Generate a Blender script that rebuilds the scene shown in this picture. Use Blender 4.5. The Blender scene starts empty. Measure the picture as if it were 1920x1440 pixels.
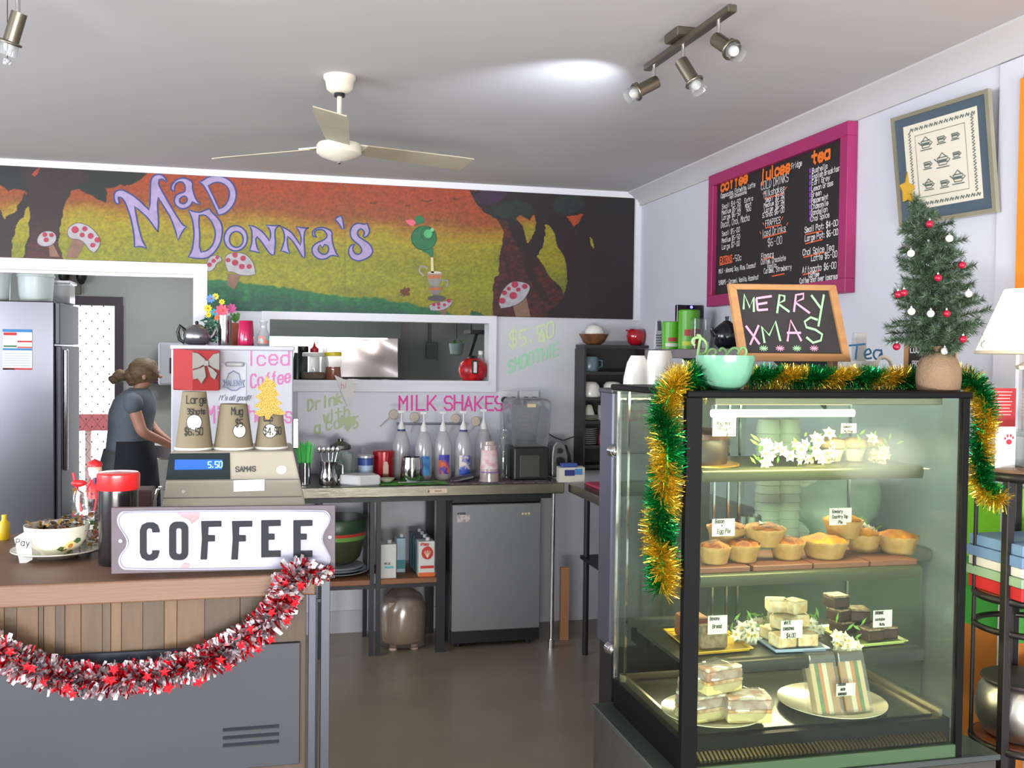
import bpy, bmesh, math, random
import numpy as np
from math import sin, cos, pi, radians, sqrt, atan, atan2
from mathutils import Vector, Matrix, noise
from mathutils.geometry import tessellate_polygon
R = random.Random(7)
SC = bpy.context.scene
COL = SC.collection
# ---------------------------------------------------------------- camera (fitted to the room: back wall along X, depth along Y)
F = 1880.0; H = 1.63
YAW = atan((960 - 501) / F); PITCH = (720 - 668) / F; ROLL = 0.012
_cy, _sy = cos(YAW), sin(YAW)
FW = Vector((_sy * cos(PITCH), _cy * cos(PITCH), -sin(PITCH)))
_r0 = Vector((_cy, -_sy, 0)); _u0 = _r0.cross(FW)
RT = cos(ROLL) * _r0 + sin(ROLL) * _u0
UP = -sin(ROLL) * _r0 + cos(ROLL) * _u0
cam = bpy.data.cameras.new('camera'); camo = bpy.data.objects.new('camera', cam); COL.objects.link(camo)
m = Matrix((RT, UP, -FW)).transposed().to_4x4(); m.translation = (0, 0, H); camo.matrix_world = m
cam.sensor_width = 36; cam.lens = F * 36 / 1920; cam.clip_start = 0.05; cam.clip_end = 200
SC.camera = camo
SC.view_settings.view_transform = 'Standard'; SC.view_settings.look = 'None'
SC.view_settings.gamma = 1; SC.view_settings.use_curve_mapping = False
SC.view_settings.exposure = 0.14
try:
    SC.cycles.max_bounces = 10; SC.cycles.transparent_max_bounces = 24; SC.cycles.glossy_bounces = 4
    SC.cycles.sample_clamp_indirect = 4.0; SC.cycles.caustics_reflective = False; SC.cycles.caustics_refractive = False
except Exception: pass
# ---------------------------------------------------------------- world and lights
W = bpy.data.worlds.new('world'); SC.world = W; W.use_nodes = True
bg = W.node_tree.nodes['Background']; bg.inputs[0].default_value = (0.93, 0.97, 1.0, 1); bg.inputs[1].default_value = 2.2
def area(name, loc, target, sx, sy, power, col=(1, 1, 1), spread=180):
    l = bpy.data.lights.new(name, 'AREA'); l.shape = 'RECTANGLE'; l.size = sx; l.size_y = sy; l.energy = power; l.color = col
    l.spread = radians(spread)
    o = bpy.data.objects.new(name, l); COL.objects.link(o); o.location = loc
    o.rotation_euler = (Vector(target) - Vector(loc)).to_track_quat('-Z', 'Y').to_euler(); return o
area('shopfront_daylight', (-0.4, -2.9, 1.35), (-0.2, 6, 1.4), 4.6, 1.7, 58, (0.95, 0.97, 1.0))
area('added_back_fill', (-3.9, 4.3, 1.75), (1.5, 5.2, 2.0), 1.2, 1.3, 52, (0.90, 0.95, 1.0))  # added light that brightens the back wall; no window known there
area('added_ceiling_fill', (-0.4, -2.7, 0.55), (0.2, 1.6, 2.9), 4.4, .5, 215, (1.0, 0.97, 0.93), 120)  # added low uplight standing in for ground bounce, to brighten the ceiling
area('side_window_daylight', (-3.9, 1.4, 1.5), (2, 3.8, 2.0), 2.6, 1.5, 172, (0.88, 0.94, 1.0))
area('kitchen_ceiling_fill', (-0.2, 7.3, 2.6), (-0.2, 7.3, 0), 1.2, 0.3, 30, (0.97, 1.0, 0.97))  # unseen overhead fill for the kitchen
area('back_door_daylight', (-1.25, 8.55, 1.2), (-1.1, 5, 1.0), 0.7, 1.7, 18, (0.93, 0.97, 1.0))
# ---------------------------------------------------------------- pixel helpers: a photo pixel onto a real plane
def ray(px, py): return FW + RT * ((px - 960) / F) + UP * ((720 - py) / F)
def aY(px, py, Y): d = ray(px, py); t = Y / d.y; return Vector((d.x * t, Y, H + d.z * t))
def aX(px, py, X): d = ray(px, py); t = X / d.x; return Vector((X, d.y * t, H + d.z * t))
def aZ(px, py, Z): d = ray(px, py); t = (Z - H) / d.z; return Vector((d.x * t, d.y * t, Z))
def prj(p):
    q = Vector(p) - Vector((0, 0, H)); a = q.dot(FW); return (960 + F * q.dot(RT) / a, 720 - F * q.dot(UP) / a, a)
def mpp(p): return prj(p)[2] / F        # metres per photo pixel at a point
# ---------------------------------------------------------------- materials
def lin(c):
    return tuple(((x / 255) / 12.92 if x / 255 <= 0.04045 else (((x / 255) + 0.055) / 1.055) ** 2.4) for x in c)
MC = {}
def mat(name, c=(200, 200, 200), rough=0.6, metal=0.0, c2=None, scale=8.0, detail=4.0, bump=0.0, bscale=None, stretch=(1, 1, 1),
        emit=0.0, emitc=None, trans=0.0, spec=None, coat=0.0, contrast=0.5, rvar=0.0, sss=0.0):
    if name in MC: return MC[name]
    M = bpy.data.materials.new(name); M.use_nodes = True; nt = M.node_tree; N = nt.nodes; L = nt.links
    P = N['Principled BSDF']; P.inputs['Base Color'].default_value = (*lin(c), 1)
    P.inputs['Roughness'].default_value = rough; P.inputs['Metallic'].default_value = metal
    if spec is not None: P.inputs['Specular IOR Level'].default_value = spec
    if coat: P.inputs['Coat Weight'].default_value = coat; P.inputs['Coat Roughness'].default_value = 0.1
    if trans: P.inputs['Transmission Weight'].default_value = trans
    if emit: P.inputs['Emission Color'].default_value = (*lin(emitc or c), 1); P.inputs['Emission Strength'].default_value = emit
    if c2 or bump or rvar:
        tc = N.new('ShaderNodeTexCoord'); mp = N.new('ShaderNodeMapping'); mp.inputs['Scale'].default_value = stretch
        L.new(tc.outputs['Object'], mp.inputs['Vector'])
        nz = N.new('ShaderNodeTexNoise'); nz.inputs['Scale'].default_value = scale; nz.inputs['Detail'].default_value = detail
        L.new(mp.outputs[0], nz.inputs['Vector'])
        if c2:
            rp = N.new('ShaderNodeValToRGB'); rp.color_ramp.elements[0].position = 0.5 - contrast / 2; rp.color_ramp.elements[1].position = 0.5 + contrast / 2
            rp.color_ramp.elements[0].color = (*lin(c), 1); rp.color_ramp.elements[1].color = (*lin(c2), 1)
            L.new(nz.outputs['Fac'], rp.inputs[0]); L.new(rp.outputs[0], P.inputs['Base Color'])
        if rvar:
            ma = N.new('ShaderNodeMapRange'); ma.inputs[3].default_value = rough - rvar; ma.inputs[4].default_value = rough + rvar
            L.new(nz.outputs['Fac'], ma.inputs[0]); L.new(ma.outputs[0], P.inputs['Roughness'])
        if bump:
            n2 = N.new('ShaderNodeTexNoise'); n2.inputs['Scale'].default_value = bscale or scale * 3; n2.inputs['Detail'].default_value = 3
            L.new(mp.outputs[0], n2.inputs['Vector'])
            bp = N.new('ShaderNodeBump'); bp.inputs['Strength'].default_value = bump; bp.inputs['Distance'].default_value = 0.004
            L.new(n2.outputs['Fac'], bp.inputs['Height']); L.new(bp.outputs[0], P.inputs['Normal'])
    MC[name] = M; return M
def glass(name, tint=(255, 255, 255), body=0.0, bodyc=(235, 238, 240), gl=0.08, rough=0.02, fog=None):
    """clear pane or clear plastic: see-through with a gloss that grows at grazing angles; body = cloudy share"""
    if name in MC: return MC[name]
    M = bpy.data.materials.new(name); M.use_nodes = True; nt = M.node_tree; N = nt.nodes; L = nt.links
    N.remove(N['Principled BSDF']); out = N['Material Output']
    T = N.new('ShaderNodeBsdfTransparent'); T.inputs[0].default_value = (*lin(tint), 1)
    G = N.new('ShaderNodeBsdfGlossy'); G.inputs['Roughness'].default_value = rough
    D = N.new('ShaderNodeBsdfDiffuse'); D.inputs[0].default_value = (*lin(bodyc), 1)
    mx = N.new('ShaderNodeMixShader'); mx.inputs[0].default_value = body
    L.new(T.outputs[0], mx.inputs[1]); L.new(D.outputs[0], mx.inputs[2])
    if fog:
        tc = N.new('ShaderNodeTexCoord'); mp = N.new('ShaderNodeMapping'); L.new(tc.outputs['Object'], mp.inputs['Vector'])
        mp.inputs['Location'].default_value = tuple(-fog[i] / fog[3 + i] for i in range(3)); mp.inputs['Scale'].default_value = tuple(1 / fog[3 + i] for i in range(3))
        nz = N.new('ShaderNodeTexNoise'); nz.inputs['Scale'].default_value = 9; nz.inputs['Detail'].default_value = 3
        L.new(tc.outputs['Object'], nz.inputs['Vector'])
        ln = N.new('ShaderNodeVectorMath'); ln.operation = 'LENGTH'; L.new(mp.outputs[0], ln.inputs[0])
        ad = N.new('ShaderNodeMath'); ad.operation = 'MULTIPLY_ADD'; ad.inputs[1].default_value = 0.5
        L.new(nz.outputs['Fac'], ad.inputs[0]); L.new(ln.outputs['Value'], ad.inputs[2])
        mr = N.new('ShaderNodeMapRange'); mr.inputs[1].default_value = 0.55; mr.inputs[2].default_value = 1.35; mr.inputs[3].default_value = fog[6]; mr.inputs[4].default_value = body
        L.new(ad.outputs[0], mr.inputs[0]); L.new(mr.outputs[0], mx.inputs[0])
    fr = N.new('ShaderNodeLayerWeight'); fr.inputs[0].default_value = 0.25
    mr2 = N.new('ShaderNodeMapRange'); mr2.inputs[3].default_value = gl; mr2.inputs[4].default_value = 0.75
    L.new(fr.outputs['Facing'], mr2.inputs[0])
    pw = N.new('ShaderNodeMath'); pw.operation = 'POWER'; pw.inputs[1].default_value = 2.5
    L.new(fr.outputs['Facing'], pw.inputs[0]); L.new(pw.outputs[0], mr2.inputs[0])
    m2 = N.new('ShaderNodeMixShader'); L.new(mr2.outputs[0], m2.inputs[0]); L.new(mx.outputs[0], m2.inputs[1]); L.new(G.outputs[0], m2.inputs[2])
    L.new(m2.outputs[0], out.inputs[0]); MC[name] = M; return M
# ---------------------------------------------------------------- mesh builder
class MB:
    def __init__(s): s.v = []; s.f = []; s.mi = []; s.M = None
    def add(s, vs, fs, mi=0):
        o = len(s.v)
        s.v += [(s.M @ Vector(p)) if s.M is not None else Vector(p) for p in vs]
        for f in fs: s.f.append([o + i for i in f]); s.mi.append(mi)
        return s
    def box(s, x0, x1, y0, y1, z0, z1, mi=0):
        vs = [(x, y, z) for z in (z0, z1) for y in (y0, y1) for x in (x0, x1)]
        return s.add(vs, [(0, 2, 3, 1), (4, 5, 7, 6), (0, 1, 5, 4), (2, 6, 7, 3), (0, 4, 6, 2), (1, 3, 7, 5)], mi)
    def cyl(s, p0, p1, r0, r1=None, n=12, mi=0, cap=True):
        p0, p1 = Vector(p0), Vector(p1); r1 = r0 if r1 is None else r1
        d = (p1 - p0).normalized(); a = d.orthogonal().normalized(); b = d.cross(a)
        vs = []
        for p, r in ((p0, r0), (p1, r1)):
            for i in range(n): t = 2 * pi * i / n; vs.append(p + (a * cos(t) + b * sin(t)) * r)
        fs = [(i, (i + 1) % n, n + (i + 1) % n, n + i) for i in range(n)]
        if cap: fs += [tuple(range(n))[::-1], tuple(range(n, 2 * n))]
        return s.add(vs, fs, mi)
    def lathe(s, c, prof, n=24, mi=0, sx=1, sy=1, mis=None):
        c = Vector(c); vs = []; fs = []
        for r, z in prof:
            for i in range(n): t = 2 * pi * i / n; vs.append(c + Vector((r * cos(t) * sx, r * sin(t) * sy, z)))
        k = len(prof)
        if mis is None:
            for j in range(k - 1):
                for i in range(n): fs.append((j * n + i, j * n + (i + 1) % n, (j + 1) * n + (i + 1) % n, (j + 1) * n + i))
            if prof[0][0] > 1e-4: fs.append(tuple(range(n))[::-1])
            if prof[-1][0] > 1e-4: fs.append(tuple(range((k - 1) * n, k * n)))
            return s.add(vs, fs, mi)
        o = len(s.v); s.add(vs, [], 0)
        for j in range(k - 1):
            for i in range(n): s.f.append([o + j * n + i, o + j * n + (i + 1) % n, o + (j + 1) * n + (i + 1) % n, o + (j + 1) * n + i]); s.mi.append(mis[j])
        s.f.append([o + i for i in range(n)][::-1]); s.mi.append(mis[0])
        s.f.append([o + (k - 1) * n + i for i in range(n)]); s.mi.append(mis[-1])
        return s
    def ball(s, c, rx, ry=None, rz=None, n=12, k=8, mi=0):
        ry = rx if ry is None else ry; rz = rx if rz is None else rz
        c = Vector(c); vs = [c - Vector((0, 0, rz))]
        for j in range(1, k):
            a = -pi / 2 + pi * j / k
            for i in range(n): t = 2 * pi * i / n; vs.append(c + Vector((rx * cos(a) * cos(t), ry * cos(a) * sin(t), rz * sin(a))))
        vs.append(c + Vector((0, 0, rz))); e = len(vs) - 1; fs = []
        for i in range(n):
            fs.append((0, 1 + (i + 1) % n, 1 + i)); b = 1 + (k - 2) * n; fs.append((b + i, b + (i + 1) % n, e))
            for j in range(k - 2): fs.append((1 + j * n + i, 1 + j * n + (i + 1) % n, 1 + (j + 1) * n + (i + 1) % n, 1 + (j + 1) * n + i))
        return s.add(vs, fs, mi)
    def tube(s, pts, r, n=8, mi=0, close=False):
        pts = [Vector(p) for p in pts]; k = len(pts); rr = r if isinstance(r, (list, tuple)) else [r] * k; vs = []; a = None
        for j, p in enumerate(pts):
            if close: d = (pts[(j + 1) % k] - pts[j - 1])
            else: d = pts[min(j + 1, k - 1)] - pts[max(j - 1, 0)]
            d.normalize()
            a = d.orthogonal().normalized() if a is None else (a - d * a.dot(d)).normalized()
            b = d.cross(a)
            for i in range(n): t = 2 * pi * i / n; vs.append(p + (a * cos(t) + b * sin(t)) * rr[j])
        fs = []
        for j in range(k if close else k - 1):
            q = (j + 1) % k
            for i in range(n): fs.append((j * n + i, j * n + (i + 1) % n, q * n + (i + 1) % n, q * n + i))
        if not close: fs += [tuple(range(n))[::-1], tuple(range((k - 1) * n, k * n))]
        return s.add(vs, fs, mi)
    def prism(s, pts, d, mi=0, holes=()):
        """polygon pts (3d, flat) pushed along vector d"""
        loops = [[Vector(p) for p in pts]] + [[Vector(p) for p in h] for h in holes]; d = Vector(d)
        flat = [p for l in loops for p in l]; n = len(flat)
        tri = tessellate_polygon(loops)
        fs = [tuple(t) for t in tri]
        nn = (flat[tri[0][1]] - flat[tri[0][0]]).cross(flat[tri[0][2]] - flat[tri[0][0]]) if tri else d
        if nn.dot(d) > 0: fs = [f[::-1] for f in fs]
        if d.length < 1e-9: return s.add(flat, fs, mi)
        allf = list(fs) + [tuple(n + i for i in f[::-1]) for f in fs]
        o = 0
        for l in loops:
            k = len(l)
            for i in range(k): allf.append((o + i, o + (i + 1) % k, n + o + (i + 1) % k, n + o + i))
            o += k
        return s.add(flat + [p + d for p in flat], allf, mi)
    def build(s, name, mats, parent=None, smooth=None, bevel=0.0, loc=None, label=None, cat=None, group=None, kind=None, seg=1, fixn=False):
        if not isinstance(mats, (list, tuple)): mats = [mats]
        off = Vector(loc) if loc is not None else (Vector(parent['_o']) if parent is not None else Vector((0, 0, 0)))
        me = bpy.data.meshes.new(name); me.from_pydata([tuple(p - off) for p in s.v], [], s.f)
        for mm in mats: me.materials.append(mm)
        if len(mats) > 1: me.polygons.foreach_set('material_index', s.mi)
        if fixn:
            bm = bmesh.new(); bm.from_mesh(me); bmesh.ops.recalc_face_normals(bm, faces=bm.faces); bm.to_mesh(me); bm.free()
        me.update()
        if smooth:
            me.polygons.foreach_set('use_smooth', [True] * len(me.polygons))
            try: me.set_sharp_from_angle(angle=radians(smooth))
            except Exception: pass
        o = bpy.data.objects.new(name, me); COL.objects.link(o)
        if parent is not None: o.parent = parent; o['_o'] = tuple(off)
        else: o.location = off; o['_o'] = tuple(off)
        if loc is not None and parent is not None: o.location = off - Vector(parent['_o'])
        if bevel:
            b = o.modifiers.new('bevel', 'BEVEL'); b.width = bevel; b.segments = seg; b.limit_method = 'ANGLE'; b.angle_limit = radians(40)
        if label: o['label'] = label
        if cat: o['category'] = cat
        if group: o['group'] = group
        if kind: o['kind'] = kind
        return o
def thing(name, label, cat, loc=(0, 0, 0), group=None):
    o = bpy.data.objects.new(name, None); COL.objects.link(o); o.location = loc; o['_o'] = tuple(loc)
    o.empty_display_size = 0.05; o['label'] = label; o['category'] = cat
    if group: o['group'] = group
    return o
def struct(mb, name, m, parent=None, **k):
    o = mb.build(name, m, parent, **k); o['kind'] = 'structure'; return o
def copy_thing(root, loc, label=None, rotz=None, scale=None):
    def cp(o, par):
        c = o.copy(); COL.objects.link(c)
        if par is not None: c.parent = par
        for ch in [x for x in o.children]: cp(ch, c)
        return c
    c = cp(root, None); c.location = loc; c['_o'] = tuple(loc)
    if rotz is not None: c.rotation_euler.z = rotz
    if scale is not None: c.scale = (scale,) * 3 if not isinstance(scale, (tuple, list)) else scale
    if label: c['label'] = label
    return c
def circ(c, r, n=16, ax='y', ry=None):
    c = Vector(c); ry = r if ry is None else ry; o = []
    for i in range(n):
        t = 2 * pi * i / n
        o.append(c + (Vector((r * cos(t), 0, ry * sin(t))) if ax == 'y' else Vector((0, r * cos(t), ry * sin(t))) if ax == 'x' else Vector((r * cos(t), ry * sin(t), 0))))
    return o
# ---------------------------------------------------------------- a small hand-written stroke alphabet
GL = {'A': '002640 1232', 'B': '00063645443303 3342413000', 'C': '4536160501103041', 'D': '00062644422000', 'E': '46060040 0333', 'F': '460600 0333',
'G': '45361605011030414323', 'H': '0006 4046 0343', 'I': '2026', 'J': '4641301001', 'K': '0006 4602 1340', 'L': '060040', 'M': '0006234640', 'N': '00064046',
'O': '160501103041453616', 'P': '00063645443303', 'Q': '160501103041453616 2240', 'R': '00063645443303 2340', 'S': '453616050413334241301001', 'T': '0646 2620',
'U': '060110304146', 'V': '062046', 'W': '0610243046', 'X': '0046 0640', 'Y': '062346 2320', 'Z': '06460040',
'a': '4334140301103041 4440', 'b': '0600 0314344341301001', 'c': '4334140301103041', 'd': '4640 4334140301103041', 'e': '02424334140301103041', 'f': '362520 1434',
'g': '444n3m1m0n 4334140301103041', 'h': '0600 0314344340', 'i': '2024 2526', 'j': '242n1m0m 2526', 'k': '0600 340240', 'l': '2620', 'm': '0400 03142320 23344340',
'n': '0400 0314344340', 'o': '140301103041433414', 'p': '040m 0314344341301001', 'q': '434m 4334140301103041', 'r': '0400 031434', 's': '43341403123241301001',
't': '262130 0444', 'u': '040110304144 4440', 'v': '042044', 'w': '0410233044', 'x': '0044 0440', 'y': '0420 441m', 'z': '04440040',
'0': '160501103041453616', '1': '152620', '2': '05163645440040', '3': '0516364544233342413010 ', '4': '3630 360242', '5': '46060333424130 3010', '6': '36050110304142330302',
'7': '064610', '8': '16041333443616 1302011030414233', '9': '443414051636454110', '$': '453616050413334241301001 272n', '-': '1333', '.': '2021', ',': '211n', "'": '2725',
'&': '4014253425130110304 2'.replace(' ', ''), '+': '2125 0343', '!': '2622 2021', '/': '0046', ':': '2021 2324', '*': '1531 1135 0333 2026', '_': '0040'}
def text(mb, s, o, rt, up, h, th, slant=0.0, wr=0.72, jit=0.0, nrm=None, mi=0, sp=1.55, lift=0.0, fit=None):
    """write s as flat strokes: o = lower-left, h = capital height in metres"""
    o = Vector(o); rt = Vector(rt).normalized(); up = Vector(up).normalized(); u = h / 6; x = 0.0; rr = random.Random(len(s) * 31 + ord(s[0]))
    nv = rt.cross(up) if nrm is None else Vector(nrm)
    if fit:
        tw = sum(3.4 * wr if c == ' ' else ((2.2 if c in "Iil1'.,!:" else 4) * wr + sp) for c in s) * u; f_ = fit / tw; wr *= f_; sp *= f_
    for ch in s:
        if ch == ' ': x += 3.4 * u * wr; continue
        g = GL.get(ch)
        if g is None: x += 3 * u; continue
        jx, jy = rr.uniform(-jit, jit) * u, rr.uniform(-jit, jit) * u; js = 1 + rr.uniform(-jit, jit) * 0.15
        narrow = ch in "Iil1'.,!:"
        for st in g.split():
            P = []
            for i in range(0, len(st) - 1, 2):
                yy = {'m': -2, 'n': -1}.get(st[i + 1]); yy = int(st[i + 1]) if yy is None else yy
                gx = int(st[i]) - (1.2 if narrow else 0)
                P.append((x + jx + (gx * wr * js + slant * yy) * u, (yy * js) * u + jy))
            for (ax, ay), (bx, by) in zip(P, P[1:]):
                dx, dy = bx - ax, by - ay; L = sqrt(dx * dx + dy * dy) or 1e-6; ex, ey = dx / L * th * .45, dy / L * th * .45; nx, ny = -dy / L * th / 2, dx / L * th / 2
                q = [(ax - ex + nx, ay - ey + ny), (ax - ex - nx, ay - ey - ny), (bx + ex - nx, by + ey - ny), (bx + ex + nx, by + ey + ny)]
                mb.add([o + rt * a + up * b + nv * (lift + (len(mb.f) % 40) * .00004) for a, b in q], [(0, 1, 2, 3)], mi)
        x += ((2.2 if narrow else 4) * wr + sp) * u
    return x
def ribbon(mb, pts, w, up, mi=0, close=False, lift=(0, 0, 0)):
    pts = [Vector(p) + Vector(lift) for p in pts]; n = len(pts); up = Vector(up)
    vs = []
    for i, p in enumerate(pts):
        d = (pts[(i + 1) % n] - pts[i - 1]) if close else pts[min(i + 1, n - 1)] - pts[max(i - 1, 0)]
        s = d.cross(up).normalized() * w / 2; vs += [p - s, p + s]
    fs = [(2 * i, 2 * i + 1, 2 * ((i + 1) % n) + 1, 2 * ((i + 1) % n)) for i in range(n if close else n - 1)]
    return mb.add(vs, fs, mi)
# common materials
WHITE = mat('white_paint', (205, 205, 214), 0.5, c2=(196, 197, 206), scale=3, bump=0.05, bscale=60)
WALLM = mat('wall_paint', (204, 204, 210), 0.55, c2=(196, 196, 203), scale=1.5, bump=0.06, bscale=90)
CEILM = mat('ceiling_paint', (186, 184, 186), 0.85, c2=(180, 178, 181), scale=1.2)
BLACK = mat('black_plastic', (22, 22, 24), 0.4)
DARK = mat('dark_metal', (34, 35, 40), 0.45, metal=0.3)
CHROME = mat('chrome', (205, 205, 205), 0.12, metal=1.0)
STEEL = mat('brushed_steel', (178, 178, 176), 0.28, metal=1.0, bump=0.25, bscale=220, stretch=(0.05, 1, 6))
PORC = mat('white_porcelain', (226, 224, 216), 0.18, coat=0.4)
PAPER = mat('white_paper', (232, 232, 228), 0.8)
INK = mat('marker_ink', (28, 26, 30), 0.7)
CLEAR = glass('clear_glass', (246, 250, 248), 0.03, gl=0.06)
CLOUDY = glass('cloudy_plastic', (240, 241, 243), 0.42, (214, 212, 214), gl=0.08, rough=0.15)
WOOD = mat('warm_wood', (150, 98, 62), 0.5, c2=(118, 72, 44), scale=5, stretch=(0.6, 6, 6), bump=0.1)
PINK = mat('pink_marker', (226, 70, 160), 0.7)
RED = mat('red_plastic', (196, 32, 38), 0.35)
ORD = ['bottommost', 'second from the bottom', 'third from the bottom', 'fourth from the bottom', 'fifth from the bottom', 'sixth from the bottom', 'seventh from the bottom', 'eighth from the bottom', 'ninth from the bottom', 'tenth from the bottom', 'eleventh from the bottom', 'twelfth from the bottom', 'thirteenth from the bottom', 'fourteenth from the bottom']
XV, ZV, YV = Vector((1, 0, 0)), Vector((0, 0, 1)), Vector((0, 1, 0))
# ================================================================ ROOM
YB = 5.90; XR = 2.24; ZC = 2.652
TH = 0.12
def wall_with_holes(name, x0, x1, z0, z1, y0, y1, holes, m):
    xs = sorted({x0, x1, *[h[0] for h in holes], *[h[1] for h in holes]}); zs = sorted({z0, z1, *[h[2] for h in holes], *[h[3] for h in holes]})
    mb = MB()
    for a, b in zip(xs, xs[1:]):
        for c, d in zip(zs, zs[1:]):
            if any(h[0] <= (a + b) / 2 <= h[1] and h[2] <= (c + d) / 2 <= h[3] for h in holes): continue
            mb.box(a, b, y0, y1, c, d)
    return struct(mb, name, m)
def wall_x(name, x0, x1, y0, y1, z0, z1, holes, m):
    ys = sorted({y0, y1, *[h[0] for h in holes], *[h[1] for h in holes]}); zs = sorted({z0, z1, *[h[2] for h in holes], *[h[3] for h in holes]})
    mb = MB()
    for a, b in zip(ys, ys[1:]):
        for c, d in zip(zs, zs[1:]):
            if any(h[0] <= (a + b) / 2 <= h[1] and h[2] <= (c + d) / 2 <= h[3] for h in holes): continue
            mb.box(x0, x1, a, b, c, d)
    return struct(mb, name, m)
FLM = mat('polished_concrete', (142, 132, 114), 0.3, c2=(126, 117, 100), scale=2.2, rvar=0.06, bump=0.03, bscale=40, spec=0.6)
struct(MB().box(-4.2, 2.4, -3.2, 9.2, -0.1, 0), 'floor', FLM)
struct(MB().box(-4.2, 2.4, -3.2, 6.02, ZC, ZC + 0.1), 'ceiling', CEILM)
KC = mat('kitchen_ceiling_paint', (190, 192, 190), 0.8)
struct(MB().box(-4.2, 2.4, 6.02, 9.2, 2.72, 2.82), 'ceiling_kitchen', KC)
A0, A1, AZ = -4.1, -0.375, 2.078      # wide kitchen opening
B0, B1, BZ0, BZ1 = 0.012, 1.292, 1.474, 1.825   # servery hatch
wall_with_holes('wall_back', -4.2, 2.4, 0, ZC, YB, YB + TH, [(A0, A1, 0, AZ), (B0, B1, BZ0, BZ1)], WALLM)
wall_x('wall_right', XR, XR + 0.12, -3.2, YB, 0, ZC, [], mat('right_wall_paint', (204, 204, 214), 0.55, c2=(196, 197, 208), scale=1.2, bump=0.05, bscale=90))
wall_x('wall_left', -4.2, -4.08, -3.2, 9.2, 0, 2.72, [(0.1, 2.7, 0.75, 2.25), (3.7, 4.9, 1.1, 2.4)], WALLM)  # rear opening added for the extra light on the back wall
wall_with_holes('wall_front', -4.08, XR, 0, ZC, -3.2, -3.08, [(-2.7, 1.9, 0.5, 2.2)], WALLM)
TRIMW = mat('white_gloss_trim', (218, 218, 226), 0.4)
# trims
mb = MB()   # board under the ceiling, sloped fillet
mb.box(-4, XR, YB - .03, YB, ZC - .036, ZC)
struct(mb, 'trim_1', TRIMW, fixn=True)
struct(MB().box(XR - 0.035, XR, YB - 0.035, YB, 1.86, ZC - 0.03), 'trim_2', TRIMW)
# plaster cornice on the right wall
mb = MB()
pr = [(XR, ZC), (XR - 0.085, ZC), (XR - 0.085, ZC - 0.008), (XR - 0.06, ZC - 0.022), (XR - 0.03, ZC - 0.045), (XR - 0.012, ZC - 0.07), (XR - 0.01, ZC - 0.085), (XR, ZC - 0.085)]
mb.prism([(x, YB, z) for x, z in pr], (0, -9, 0))
struct(mb, 'trim_3', CEILM, smooth=50, fixn=True)
# frame round the kitchen opening
mb = MB().box(A0, A1 + 0.045, YB - 0.02, YB, AZ - 0.012, AZ + 0.048)
struct(mb, 'trim_4', TRIMW)
mb = MB().box(A1 - 0.03, A1 + 0.045, YB - 0.02, YB + 0.001, 0, AZ - 0.012)
struct(mb, 'trim_5', TRIMW)
struct(MB().box(A0, A1 - 0.03, YB + 0.03, YB + 0.05, AZ - 0.028, AZ - 0.001), 'trim_6', mat('aluminium_track', (170, 170, 165), 0.35, metal=0.8))
# frame round the servery hatch
wn = bpy.data.objects.new('window_1', None); COL.objects.link(wn); wn['kind'] = 'structure'; wn['_o'] = (0, 0, 0)
fr = 0.045
MB().box(B0 - fr, B1 + fr, YB - 0.018, YB, BZ1, BZ1 + fr).box(B0 - fr, B1 + fr, YB - 0.018, YB, BZ0 - 0.06, BZ0).box(B0 - fr, B0, YB - 0.018, YB, BZ0, BZ1).box(B1, B1 + fr, YB - 0.018, YB, BZ0, BZ1).build('window_frame', TRIMW, wn)
MB().box(B0, B1, YB - 0.03, YB + TH + 0.02, BZ0 - 0.012, BZ0 + 0.006).build('window_sill', TRIMW, wn)
# splash panel joint lines under the hatch
SPL = mat('splash_panel', (198, 199, 212), 0.35)
struct(MB().box(0.17, 1.37, YB - 0.006, YB, 0.94, 1.41), 'trim_7', SPL)
struct(MB().box(0.0, 1.4, YB - 0.012, YB, 0.0, 0.13), 'baseboard_back', mat('baseboard_paint', (186, 186, 194), 0.6))
# ================================================================ KITCHEN BEHIND
KW = mat('kitchen_wall_paint', (172, 174, 172), 0.7, c2=(164, 166, 166), scale=2)
YK = 8.66
DX0, DX1, DZ = -1.82, -1.20, 2.0
wall_with_holes('wall_kitchen', -4.08, 2.4, 0, 2.72, YK, YK + 0.1, [(DX0, DX1, 0, DZ)], KW)
wall_x('wall_kitchen_right', 2.28, 2.4, YB + TH, YK, 0, 2.72, [], KW)
struct(MB().box(-0.62, -0.595, YK - 0.012, YK, 0, 2.72), 'trim_8', KW)
dr = bpy.data.objects.new('door_1', None); COL.objects.link(dr); dr['kind'] = 'structure'; dr['_o'] = (0, 0, 0)
DFM = mat('dark_door_frame', (62, 52, 60), 0.5)
MB().box(DX0 - 0.01, DX1 + 0.06, YK - 0.03, YK, DZ, DZ + 0.07).box(DX1, DX1 + 0.065, YK - 0.03, YK, 0, DZ).box(DX0 - 0.06, DX0, YK - 0.03, YK, 0, DZ).build('door_frame', DFM, dr)
mb = MB(); st = 0.088
n = 0
for k in range(-30, 40):    # crossed security bars with a knot where they meet
    for sg in (1, -1):
        pts = []
        x = DX0 + k * st
        for i in range(2):
            pass
        # line x = xa + sg*(z - 0)
        za, zb = 0.02, DZ - 0.02
        xa = DX0 + k * st
        def xz(z): return xa + sg * z * 0.72
        # clip to door width
        zs = [z for z in np.linspace(za, zb, 120) if DX0 + 0.01 < xz(z) < DX1 - 0.01]
        if len(zs) > 1: mb.cyl((xz(zs[0]), YK + 0.03 + 0.004 * sg, zs[0]), (xz(zs[-1]), YK + 0.03 + 0.004 * sg, zs[-1]), 0.0016, n=4)
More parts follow.
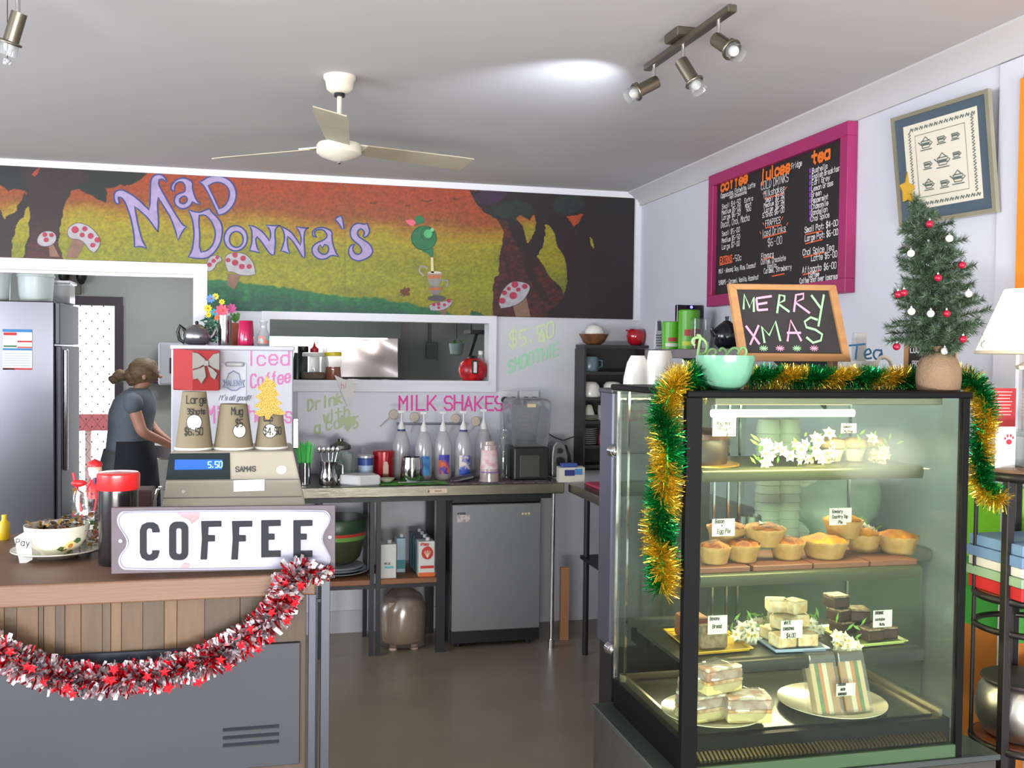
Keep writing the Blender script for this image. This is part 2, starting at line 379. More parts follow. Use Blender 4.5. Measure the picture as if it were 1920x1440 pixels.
mb.build('security_grille', DFM, dr)
mb = MB()
for i in range(9):
    for j in range(40):
        x = DX0 + i * st + (0.5 * st if j % 2 else 0); z = 0.04 + j * st / 1.44
        if DX0 < x < DX1 and z < DZ: mb.ball((x, YK + 0.03, z), 0.006, 0.006, 0.008, n=5, k=4)
mb.build('grille_knots', DFM, dr)
# outside through the door
struct(MB().box(-4, 2, 9.2, 16, -0.15, -0.02), 'ground_outside', mat('pale_paving', (205, 200, 195), 0.8))
ra = thing('veranda_railing', 'pink painted rail with pale posts outside the back door', 'railing', (-1.5, 10.4, 0))
PKM = mat('pink_rail_paint', (214, 120, 124), 0.6); WPM = mat('pale_post_paint', (220, 190, 190), 0.6)
MB().box(-4, 0.4, 10.38, 10.44, 0.86, 1.02).build('rail', PKM, ra)
for i in range(14): MB().box(-3.6 + i * 0.27, -3.55 + i * 0.27, 10.39, 10.43, 0, 0.86).build('post', WPM, ra)
# tall stainless kitchen refrigerator
fz = 1.925; fx1 = -1.243; fy0 = 6.5; fy1 = 7.12
fg = thing('kitchen_refrigerator', 'tall stainless steel refrigerator with a calendar on its side, in the kitchen', 'refrigerator', (-1.6, 6.8, 0))
KST = mat('smooth_stainless', (128, 128, 136), 0.25, metal=1.0, bump=0.5, bscale=1.3)
MB().box(-1.95, fx1, fy0, fy1, 0.12, fz).build('body', KST, fg, bevel=0.006)
MB().box(-1.93, fx1 - 0.02, fy0 + 0.02, fy1 - 0.02, 0.0, 0.12).build('plinth', BLACK, fg)
FDM = mat('fridge_door_steel', (86, 86, 92), .5, metal=.6)
MB().box(fx1, fx1 + 0.035, fy0 + 0.03, fy1, 0.16, 1.66).build('door', FDM, fg, bevel=0.005)
MB().box(fx1 + 0.002, fx1 + 0.03, fy0 + 0.01, fy1, 1.67, fz - 0.005).build('top_panel', FDM, fg, bevel=0.004)
MB().box(fx1 + 0.035, fx1 + 0.06, fy0 + 0.08, fy0 + 0.11, 0.9, 1.64).build('handle', CHROME, fg, bevel=0.005)
# calendar
a, b = aY(5, 617, fy0 - 0.004), aY(60, 617, fy0 - 0.004); zt = a.z; zb = aY(5, 693, fy0 - 0.004).z
cl = thing('wall_calendar', 'blue and red printed calendar stuck on the stainless refrigerator', 'calendar', (a.x, fy0 - 0.004, zb))
BLU = mat('print_blue', (60, 130, 190), 0.7); RDP = mat('print_red', (200, 50, 55), 0.7); GRN = mat('print_green', (60, 120, 80), 0.7)
MB().box(a.x, b.x, fy0 - 0.004, fy0, zb, zt).build('sheet', PAPER, cl)
mb = MB(); w = b.x - a.x; hh = zt - zb
def strip(u0, u1, v0, v1, mi): mb.box(a.x + u0 * w, a.x + u1 * w, fy0 - 0.006, fy0 - 0.0045, zb + v0 * hh, zb + v1 * hh, mi)
strip(0, 1, .93, 1, 0); strip(0.03, .48, .85, .92, 1); strip(.5, 1, .68, .72, 1); strip(0, 1, .48, .53, 0); strip(.5, 1, .54, .57, 1); strip(0, 1, 0, .04, 1); strip(0, .4, 0, .03, 2); strip(.03, .48, .56, .6, 2)
for i in range(6): strip(.05, .95, .1 + i * .06, .106 + i * .06, 0)
mb.build('printed_bands', [BLU, RDP, GRN], cl)
# tubs on the refrigerator
TUB = mat('white_tub_plastic', (196, 206, 206), 0.35)
def tub(x, y, r, h, label, lid=TUB, m=TUB, z=fz):
    t = thing('storage_tub', label, 'tub', (x, y, z))
    MB().lathe((x, y, z), [(r * .86, 0), (r * .9, .01), (r, h * .72), (r * 1.05, h * .73), (r * 1.05, h * .78), (r, h * .79), (r, h)], 28).build('bucket', m, t, smooth=40)
    MB().lathe((x, y, z), [(r * 1.08, h * .96), (r * 1.1, h), (r * 1.1, h * 1.06), (r * .96, h * 1.08), (r * .9, h * 1.03)], 28).build('lid', lid, t, smooth=40)
    return t
p = aY(67, 560, 6.72); tub(p.x, 6.72, 0.105, 0.215, 'large white plastic tub on the stainless refrigerator')
p = aY(-8, 560, 6.66); tub(p.x, 6.66, 0.085, 0.235, 'white tub with a blue band at the left end of the refrigerator top', BLU)
p = aY(118, 560, 6.95)
bx = thing('storage_container', 'clear square storage container on the refrigerator, right of the white tubs', 'container', (p.x, 6.95, fz))
MB().box(p.x - .085, p.x + .055, 6.86, 7.06, fz, fz + .13).build('container_body', CLOUDY, bx, bevel=.01)
MB().box(p.x - .095, p.x + .065, 6.85, 7.07, fz + .13, fz + .15).build('lid', CLOUDY, bx, bevel=.006)
# black fixture on the kitchen wall
p = aY(135, 520, 8.6)
sp = thing('wall_clock_bracket', 'dark bracket with two dark knobs high on the kitchen wall', 'bracket', (p.x, 8.6, p.z))
MB().box(p.x - .05, p.x + .06, 8.6, YK, p.z - .13, p.z + .1).build('plate', mat('taupe_metal', (110, 104, 100), .6), sp)
for dx in (-.055, .075): MB().ball((p.x + dx, 8.57, p.z + .04), .045, .05, .1, n=10, k=6).build('knob', BLACK, sp, smooth=60)
# white towel dispenser and shelf things at the right of the kitchen opening
p0 = aY(298, 642, 8.5); p1 = aY(345, 722, 8.5)
td = thing('towel_dispenser', 'white paper towel dispenser on the kitchen wall behind the woman', 'dispenser', (p0.x, 8.5, p1.z))
MB().box(p0.x, p1.x, 8.44, YK, p1.z, p0.z).build('casing', mat('dispenser_white', (176, 178, 186), .4), td, bevel=.02, seg=3)
MB().box(p0.x + .09, p0.x + .115, 8.43, 8.445, p1.z + .1, p1.z + .22).build('level_window', DARK, td)
p0 = aY(276, 692, 8.5); p1 = aY(298, 720, 8.5)
MB().box(p0.x, p1.x, 8.6, YK, p1.z, p0.z).build('wall_box', mat('slate_box', (70, 62, 78), .6), None, loc=(p0.x, 8.63, p1.z), label='small dark box on the kitchen wall beside the towel dispenser', cat='box')
# kitchen bench in front of the woman
kb = thing('kitchen_bench', 'stainless kitchen bench the woman is working at', 'bench', (0, 7.3, 0))
MB().box(-0.62, 1.0, 6.95, 7.7, 0.86, 0.9).build('worktop', STEEL, kb, bevel=.004)
for x in (-.58, .95):
    for y in (7.04, 7.66): MB().cyl((x, y, 0), (x, y, .86), .02).build('leg', STEEL, kb)
MB().box(-.58, .95, 7.05, 7.65, .3, .33).build('under_shelf', STEEL, kb)
for i, (px, w, h, c, lb) in enumerate([(312, .1, .1, (210, 210, 215), 'white mixing tub on the kitchen bench in front of the woman')]):
    p = aY(px + 3, 800, 7.2)
    MB().lathe((p.x, 7.2, .9), [(w * .6, 0), (w, .02), (w * 1.05, h), (w * .98, h), (w * .9, .03)], 20).build('mixing_tub', mat('tub%d' % i, c, .4), None, loc=(p.x, 7.2, .9), smooth=40, label=lb, cat='tub')
# range hood seen through the hatch
hd = thing('range_hood', 'dented stainless steel range hood over the kitchen stove', 'range hood', (0.4, 7.9, 1.9))
x0, x1 = aY(480, 640, 7.9).x, aY(750, 640, 7.9).x
z0 = aY(750, 638, 7.9).z; zb = aY(750, 708, 7.9).z
HDM = mat('dark_hood_steel', (72, 78, 76), .5, metal=.3)
MB().box(x0 - .1, x1, 7.86, 8.0, z0 + .015, 2.72).build('canopy', HDM, hd)
mb = MB(); nx, nz = 70, 24; vs = []
for j in range(nz + 1):
    for i in range(nx + 1):
        u, v = i / nx, j / nz; x = x0 - .1 + u * (x1 - x0 + .1); z = zb + v * (z0 + .03 - zb)
        y = 8.02 + .035 * noise.noise(Vector((x * 3.2, z * 5, 3))) + .02 * sin(x * 9)
        vs.append((x, y, z))
mb.add(vs, [(j * (nx + 1) + i, j * (nx + 1) + i + 1, (j + 1) * (nx + 1) + i + 1, (j + 1) * (nx + 1) + i) for j in range(nz) for i in range(nx)])
mb.add([(x0 - .1, 8.1, zb), (x1, 8.1, zb), (x1, 8.1, z0 + .03), (x0 - .1, 8.1, z0 + .03)], [(0, 1, 2, 3)])
mb.build('splash_sheet', mat('rippled_steel', (224, 214, 214), .3, metal=.85), hd, smooth=180)
# lit warm-white range light
MB().box(x0, x1 - .1, 7.88, 7.95, z0 + .005, z0 + .014).build('hood_lamp', mat('hood_lamp_glow', (255, 244, 235), emit=6), hd)
area('hood_light', ((x0 + x1) / 2 - .3, 7.9, z0 - .01), ((x0 + x1) / 2 - .3, 7.98, zb - .2), 1.0, .08, 14, (1, .94, .92))
stv = thing('stove', 'steel stove below the range hood in the kitchen', 'stove', (0.4, 8.2, 0))
MB().box(x0 - .1, x1, 7.9, 8.6, 0, zb - .03).build('stove_body', STEEL, stv, bevel=.005)
for i in range(4):
    cx = x0 + .25 + i * .27
    MB().tube([(cx + .1 * cos(t * pi / 6), 8.05 + .1 * sin(t * pi / 6), zb - .022) for t in range(12)], .007, n=6, close=True).build('burner_ring', BLACK, stv, smooth=60)
# pan rings by the hatch, switch conduit, hanging plant
p = aY(722, 708, 7.6); q = aY(810, 655, YK - .03)
sw = thing('light_switch', 'grey wall switch with its conduit seen through the hatch', 'switch', (q.x, YK - .03, q.z))
MB().box(q.x - .05, q.x + .05, YK - .03, YK, q.z - .08, q.z + .06).build('switch_plate', mat('grey_switch', (120, 128, 122), .5), sw, bevel=.004)
MB().cyl((q.x - .02, YK - .02, q.z + .06), (q.x - .02, YK - .02, 2.6), .014).build('conduit', mat('grey_switch'), sw)
# plant hanging in the hatch
q = aY(856, 640, 7.0)
hp = thing('hanging_plant', 'small green plant hanging behind the hatch above the red canister', 'plant', (q.x, 7.0, q.z - .1))
LEAF = mat('leaf_green', (60, 120, 50), .5, c2=(90, 150, 60), scale=20)
mb = MB()
for i in range(26):
    a = R.uniform(0, 2 * pi); r = R.uniform(.02, .07); c = Vector((q.x + r * cos(a), 7.0 + r * sin(a), q.z - .01 + R.uniform(-.02, .03)))
    d = Vector((cos(a), sin(a), R.uniform(-.8, .4))).normalized() * R.uniform(.03, .05); s = d.cross(ZV).normalized() * .012
    mb.add([c - s * .3, c + d * .5 - s, c + d, c + d * .5 + s], [(0, 1, 2, 3)])
mb.build('leaves', LEAF, hp)
MB().lathe((q.x, 7.0, q.z - .1), [(.03, 0), (.045, .01), (.055, .085), (.05, .085)], 16).build('pot', mat('pot_grey', (120, 140, 135), .5), hp, smooth=40)
MB().cyl((q.x, 7.0, q.z + .02), (q.x, 7.0, 2.7), .003, n=5).build('cord', DARK, hp)
# dark shelf bracket above the canister
q = aY(885, 640, 6.6)
MB().box(q.x - .03, q.x + .16, 6.5, 6.75, q.z + .05, q.z + .075).cyl((q.x + .02, 6.55, q.z + .05), (q.x - .02, 6.7, q.z - .18), .012).cyl((q.x + .02, 6.74, q.z + .06), (q.x + .02, 6.74, 2.7), .006, n=6).build('bracket_shelf', DARK, None, loc=(q.x, 6.6, q.z), label='dark bracket shelf hung behind the hatch beside the plant', cat='shelf')
# ---------------------------------------------------------------- woman at the kitchen bench
def skin_body(name, verts, edges, m, parent, lv=2):
    me = bpy.data.meshes.new(name); bm = bmesh.new(); sk = bm.verts.layers.skin.verify(); vs = []
    o0 = Vector(parent['_o'])
    for i, (p, rx, ry) in enumerate(verts):
        v = bm.verts.new(Vector(p) - o0); v[sk].radius = (rx, ry); v[sk].use_root = (i == 0); vs.append(v)
    for a, b in edges: bm.edges.new((vs[a], vs[b]))
    bm.to_mesh(me); bm.free(); me.materials.append(m)
    o = bpy.data.objects.new(name, me); COL.objects.link(o); o.parent = parent; o['_o'] = tuple(o0)
    k = o.modifiers.new('skin', 'SKIN'); k.use_smooth_shade = True
    s = o.modifiers.new('sub', 'SUBSURF'); s.levels = lv; s.render_levels = lv
    return o
wx = -0.87; wy = 6.9
wm = thing('person', 'woman with tied-back brown hair, grey top and dark apron, working in the kitchen', 'person', (wx, wy, 0))
SKN = mat('skin', (186, 134, 112), .55, c2=(172, 120, 100), scale=12)
V = [((wx, wy, .92), .125, .11), ((wx + .01, wy, 1.12), .11, .1), ((wx + .03, wy, 1.3), .125, .11), ((wx + .055, wy, 1.36), .05, .05), ((wx + .075, wy, 1.41), .045, .045), ((wx + .1, wy, 1.47), .075, .07), ((wx + .11, wy, 1.5), .07, .065),
     ((wx + .04, wy - .15, 1.3), .045, .045), ((wx + .1, wy - .19, 1.12), .038, .038), ((wx + .2, wy - .08, 1.06), .028, .028), ((wx + .26, wy - .03, 1.02), .024, .014), ((wx + .31, wy, 1.01), .018, .01),
     ((wx + .04, wy + .15, 1.3), .045, .045), ((wx + .12, wy + .19, 1.12), .038, .038), ((wx + .2, wy + .12, 1.06), .028, .028), ((wx + .26, wy + .1, 1.02), .024, .014), ((wx + .31, wy + .09, 1.01), .018, .01),
     ((wx, wy - .09, .82), .085, .085), ((wx + .02, wy - .09, .48), .055, .055), ((wx - .01, wy - .09, .1), .035, .035), ((wx + .1, wy - .09, .04), .035, .03),
     ((wx, wy + .09, .82), .085, .085), ((wx + .02, wy + .09, .48), .055, .055), ((wx - .01, wy + .09, .1), .035, .035), ((wx + .1, wy + .09, .04), .035, .03)]
Eg = [(0, 1), (1, 2), (2, 3), (3, 4), (4, 5), (5, 6), (2, 7), (7, 8), (8, 9), (9, 10), (10, 11), (2, 12), (12, 13), (13, 14), (14, 15), (15, 16), (0, 17), (17, 18), (18, 19), (19, 20), (0, 21), (21, 22), (22, 23), (23, 24)]
skin_body('body', V, Eg, SKN, wm)
def loft(mb, rings, n=20, mi=0):
    vs = []
    for (cx, cy, cz, rx, ry) in rings:
        for i in range(n): t = 2 * pi * i / n; vs.append((cx + rx * cos(t), cy + ry * sin(t), cz))
    return mb.add(vs, [(j * n + i, j * n + (i + 1) % n, (j + 1) * n + (i + 1) % n, (j + 1) * n + i) for j in range(len(rings) - 1) for i in range(n)], mi)
TOPM = mat('grey_top', (104, 112, 122), .85, c2=(92, 100, 110), scale=12); APR = mat('dark_apron', (26, 28, 36), .9, c2=(34, 36, 42), scale=8); SKT = mat('grey_skirt', (78, 84, 84), .9)
loft(MB(), [(wx, wy, .95, .15, .17), (wx, wy, 1.02, .14, .16), (wx + .005, wy, 1.12, .135, .155), (wx + .02, wy, 1.24, .145, .175), (wx + .035, wy, 1.32, .13, .185), (wx + .05, wy, 1.375, .085, .14), (wx + .06, wy, 1.395, .06, .075)], 28).build('singlet', TOPM, wm, smooth=80)
for s in (-1, 1): MB().ball((wx + .045, wy + s * .165, 1.3), .062, .06, .07).build('sleeve', TOPM, wm, smooth=80)
loft(MB(), [(wx - .005, wy, 1.0, .15, .168), (wx - .01, wy, .9, .17, .19), (wx - .02, wy, .7, .185, .2), (wx - .02, wy, .45, .19, .21)], 28).build('skirt', SKT, wm, smooth=80)
mb = MB(); vs = []
for j, (z, r, ry) in enumerate([(1.06, .152, .17), (.9, .178, .198), (.7, .195, .212), (.5, .2, .22)]):
    for i in range(13): t = -pi * .62 + pi * 1.24 * i / 12; vs.append((wx + r * cos(t), wy + ry * sin(t), z))
mb.add(vs, [(j * 13 + i, j * 13 + i + 1, (j + 1) * 13 + i + 1, (j + 1) * 13 + i) for j in range(3) for i in range(12)]); mb.build('apron', APR, wm, smooth=80)
for s in (-1, 1): MB().ball((wx + .06, wy + s * .09, .035), .13, .045, .04).build('shoe', BLACK, wm, smooth=80)
HR = mat('brown_hair', (62, 46, 34), .6, c2=(128, 102, 70), scale=14, stretch=(1, 3, 3), bump=.4)
mb = MB().ball((wx + .085, wy, 1.5), .098, .09, .095, 20, 14).ball((wx + .02, wy, 1.47), .06, .06, .06, 14, 8).ball((wx - .045, wy, 1.475), .055, .05, .042, 14, 8).ball((wx - .085, wy, 1.455), .04, .035, .03, 12, 8)
for i, v in enumerate(mb.v): mb.v[i] = v + Vector((1, 1, 1)) * .014 * noise.noise(v * 22)
mb.build('hair', HR, wm, smooth=80)
mb = MB().ball((wx + .19, wy, 1.47), .014, .01, .012, 8, 6)
for s in (-1, 1): mb.ball((wx + .165, wy + s * .03, 1.495), .01, .012, .008, 8, 6, 0).ball((wx + .1, wy + s * .078, 1.47), .014, .008, .02, 8, 6)
mb.build('face_features', SKN, wm, smooth=80)['kind'] = 'stuff'
MB().box(wx + .17, wx + .178, wy - .02, wy + .02, 1.435, 1.442).build('mouth', mat('lips', (150, 80, 78), .5), wm)
# ================================================================ MURAL (painted board on the back wall)
YM = YB - 0.016
mu = thing('mural', 'long painted mural board over the kitchen openings, forest at sunset with the words MaD DONNa\'S', 'mural', (0.4, YB - .01, 1.87))
MX0, MX1, MZ0, MZ1, MZL, MXL = -2.3, 2.204, 1.868, 2.616, 2.127, -0.33
MB().box(MX0, MX1, YM, YB - 0.001, MZL, MZ1).box(MXL, MX1, YM, YB - .001, MZ0, MZL).build('board', mat('mural_board', (90, 70, 40), .7), mu)
def poly_mask(X, Y, P):
    P = np.array(P, float); ins = np.zeros(X.shape, bool); n = len(P)
    for i in range(n):
        x1, y1 = P[i]; x2, y2 = P[(i + 1) % n]
        c = ((y1 > Y) != (y2 > Y))
        with np.errstate(divide='ignore', invalid='ignore'): xi = (x2 - x1) * (Y - y1) / (y2 - y1 + 1e-12) + x1
        ins ^= (c & (X < xi))
    return ins
def vnoise(X, Y, s, seed):
    rs = np.random.RandomState(seed); g = rs.rand(64, 512); x = X / s + 100; y = Y / s + 20
    xi = np.floor(x).astype(int); yi = np.floor(y).astype(int); fx = x - xi; fy = y - yi; fx = fx * fx * (3 - 2 * fx); fy = fy * fy * (3 - 2 * fy)
    f = lambda a, b: g[b % 64, a % 512]
    return (f(xi, yi) * (1 - fx) + f(xi + 1, yi) * fx) * (1 - fy) + (f(xi, yi + 1) * (1 - fx) + f(xi + 1, yi + 1) * fx) * fy
def crop(pts, s, ox, oy): return [(x / s + ox, y / s + oy) for x, y in pts]
NX, NZ = 1040, 172
gx = np.linspace(MX0, MX1, NX + 1); gz = np.linspace(MZ0, MZ1, NZ + 1)
GX, GZ = np.meshgrid(gx, gz)
q = np.stack([GX, np.full_like(GX, YM), GZ - H], -1); fa = q @ np.array(FW); PX = 960 + F * (q @ np.array(RT)) / fa; PY = 720 - F * (q @ np.array(UP)) / fa
n1 = vnoise(PX, PY, 40, 1); n2 = vnoise(PX, PY, 11, 2); n3 = vnoise(PX, PY, 3.2, 3); n4 = vnoise(PX, PY * 2.2, 6, 4)
# wobble the painting edges a little
WX = PX + (n2 - .5) * 5; WY = PY + (vnoise(PX, PY, 9, 5) - .5) * 5
def mixc(C, m, c): m = m[..., None]; return C * (1 - m) + np.array(c, float) * m
t = WY - (309 + .0547 * PX) + (n1 - .5) * 26
sh = np.clip(1 - PX / 1200, 0, 1) * 6
C = np.zeros(PX.shape + (3,)); stops = [(-20, (196, 74, 38)), (34, (190, 82, 36)), (62, (176, 92, 38)), (84, (196, 150, 40)), (104, (196, 178, 42)), (150, (172, 172, 44)), (190, (182, 182, 48)), (260, (176, 160, 40))]
for k in range(3): C[..., k] = np.interp(t + sh, [a for a, _ in stops], [b[k] for _, b in stops])
C = mixc(C, np.clip((n1 - .55) * 2, 0, 1) * np.clip((80 - t) / 60, 0, 1) * .6, (214, 74, 34))
C = mixc(C, np.clip((vnoise(PX, PY, 26, 9) - .5) * 2.2, 0, 1) * np.clip((t - 100) / 40, 0, 1) * .55, (140, 150, 48))
hill = np.interp(PX, [385, 420, 480, 540, 590, 640, 700, 760, 800, 840, 900], [522, 524, 533, 538, 548, 554, 557, 566, 575, 586, 600])
hm = np.clip((WY - hill) / 3, 0, 1) * (PX > 380)
C = mixc(C, hm, (38, 128, 78)); C = mixc(C, hm * np.clip((WY - hill - 10) / 22, 0, 1) * .8, (34, 92, 82)); C = mixc(C, hm * np.clip((n2 - .6) * 3, 0, 1) * .6, (52, 160, 84))
c0 = lambda P: crop(P, 6, 0, 280); c4 = lambda P: crop(P, 5.76, 920, 360)
def soft(P, c, a=1.0):
    global C
    C = mixc(C, poly_mask(WX, WY, P).astype(float) * a, c)
TRK = (54, 34, 38)
soft([(-200, 300), (0, 308), (282, 320), (250, 345), (200, 352), (198, 380), (173, 367), (150, 355), (133, 358), (47, 358), (25, 353), (15, 358), (0, 347), (-200, 350)], (28, 30, 34))
soft(c0([(0, 300), (300, 250), (1300, 250), (1690, 262), (1500, 385), (1200, 425), (1190, 600), (1040, 515), (900, 450), (780, 480), (280, 470), (150, 440), (90, 465), (0, 400)]), (30, 40, 38), .8)
soft(c0([(200, 200), (280, 400), (330, 640), (345, 700), (330, 900), (255, 1260), (720, 1260), (665, 1050), (680, 820), (760, 560), (820, 440), (1000, 330), (900, 180)]), TRK)
soft(c0([(-900, 600), (0, 700), (60, 785), (170, 690), (280, 480), (345, 600), (200, 850), (145, 1000), (140, 1230), (-900, 1230)]), (48, 32, 36))
soft(c0([(350, 290), (420, 220), (460, 215), (400, 315)]), (196, 74, 38))
tm = poly_mask(WX, WY, c0([(380, 800), (340, 960), (300, 1260), (700, 1260), (640, 1000), (640, 800)])).astype(float)
C = mixc(C, tm * np.clip((WY - 400) / 90, 0, .7) * (0.4 + .6 * n4), (128, 48, 42))
# right hand forest
soft(c4([(-250, 1400), (-200, 1290), (30, 1360), (10, 1290), (30, 950), (95, 860), (100, 620), (150, 450), (60, 300), (0, 262), (-150, 150), (-230, -20), (1700, 0), (1700, 1500)]), (38, 24, 30))
soft(c4([(-250, 1400), (-200, 1290), (-60, 1340), (-250, 1360)]), (38, 110, 76))
rg = np.clip((1160 - PX) / 260, 0, 1)
rm = poly_mask(WX, WY, c4([(0, 1400), (30, 950), (95, 860), (100, 620), (150, 450), (60, 300), (180, 330), (330, 650), (520, 760), (800, 1130), (620, 1290), (560, 1400)])).astype(float)
C = mixc(C, rm * np.clip(.35 + .65 * n4, 0, 1) * .8, (124, 44, 36)); 
for P in ([(180, 330), (300, 320), (360, 470), (420, 600), (520, 780), (440, 800), (300, 620)], [(120, 620), (160, 700), (220, 900), (200, 940), (140, 760)], [(300, 640), (420, 780), (520, 960), (640, 1180), (560, 1200), (420, 960)]): soft(c4(P), (40, 22, 26), .75)
soft(c4([(900, 380), (980, 500), (1020, 800), (1100, 1400), (830, 1400), (820, 1100), (830, 800), (790, 690), (730, 600), (700, 450), (760, 300)]), (46, 28, 34), .9)
for (cx, cy, rx, ry, c) in [(250, 190, 240, 110, (34, 58, 52)), (840, 130, 170, 110, (36, 58, 54)), (1350, 160, 240, 90, (24, 30, 32)), (30, 20, 130, 110, (74, 40, 84)), (-90, 60, 90, 70, (66, 36, 74))]:
    d = np.sqrt(((PX - (cx / 5.76 + 920)) / (rx / 5.76)) ** 2 + ((PY - (cy / 5.76 + 360)) / (ry / 5.76)) ** 2) + (n2 - .5) * .5
    C = mixc(C, np.clip((1.1 - d) * 4, 0, 1) * .85 * (PX > 872), c)
def hole(P, top=(206, 92, 36), y0=400, y1=430):
    global C
    mk = poly_mask(PX + (n3 - .5) * 2, PY + (n3 - .5) * 2, c4(P)).astype(float)
    g = np.clip((PY - y0) / (y1 - y0), 0, 1)[..., None]; c = np.array(top) * (1 - g) + np.array((186, 172, 42)) * g
    g2 = np.clip((PY - 490) / 50, 0, 1)[..., None]; c = c * (1 - g2) + np.array((128, 142, 44)) * g2
    C = C * (1 - mk[..., None]) + c * mk[..., None]
hole([(265, 280), (320, 250), (420, 305), (470, 240), (490, 330), (470, 440), (400, 565), (370, 450), (340, 360)])
hole([(590, 345), (640, 370), (690, 450), (720, 590), (790, 690), (820, 800), (825, 1000), (790, 1110), (760, 1030), (640, 920), (560, 780), (500, 695), (560, 590), (590, 450)], (186, 150, 42))
hole([(820, 265), (890, 255), (1000, 235), (940, 340), (900, 375)], (214, 82, 34), 440, 470)
hole([(1075, 490), (1100, 520), (1115, 590), (1100, 610), (1080, 560)])
# brush grain, seam, small birds
C *= (1 + (n3 - .5) * .22 + (n4 - .5) * .16)[..., None]
C = mixc(C, np.exp(-((PX - 647) / 1.6) ** 2) * .35, (110, 120, 60))
for x, y, w in [(700, 382, 14), (800, 378, 22), (855, 374, 12), (765, 386, 10), (822, 414, 8)]:
    C = mixc(C, ((np.abs(PX - x) < w / 2) & (np.abs(PY - y + np.abs(PX - x) * .25) < 1.2)).astype(float) * .7, (70, 40, 34))
d = np.hypot((PX - 760) / 9, (PY - 547) / 9) + (n3 - .5) * .7; C = mixc(C, (d < 1).astype(float) * .9, (120, 56, 28))
C = np.clip(C * .72, 0, 255) / 255; C = np.where(C <= .04045, C / 12.92, ((C + .055) / 1.055) ** 2.4)
me = bpy.data.meshes.new('painting'); nv = (NX + 1) * (NZ + 1)
co = np.stack([GX - .4, np.full_like(GX, YM - .001) - (YB - .01), GZ - 1.87], -1).reshape(-1, 3)
ii = np.arange(NX)[None, :] + np.arange(NZ)[:, None] * (NX + 1)
cxm = (gx[:-1] + gx[1:]) / 2; czm = (gz[:-1] + gz[1:]) / 2
keep = ~((cxm[None, :] < MXL) & (czm[:, None] < MZL))
qd = np.stack([ii, ii + 1, ii + NX + 2, ii + NX + 1], -1)[keep]
me.vertices.add(nv); me.vertices.foreach_set('co', co.ravel()); me.loops.add(qd.size); me.loops.foreach_set('vertex_index', qd.ravel())
me.polygons.add(len(qd)); me.polygons.foreach_set('loop_start', np.arange(0, qd.size, 4)); me.polygons.foreach_set('loop_total', np.full(len(qd), 4)); me.update(calc_edges=True)
ca = me.color_attributes.new('paint', 'FLOAT_COLOR', 'POINT'); ca.data.foreach_set('color', np.concatenate([C.reshape(-1, 3), np.ones((nv, 1))], 1).ravel())
PM = bpy.data.materials.new('mural_paint'); PM.use_nodes = True; N = PM.node_tree.nodes; at = N.new('ShaderNodeVertexColor'); at.layer_name = 'paint'
PM.node_tree.links.new(at.outputs[0], N['Principled BSDF'].inputs['Base Color']); N['Principled BSDF'].inputs['Roughness'].default_value = .55
me.materials.append(PM); o = bpy.data.objects.new('painting', me); COL.objects.link(o); o.parent = mu
# crisp painted shapes
def yp(x, y, d=.0): p = aY(x, y, YM); return Vector((p.x, YM - .0015 - d, p.z))
def paint(name, items):
    """items: (kind, pts, colour, [holes]) layered front to back"""
    mb = MB(); mats = []
    for k, it in enumerate(items):
        kind, pts, c = it[:3]; mm = mat('paint_%d_%d_%d' % tuple(c), c, .6, c2=tuple(int(v * .86) for v in c), scale=30)
        if mm not in mats: mats.append(mm)
        mi = mats.index(mm); d = .0006 * (k + 1) if len(items) < 30 else .0002 * (k + 1)
        if kind == 'f': mb.prism([yp(x, y, d) for x, y in pts], (0, 0, 0), mi, [[yp(x, y, d) for x, y in h] for h in it[3]] if len(it) > 3 else ())
        elif kind == 'l': ribbon(mb, [yp(x, y, d) for x, y in pts], it[3] * .0031, YV, mi, close=True)
        elif kind == 's': ribbon(mb, [yp(x, y, d) for x, y in pts], it[3] * .0031, YV, mi)
    return mb.build(name, mats, mu)
def ell(cx, cy, rx, ry, n=20, a=0): return [(cx + rx * cos(t) * cos(a) - ry * sin(t) * sin(a), cy + rx * cos(t) * sin(a) + ry * sin(t) * cos(a)) for t in [2 * pi * i / n for i in range(n)]]
def smooth_loop(P):
    o = []; n = len(P)
    for i in range(n):
        a, b = P[i], P[(i + 1) % n]; z = P[i - 1]
        ang = abs((atan2(b[1] - a[1], b[0] - a[0]) - atan2(a[1] - z[1], a[0] - z[0]) + pi) % (2 * pi) - pi)
        if ang > 1.2: o.append(a)
        else:
            o.append((a[0] * .75 + z[0] * .25, a[1] * .75 + z[1] * .25)); o.append((a[0] * .75 + b[0] * .25, a[1] * .75 + b[1] * .25))
    return o
LAV = (164, 148, 188); OUT = (48, 64, 128)
LT = []
s1 = (7.385, 190, 320); s2 = (6.4, 440, 340)
LT.append((s1, [(175, 330), (200, 285), (270, 262), (330, 280), (480, 370), (665, 545), (675, 440), (680, 200), (690, 110), (740, 60), (810, 50), (865, 75), (905, 130), (900, 160), (850, 115), (800, 125), (790, 190), (850, 300), (1000, 560), (1090, 700), (1140, 765), (1180, 775), (1130, 830), (1060, 965), (1030, 840), (960, 650), (880, 520), (785, 370), (775, 480), (795, 700), (785, 850), (745, 800), (650, 660), (540, 560), (460, 495), (480, 600), (510, 760), (560, 950), (600, 1030), (630, 1080), (560, 1050), (460, 1055), (455, 900), (420, 700), (370, 540), (330, 440), (280, 370), (235, 370), (235, 400), (250, 430), (240, 460), (205, 455), (180, 410)], []))
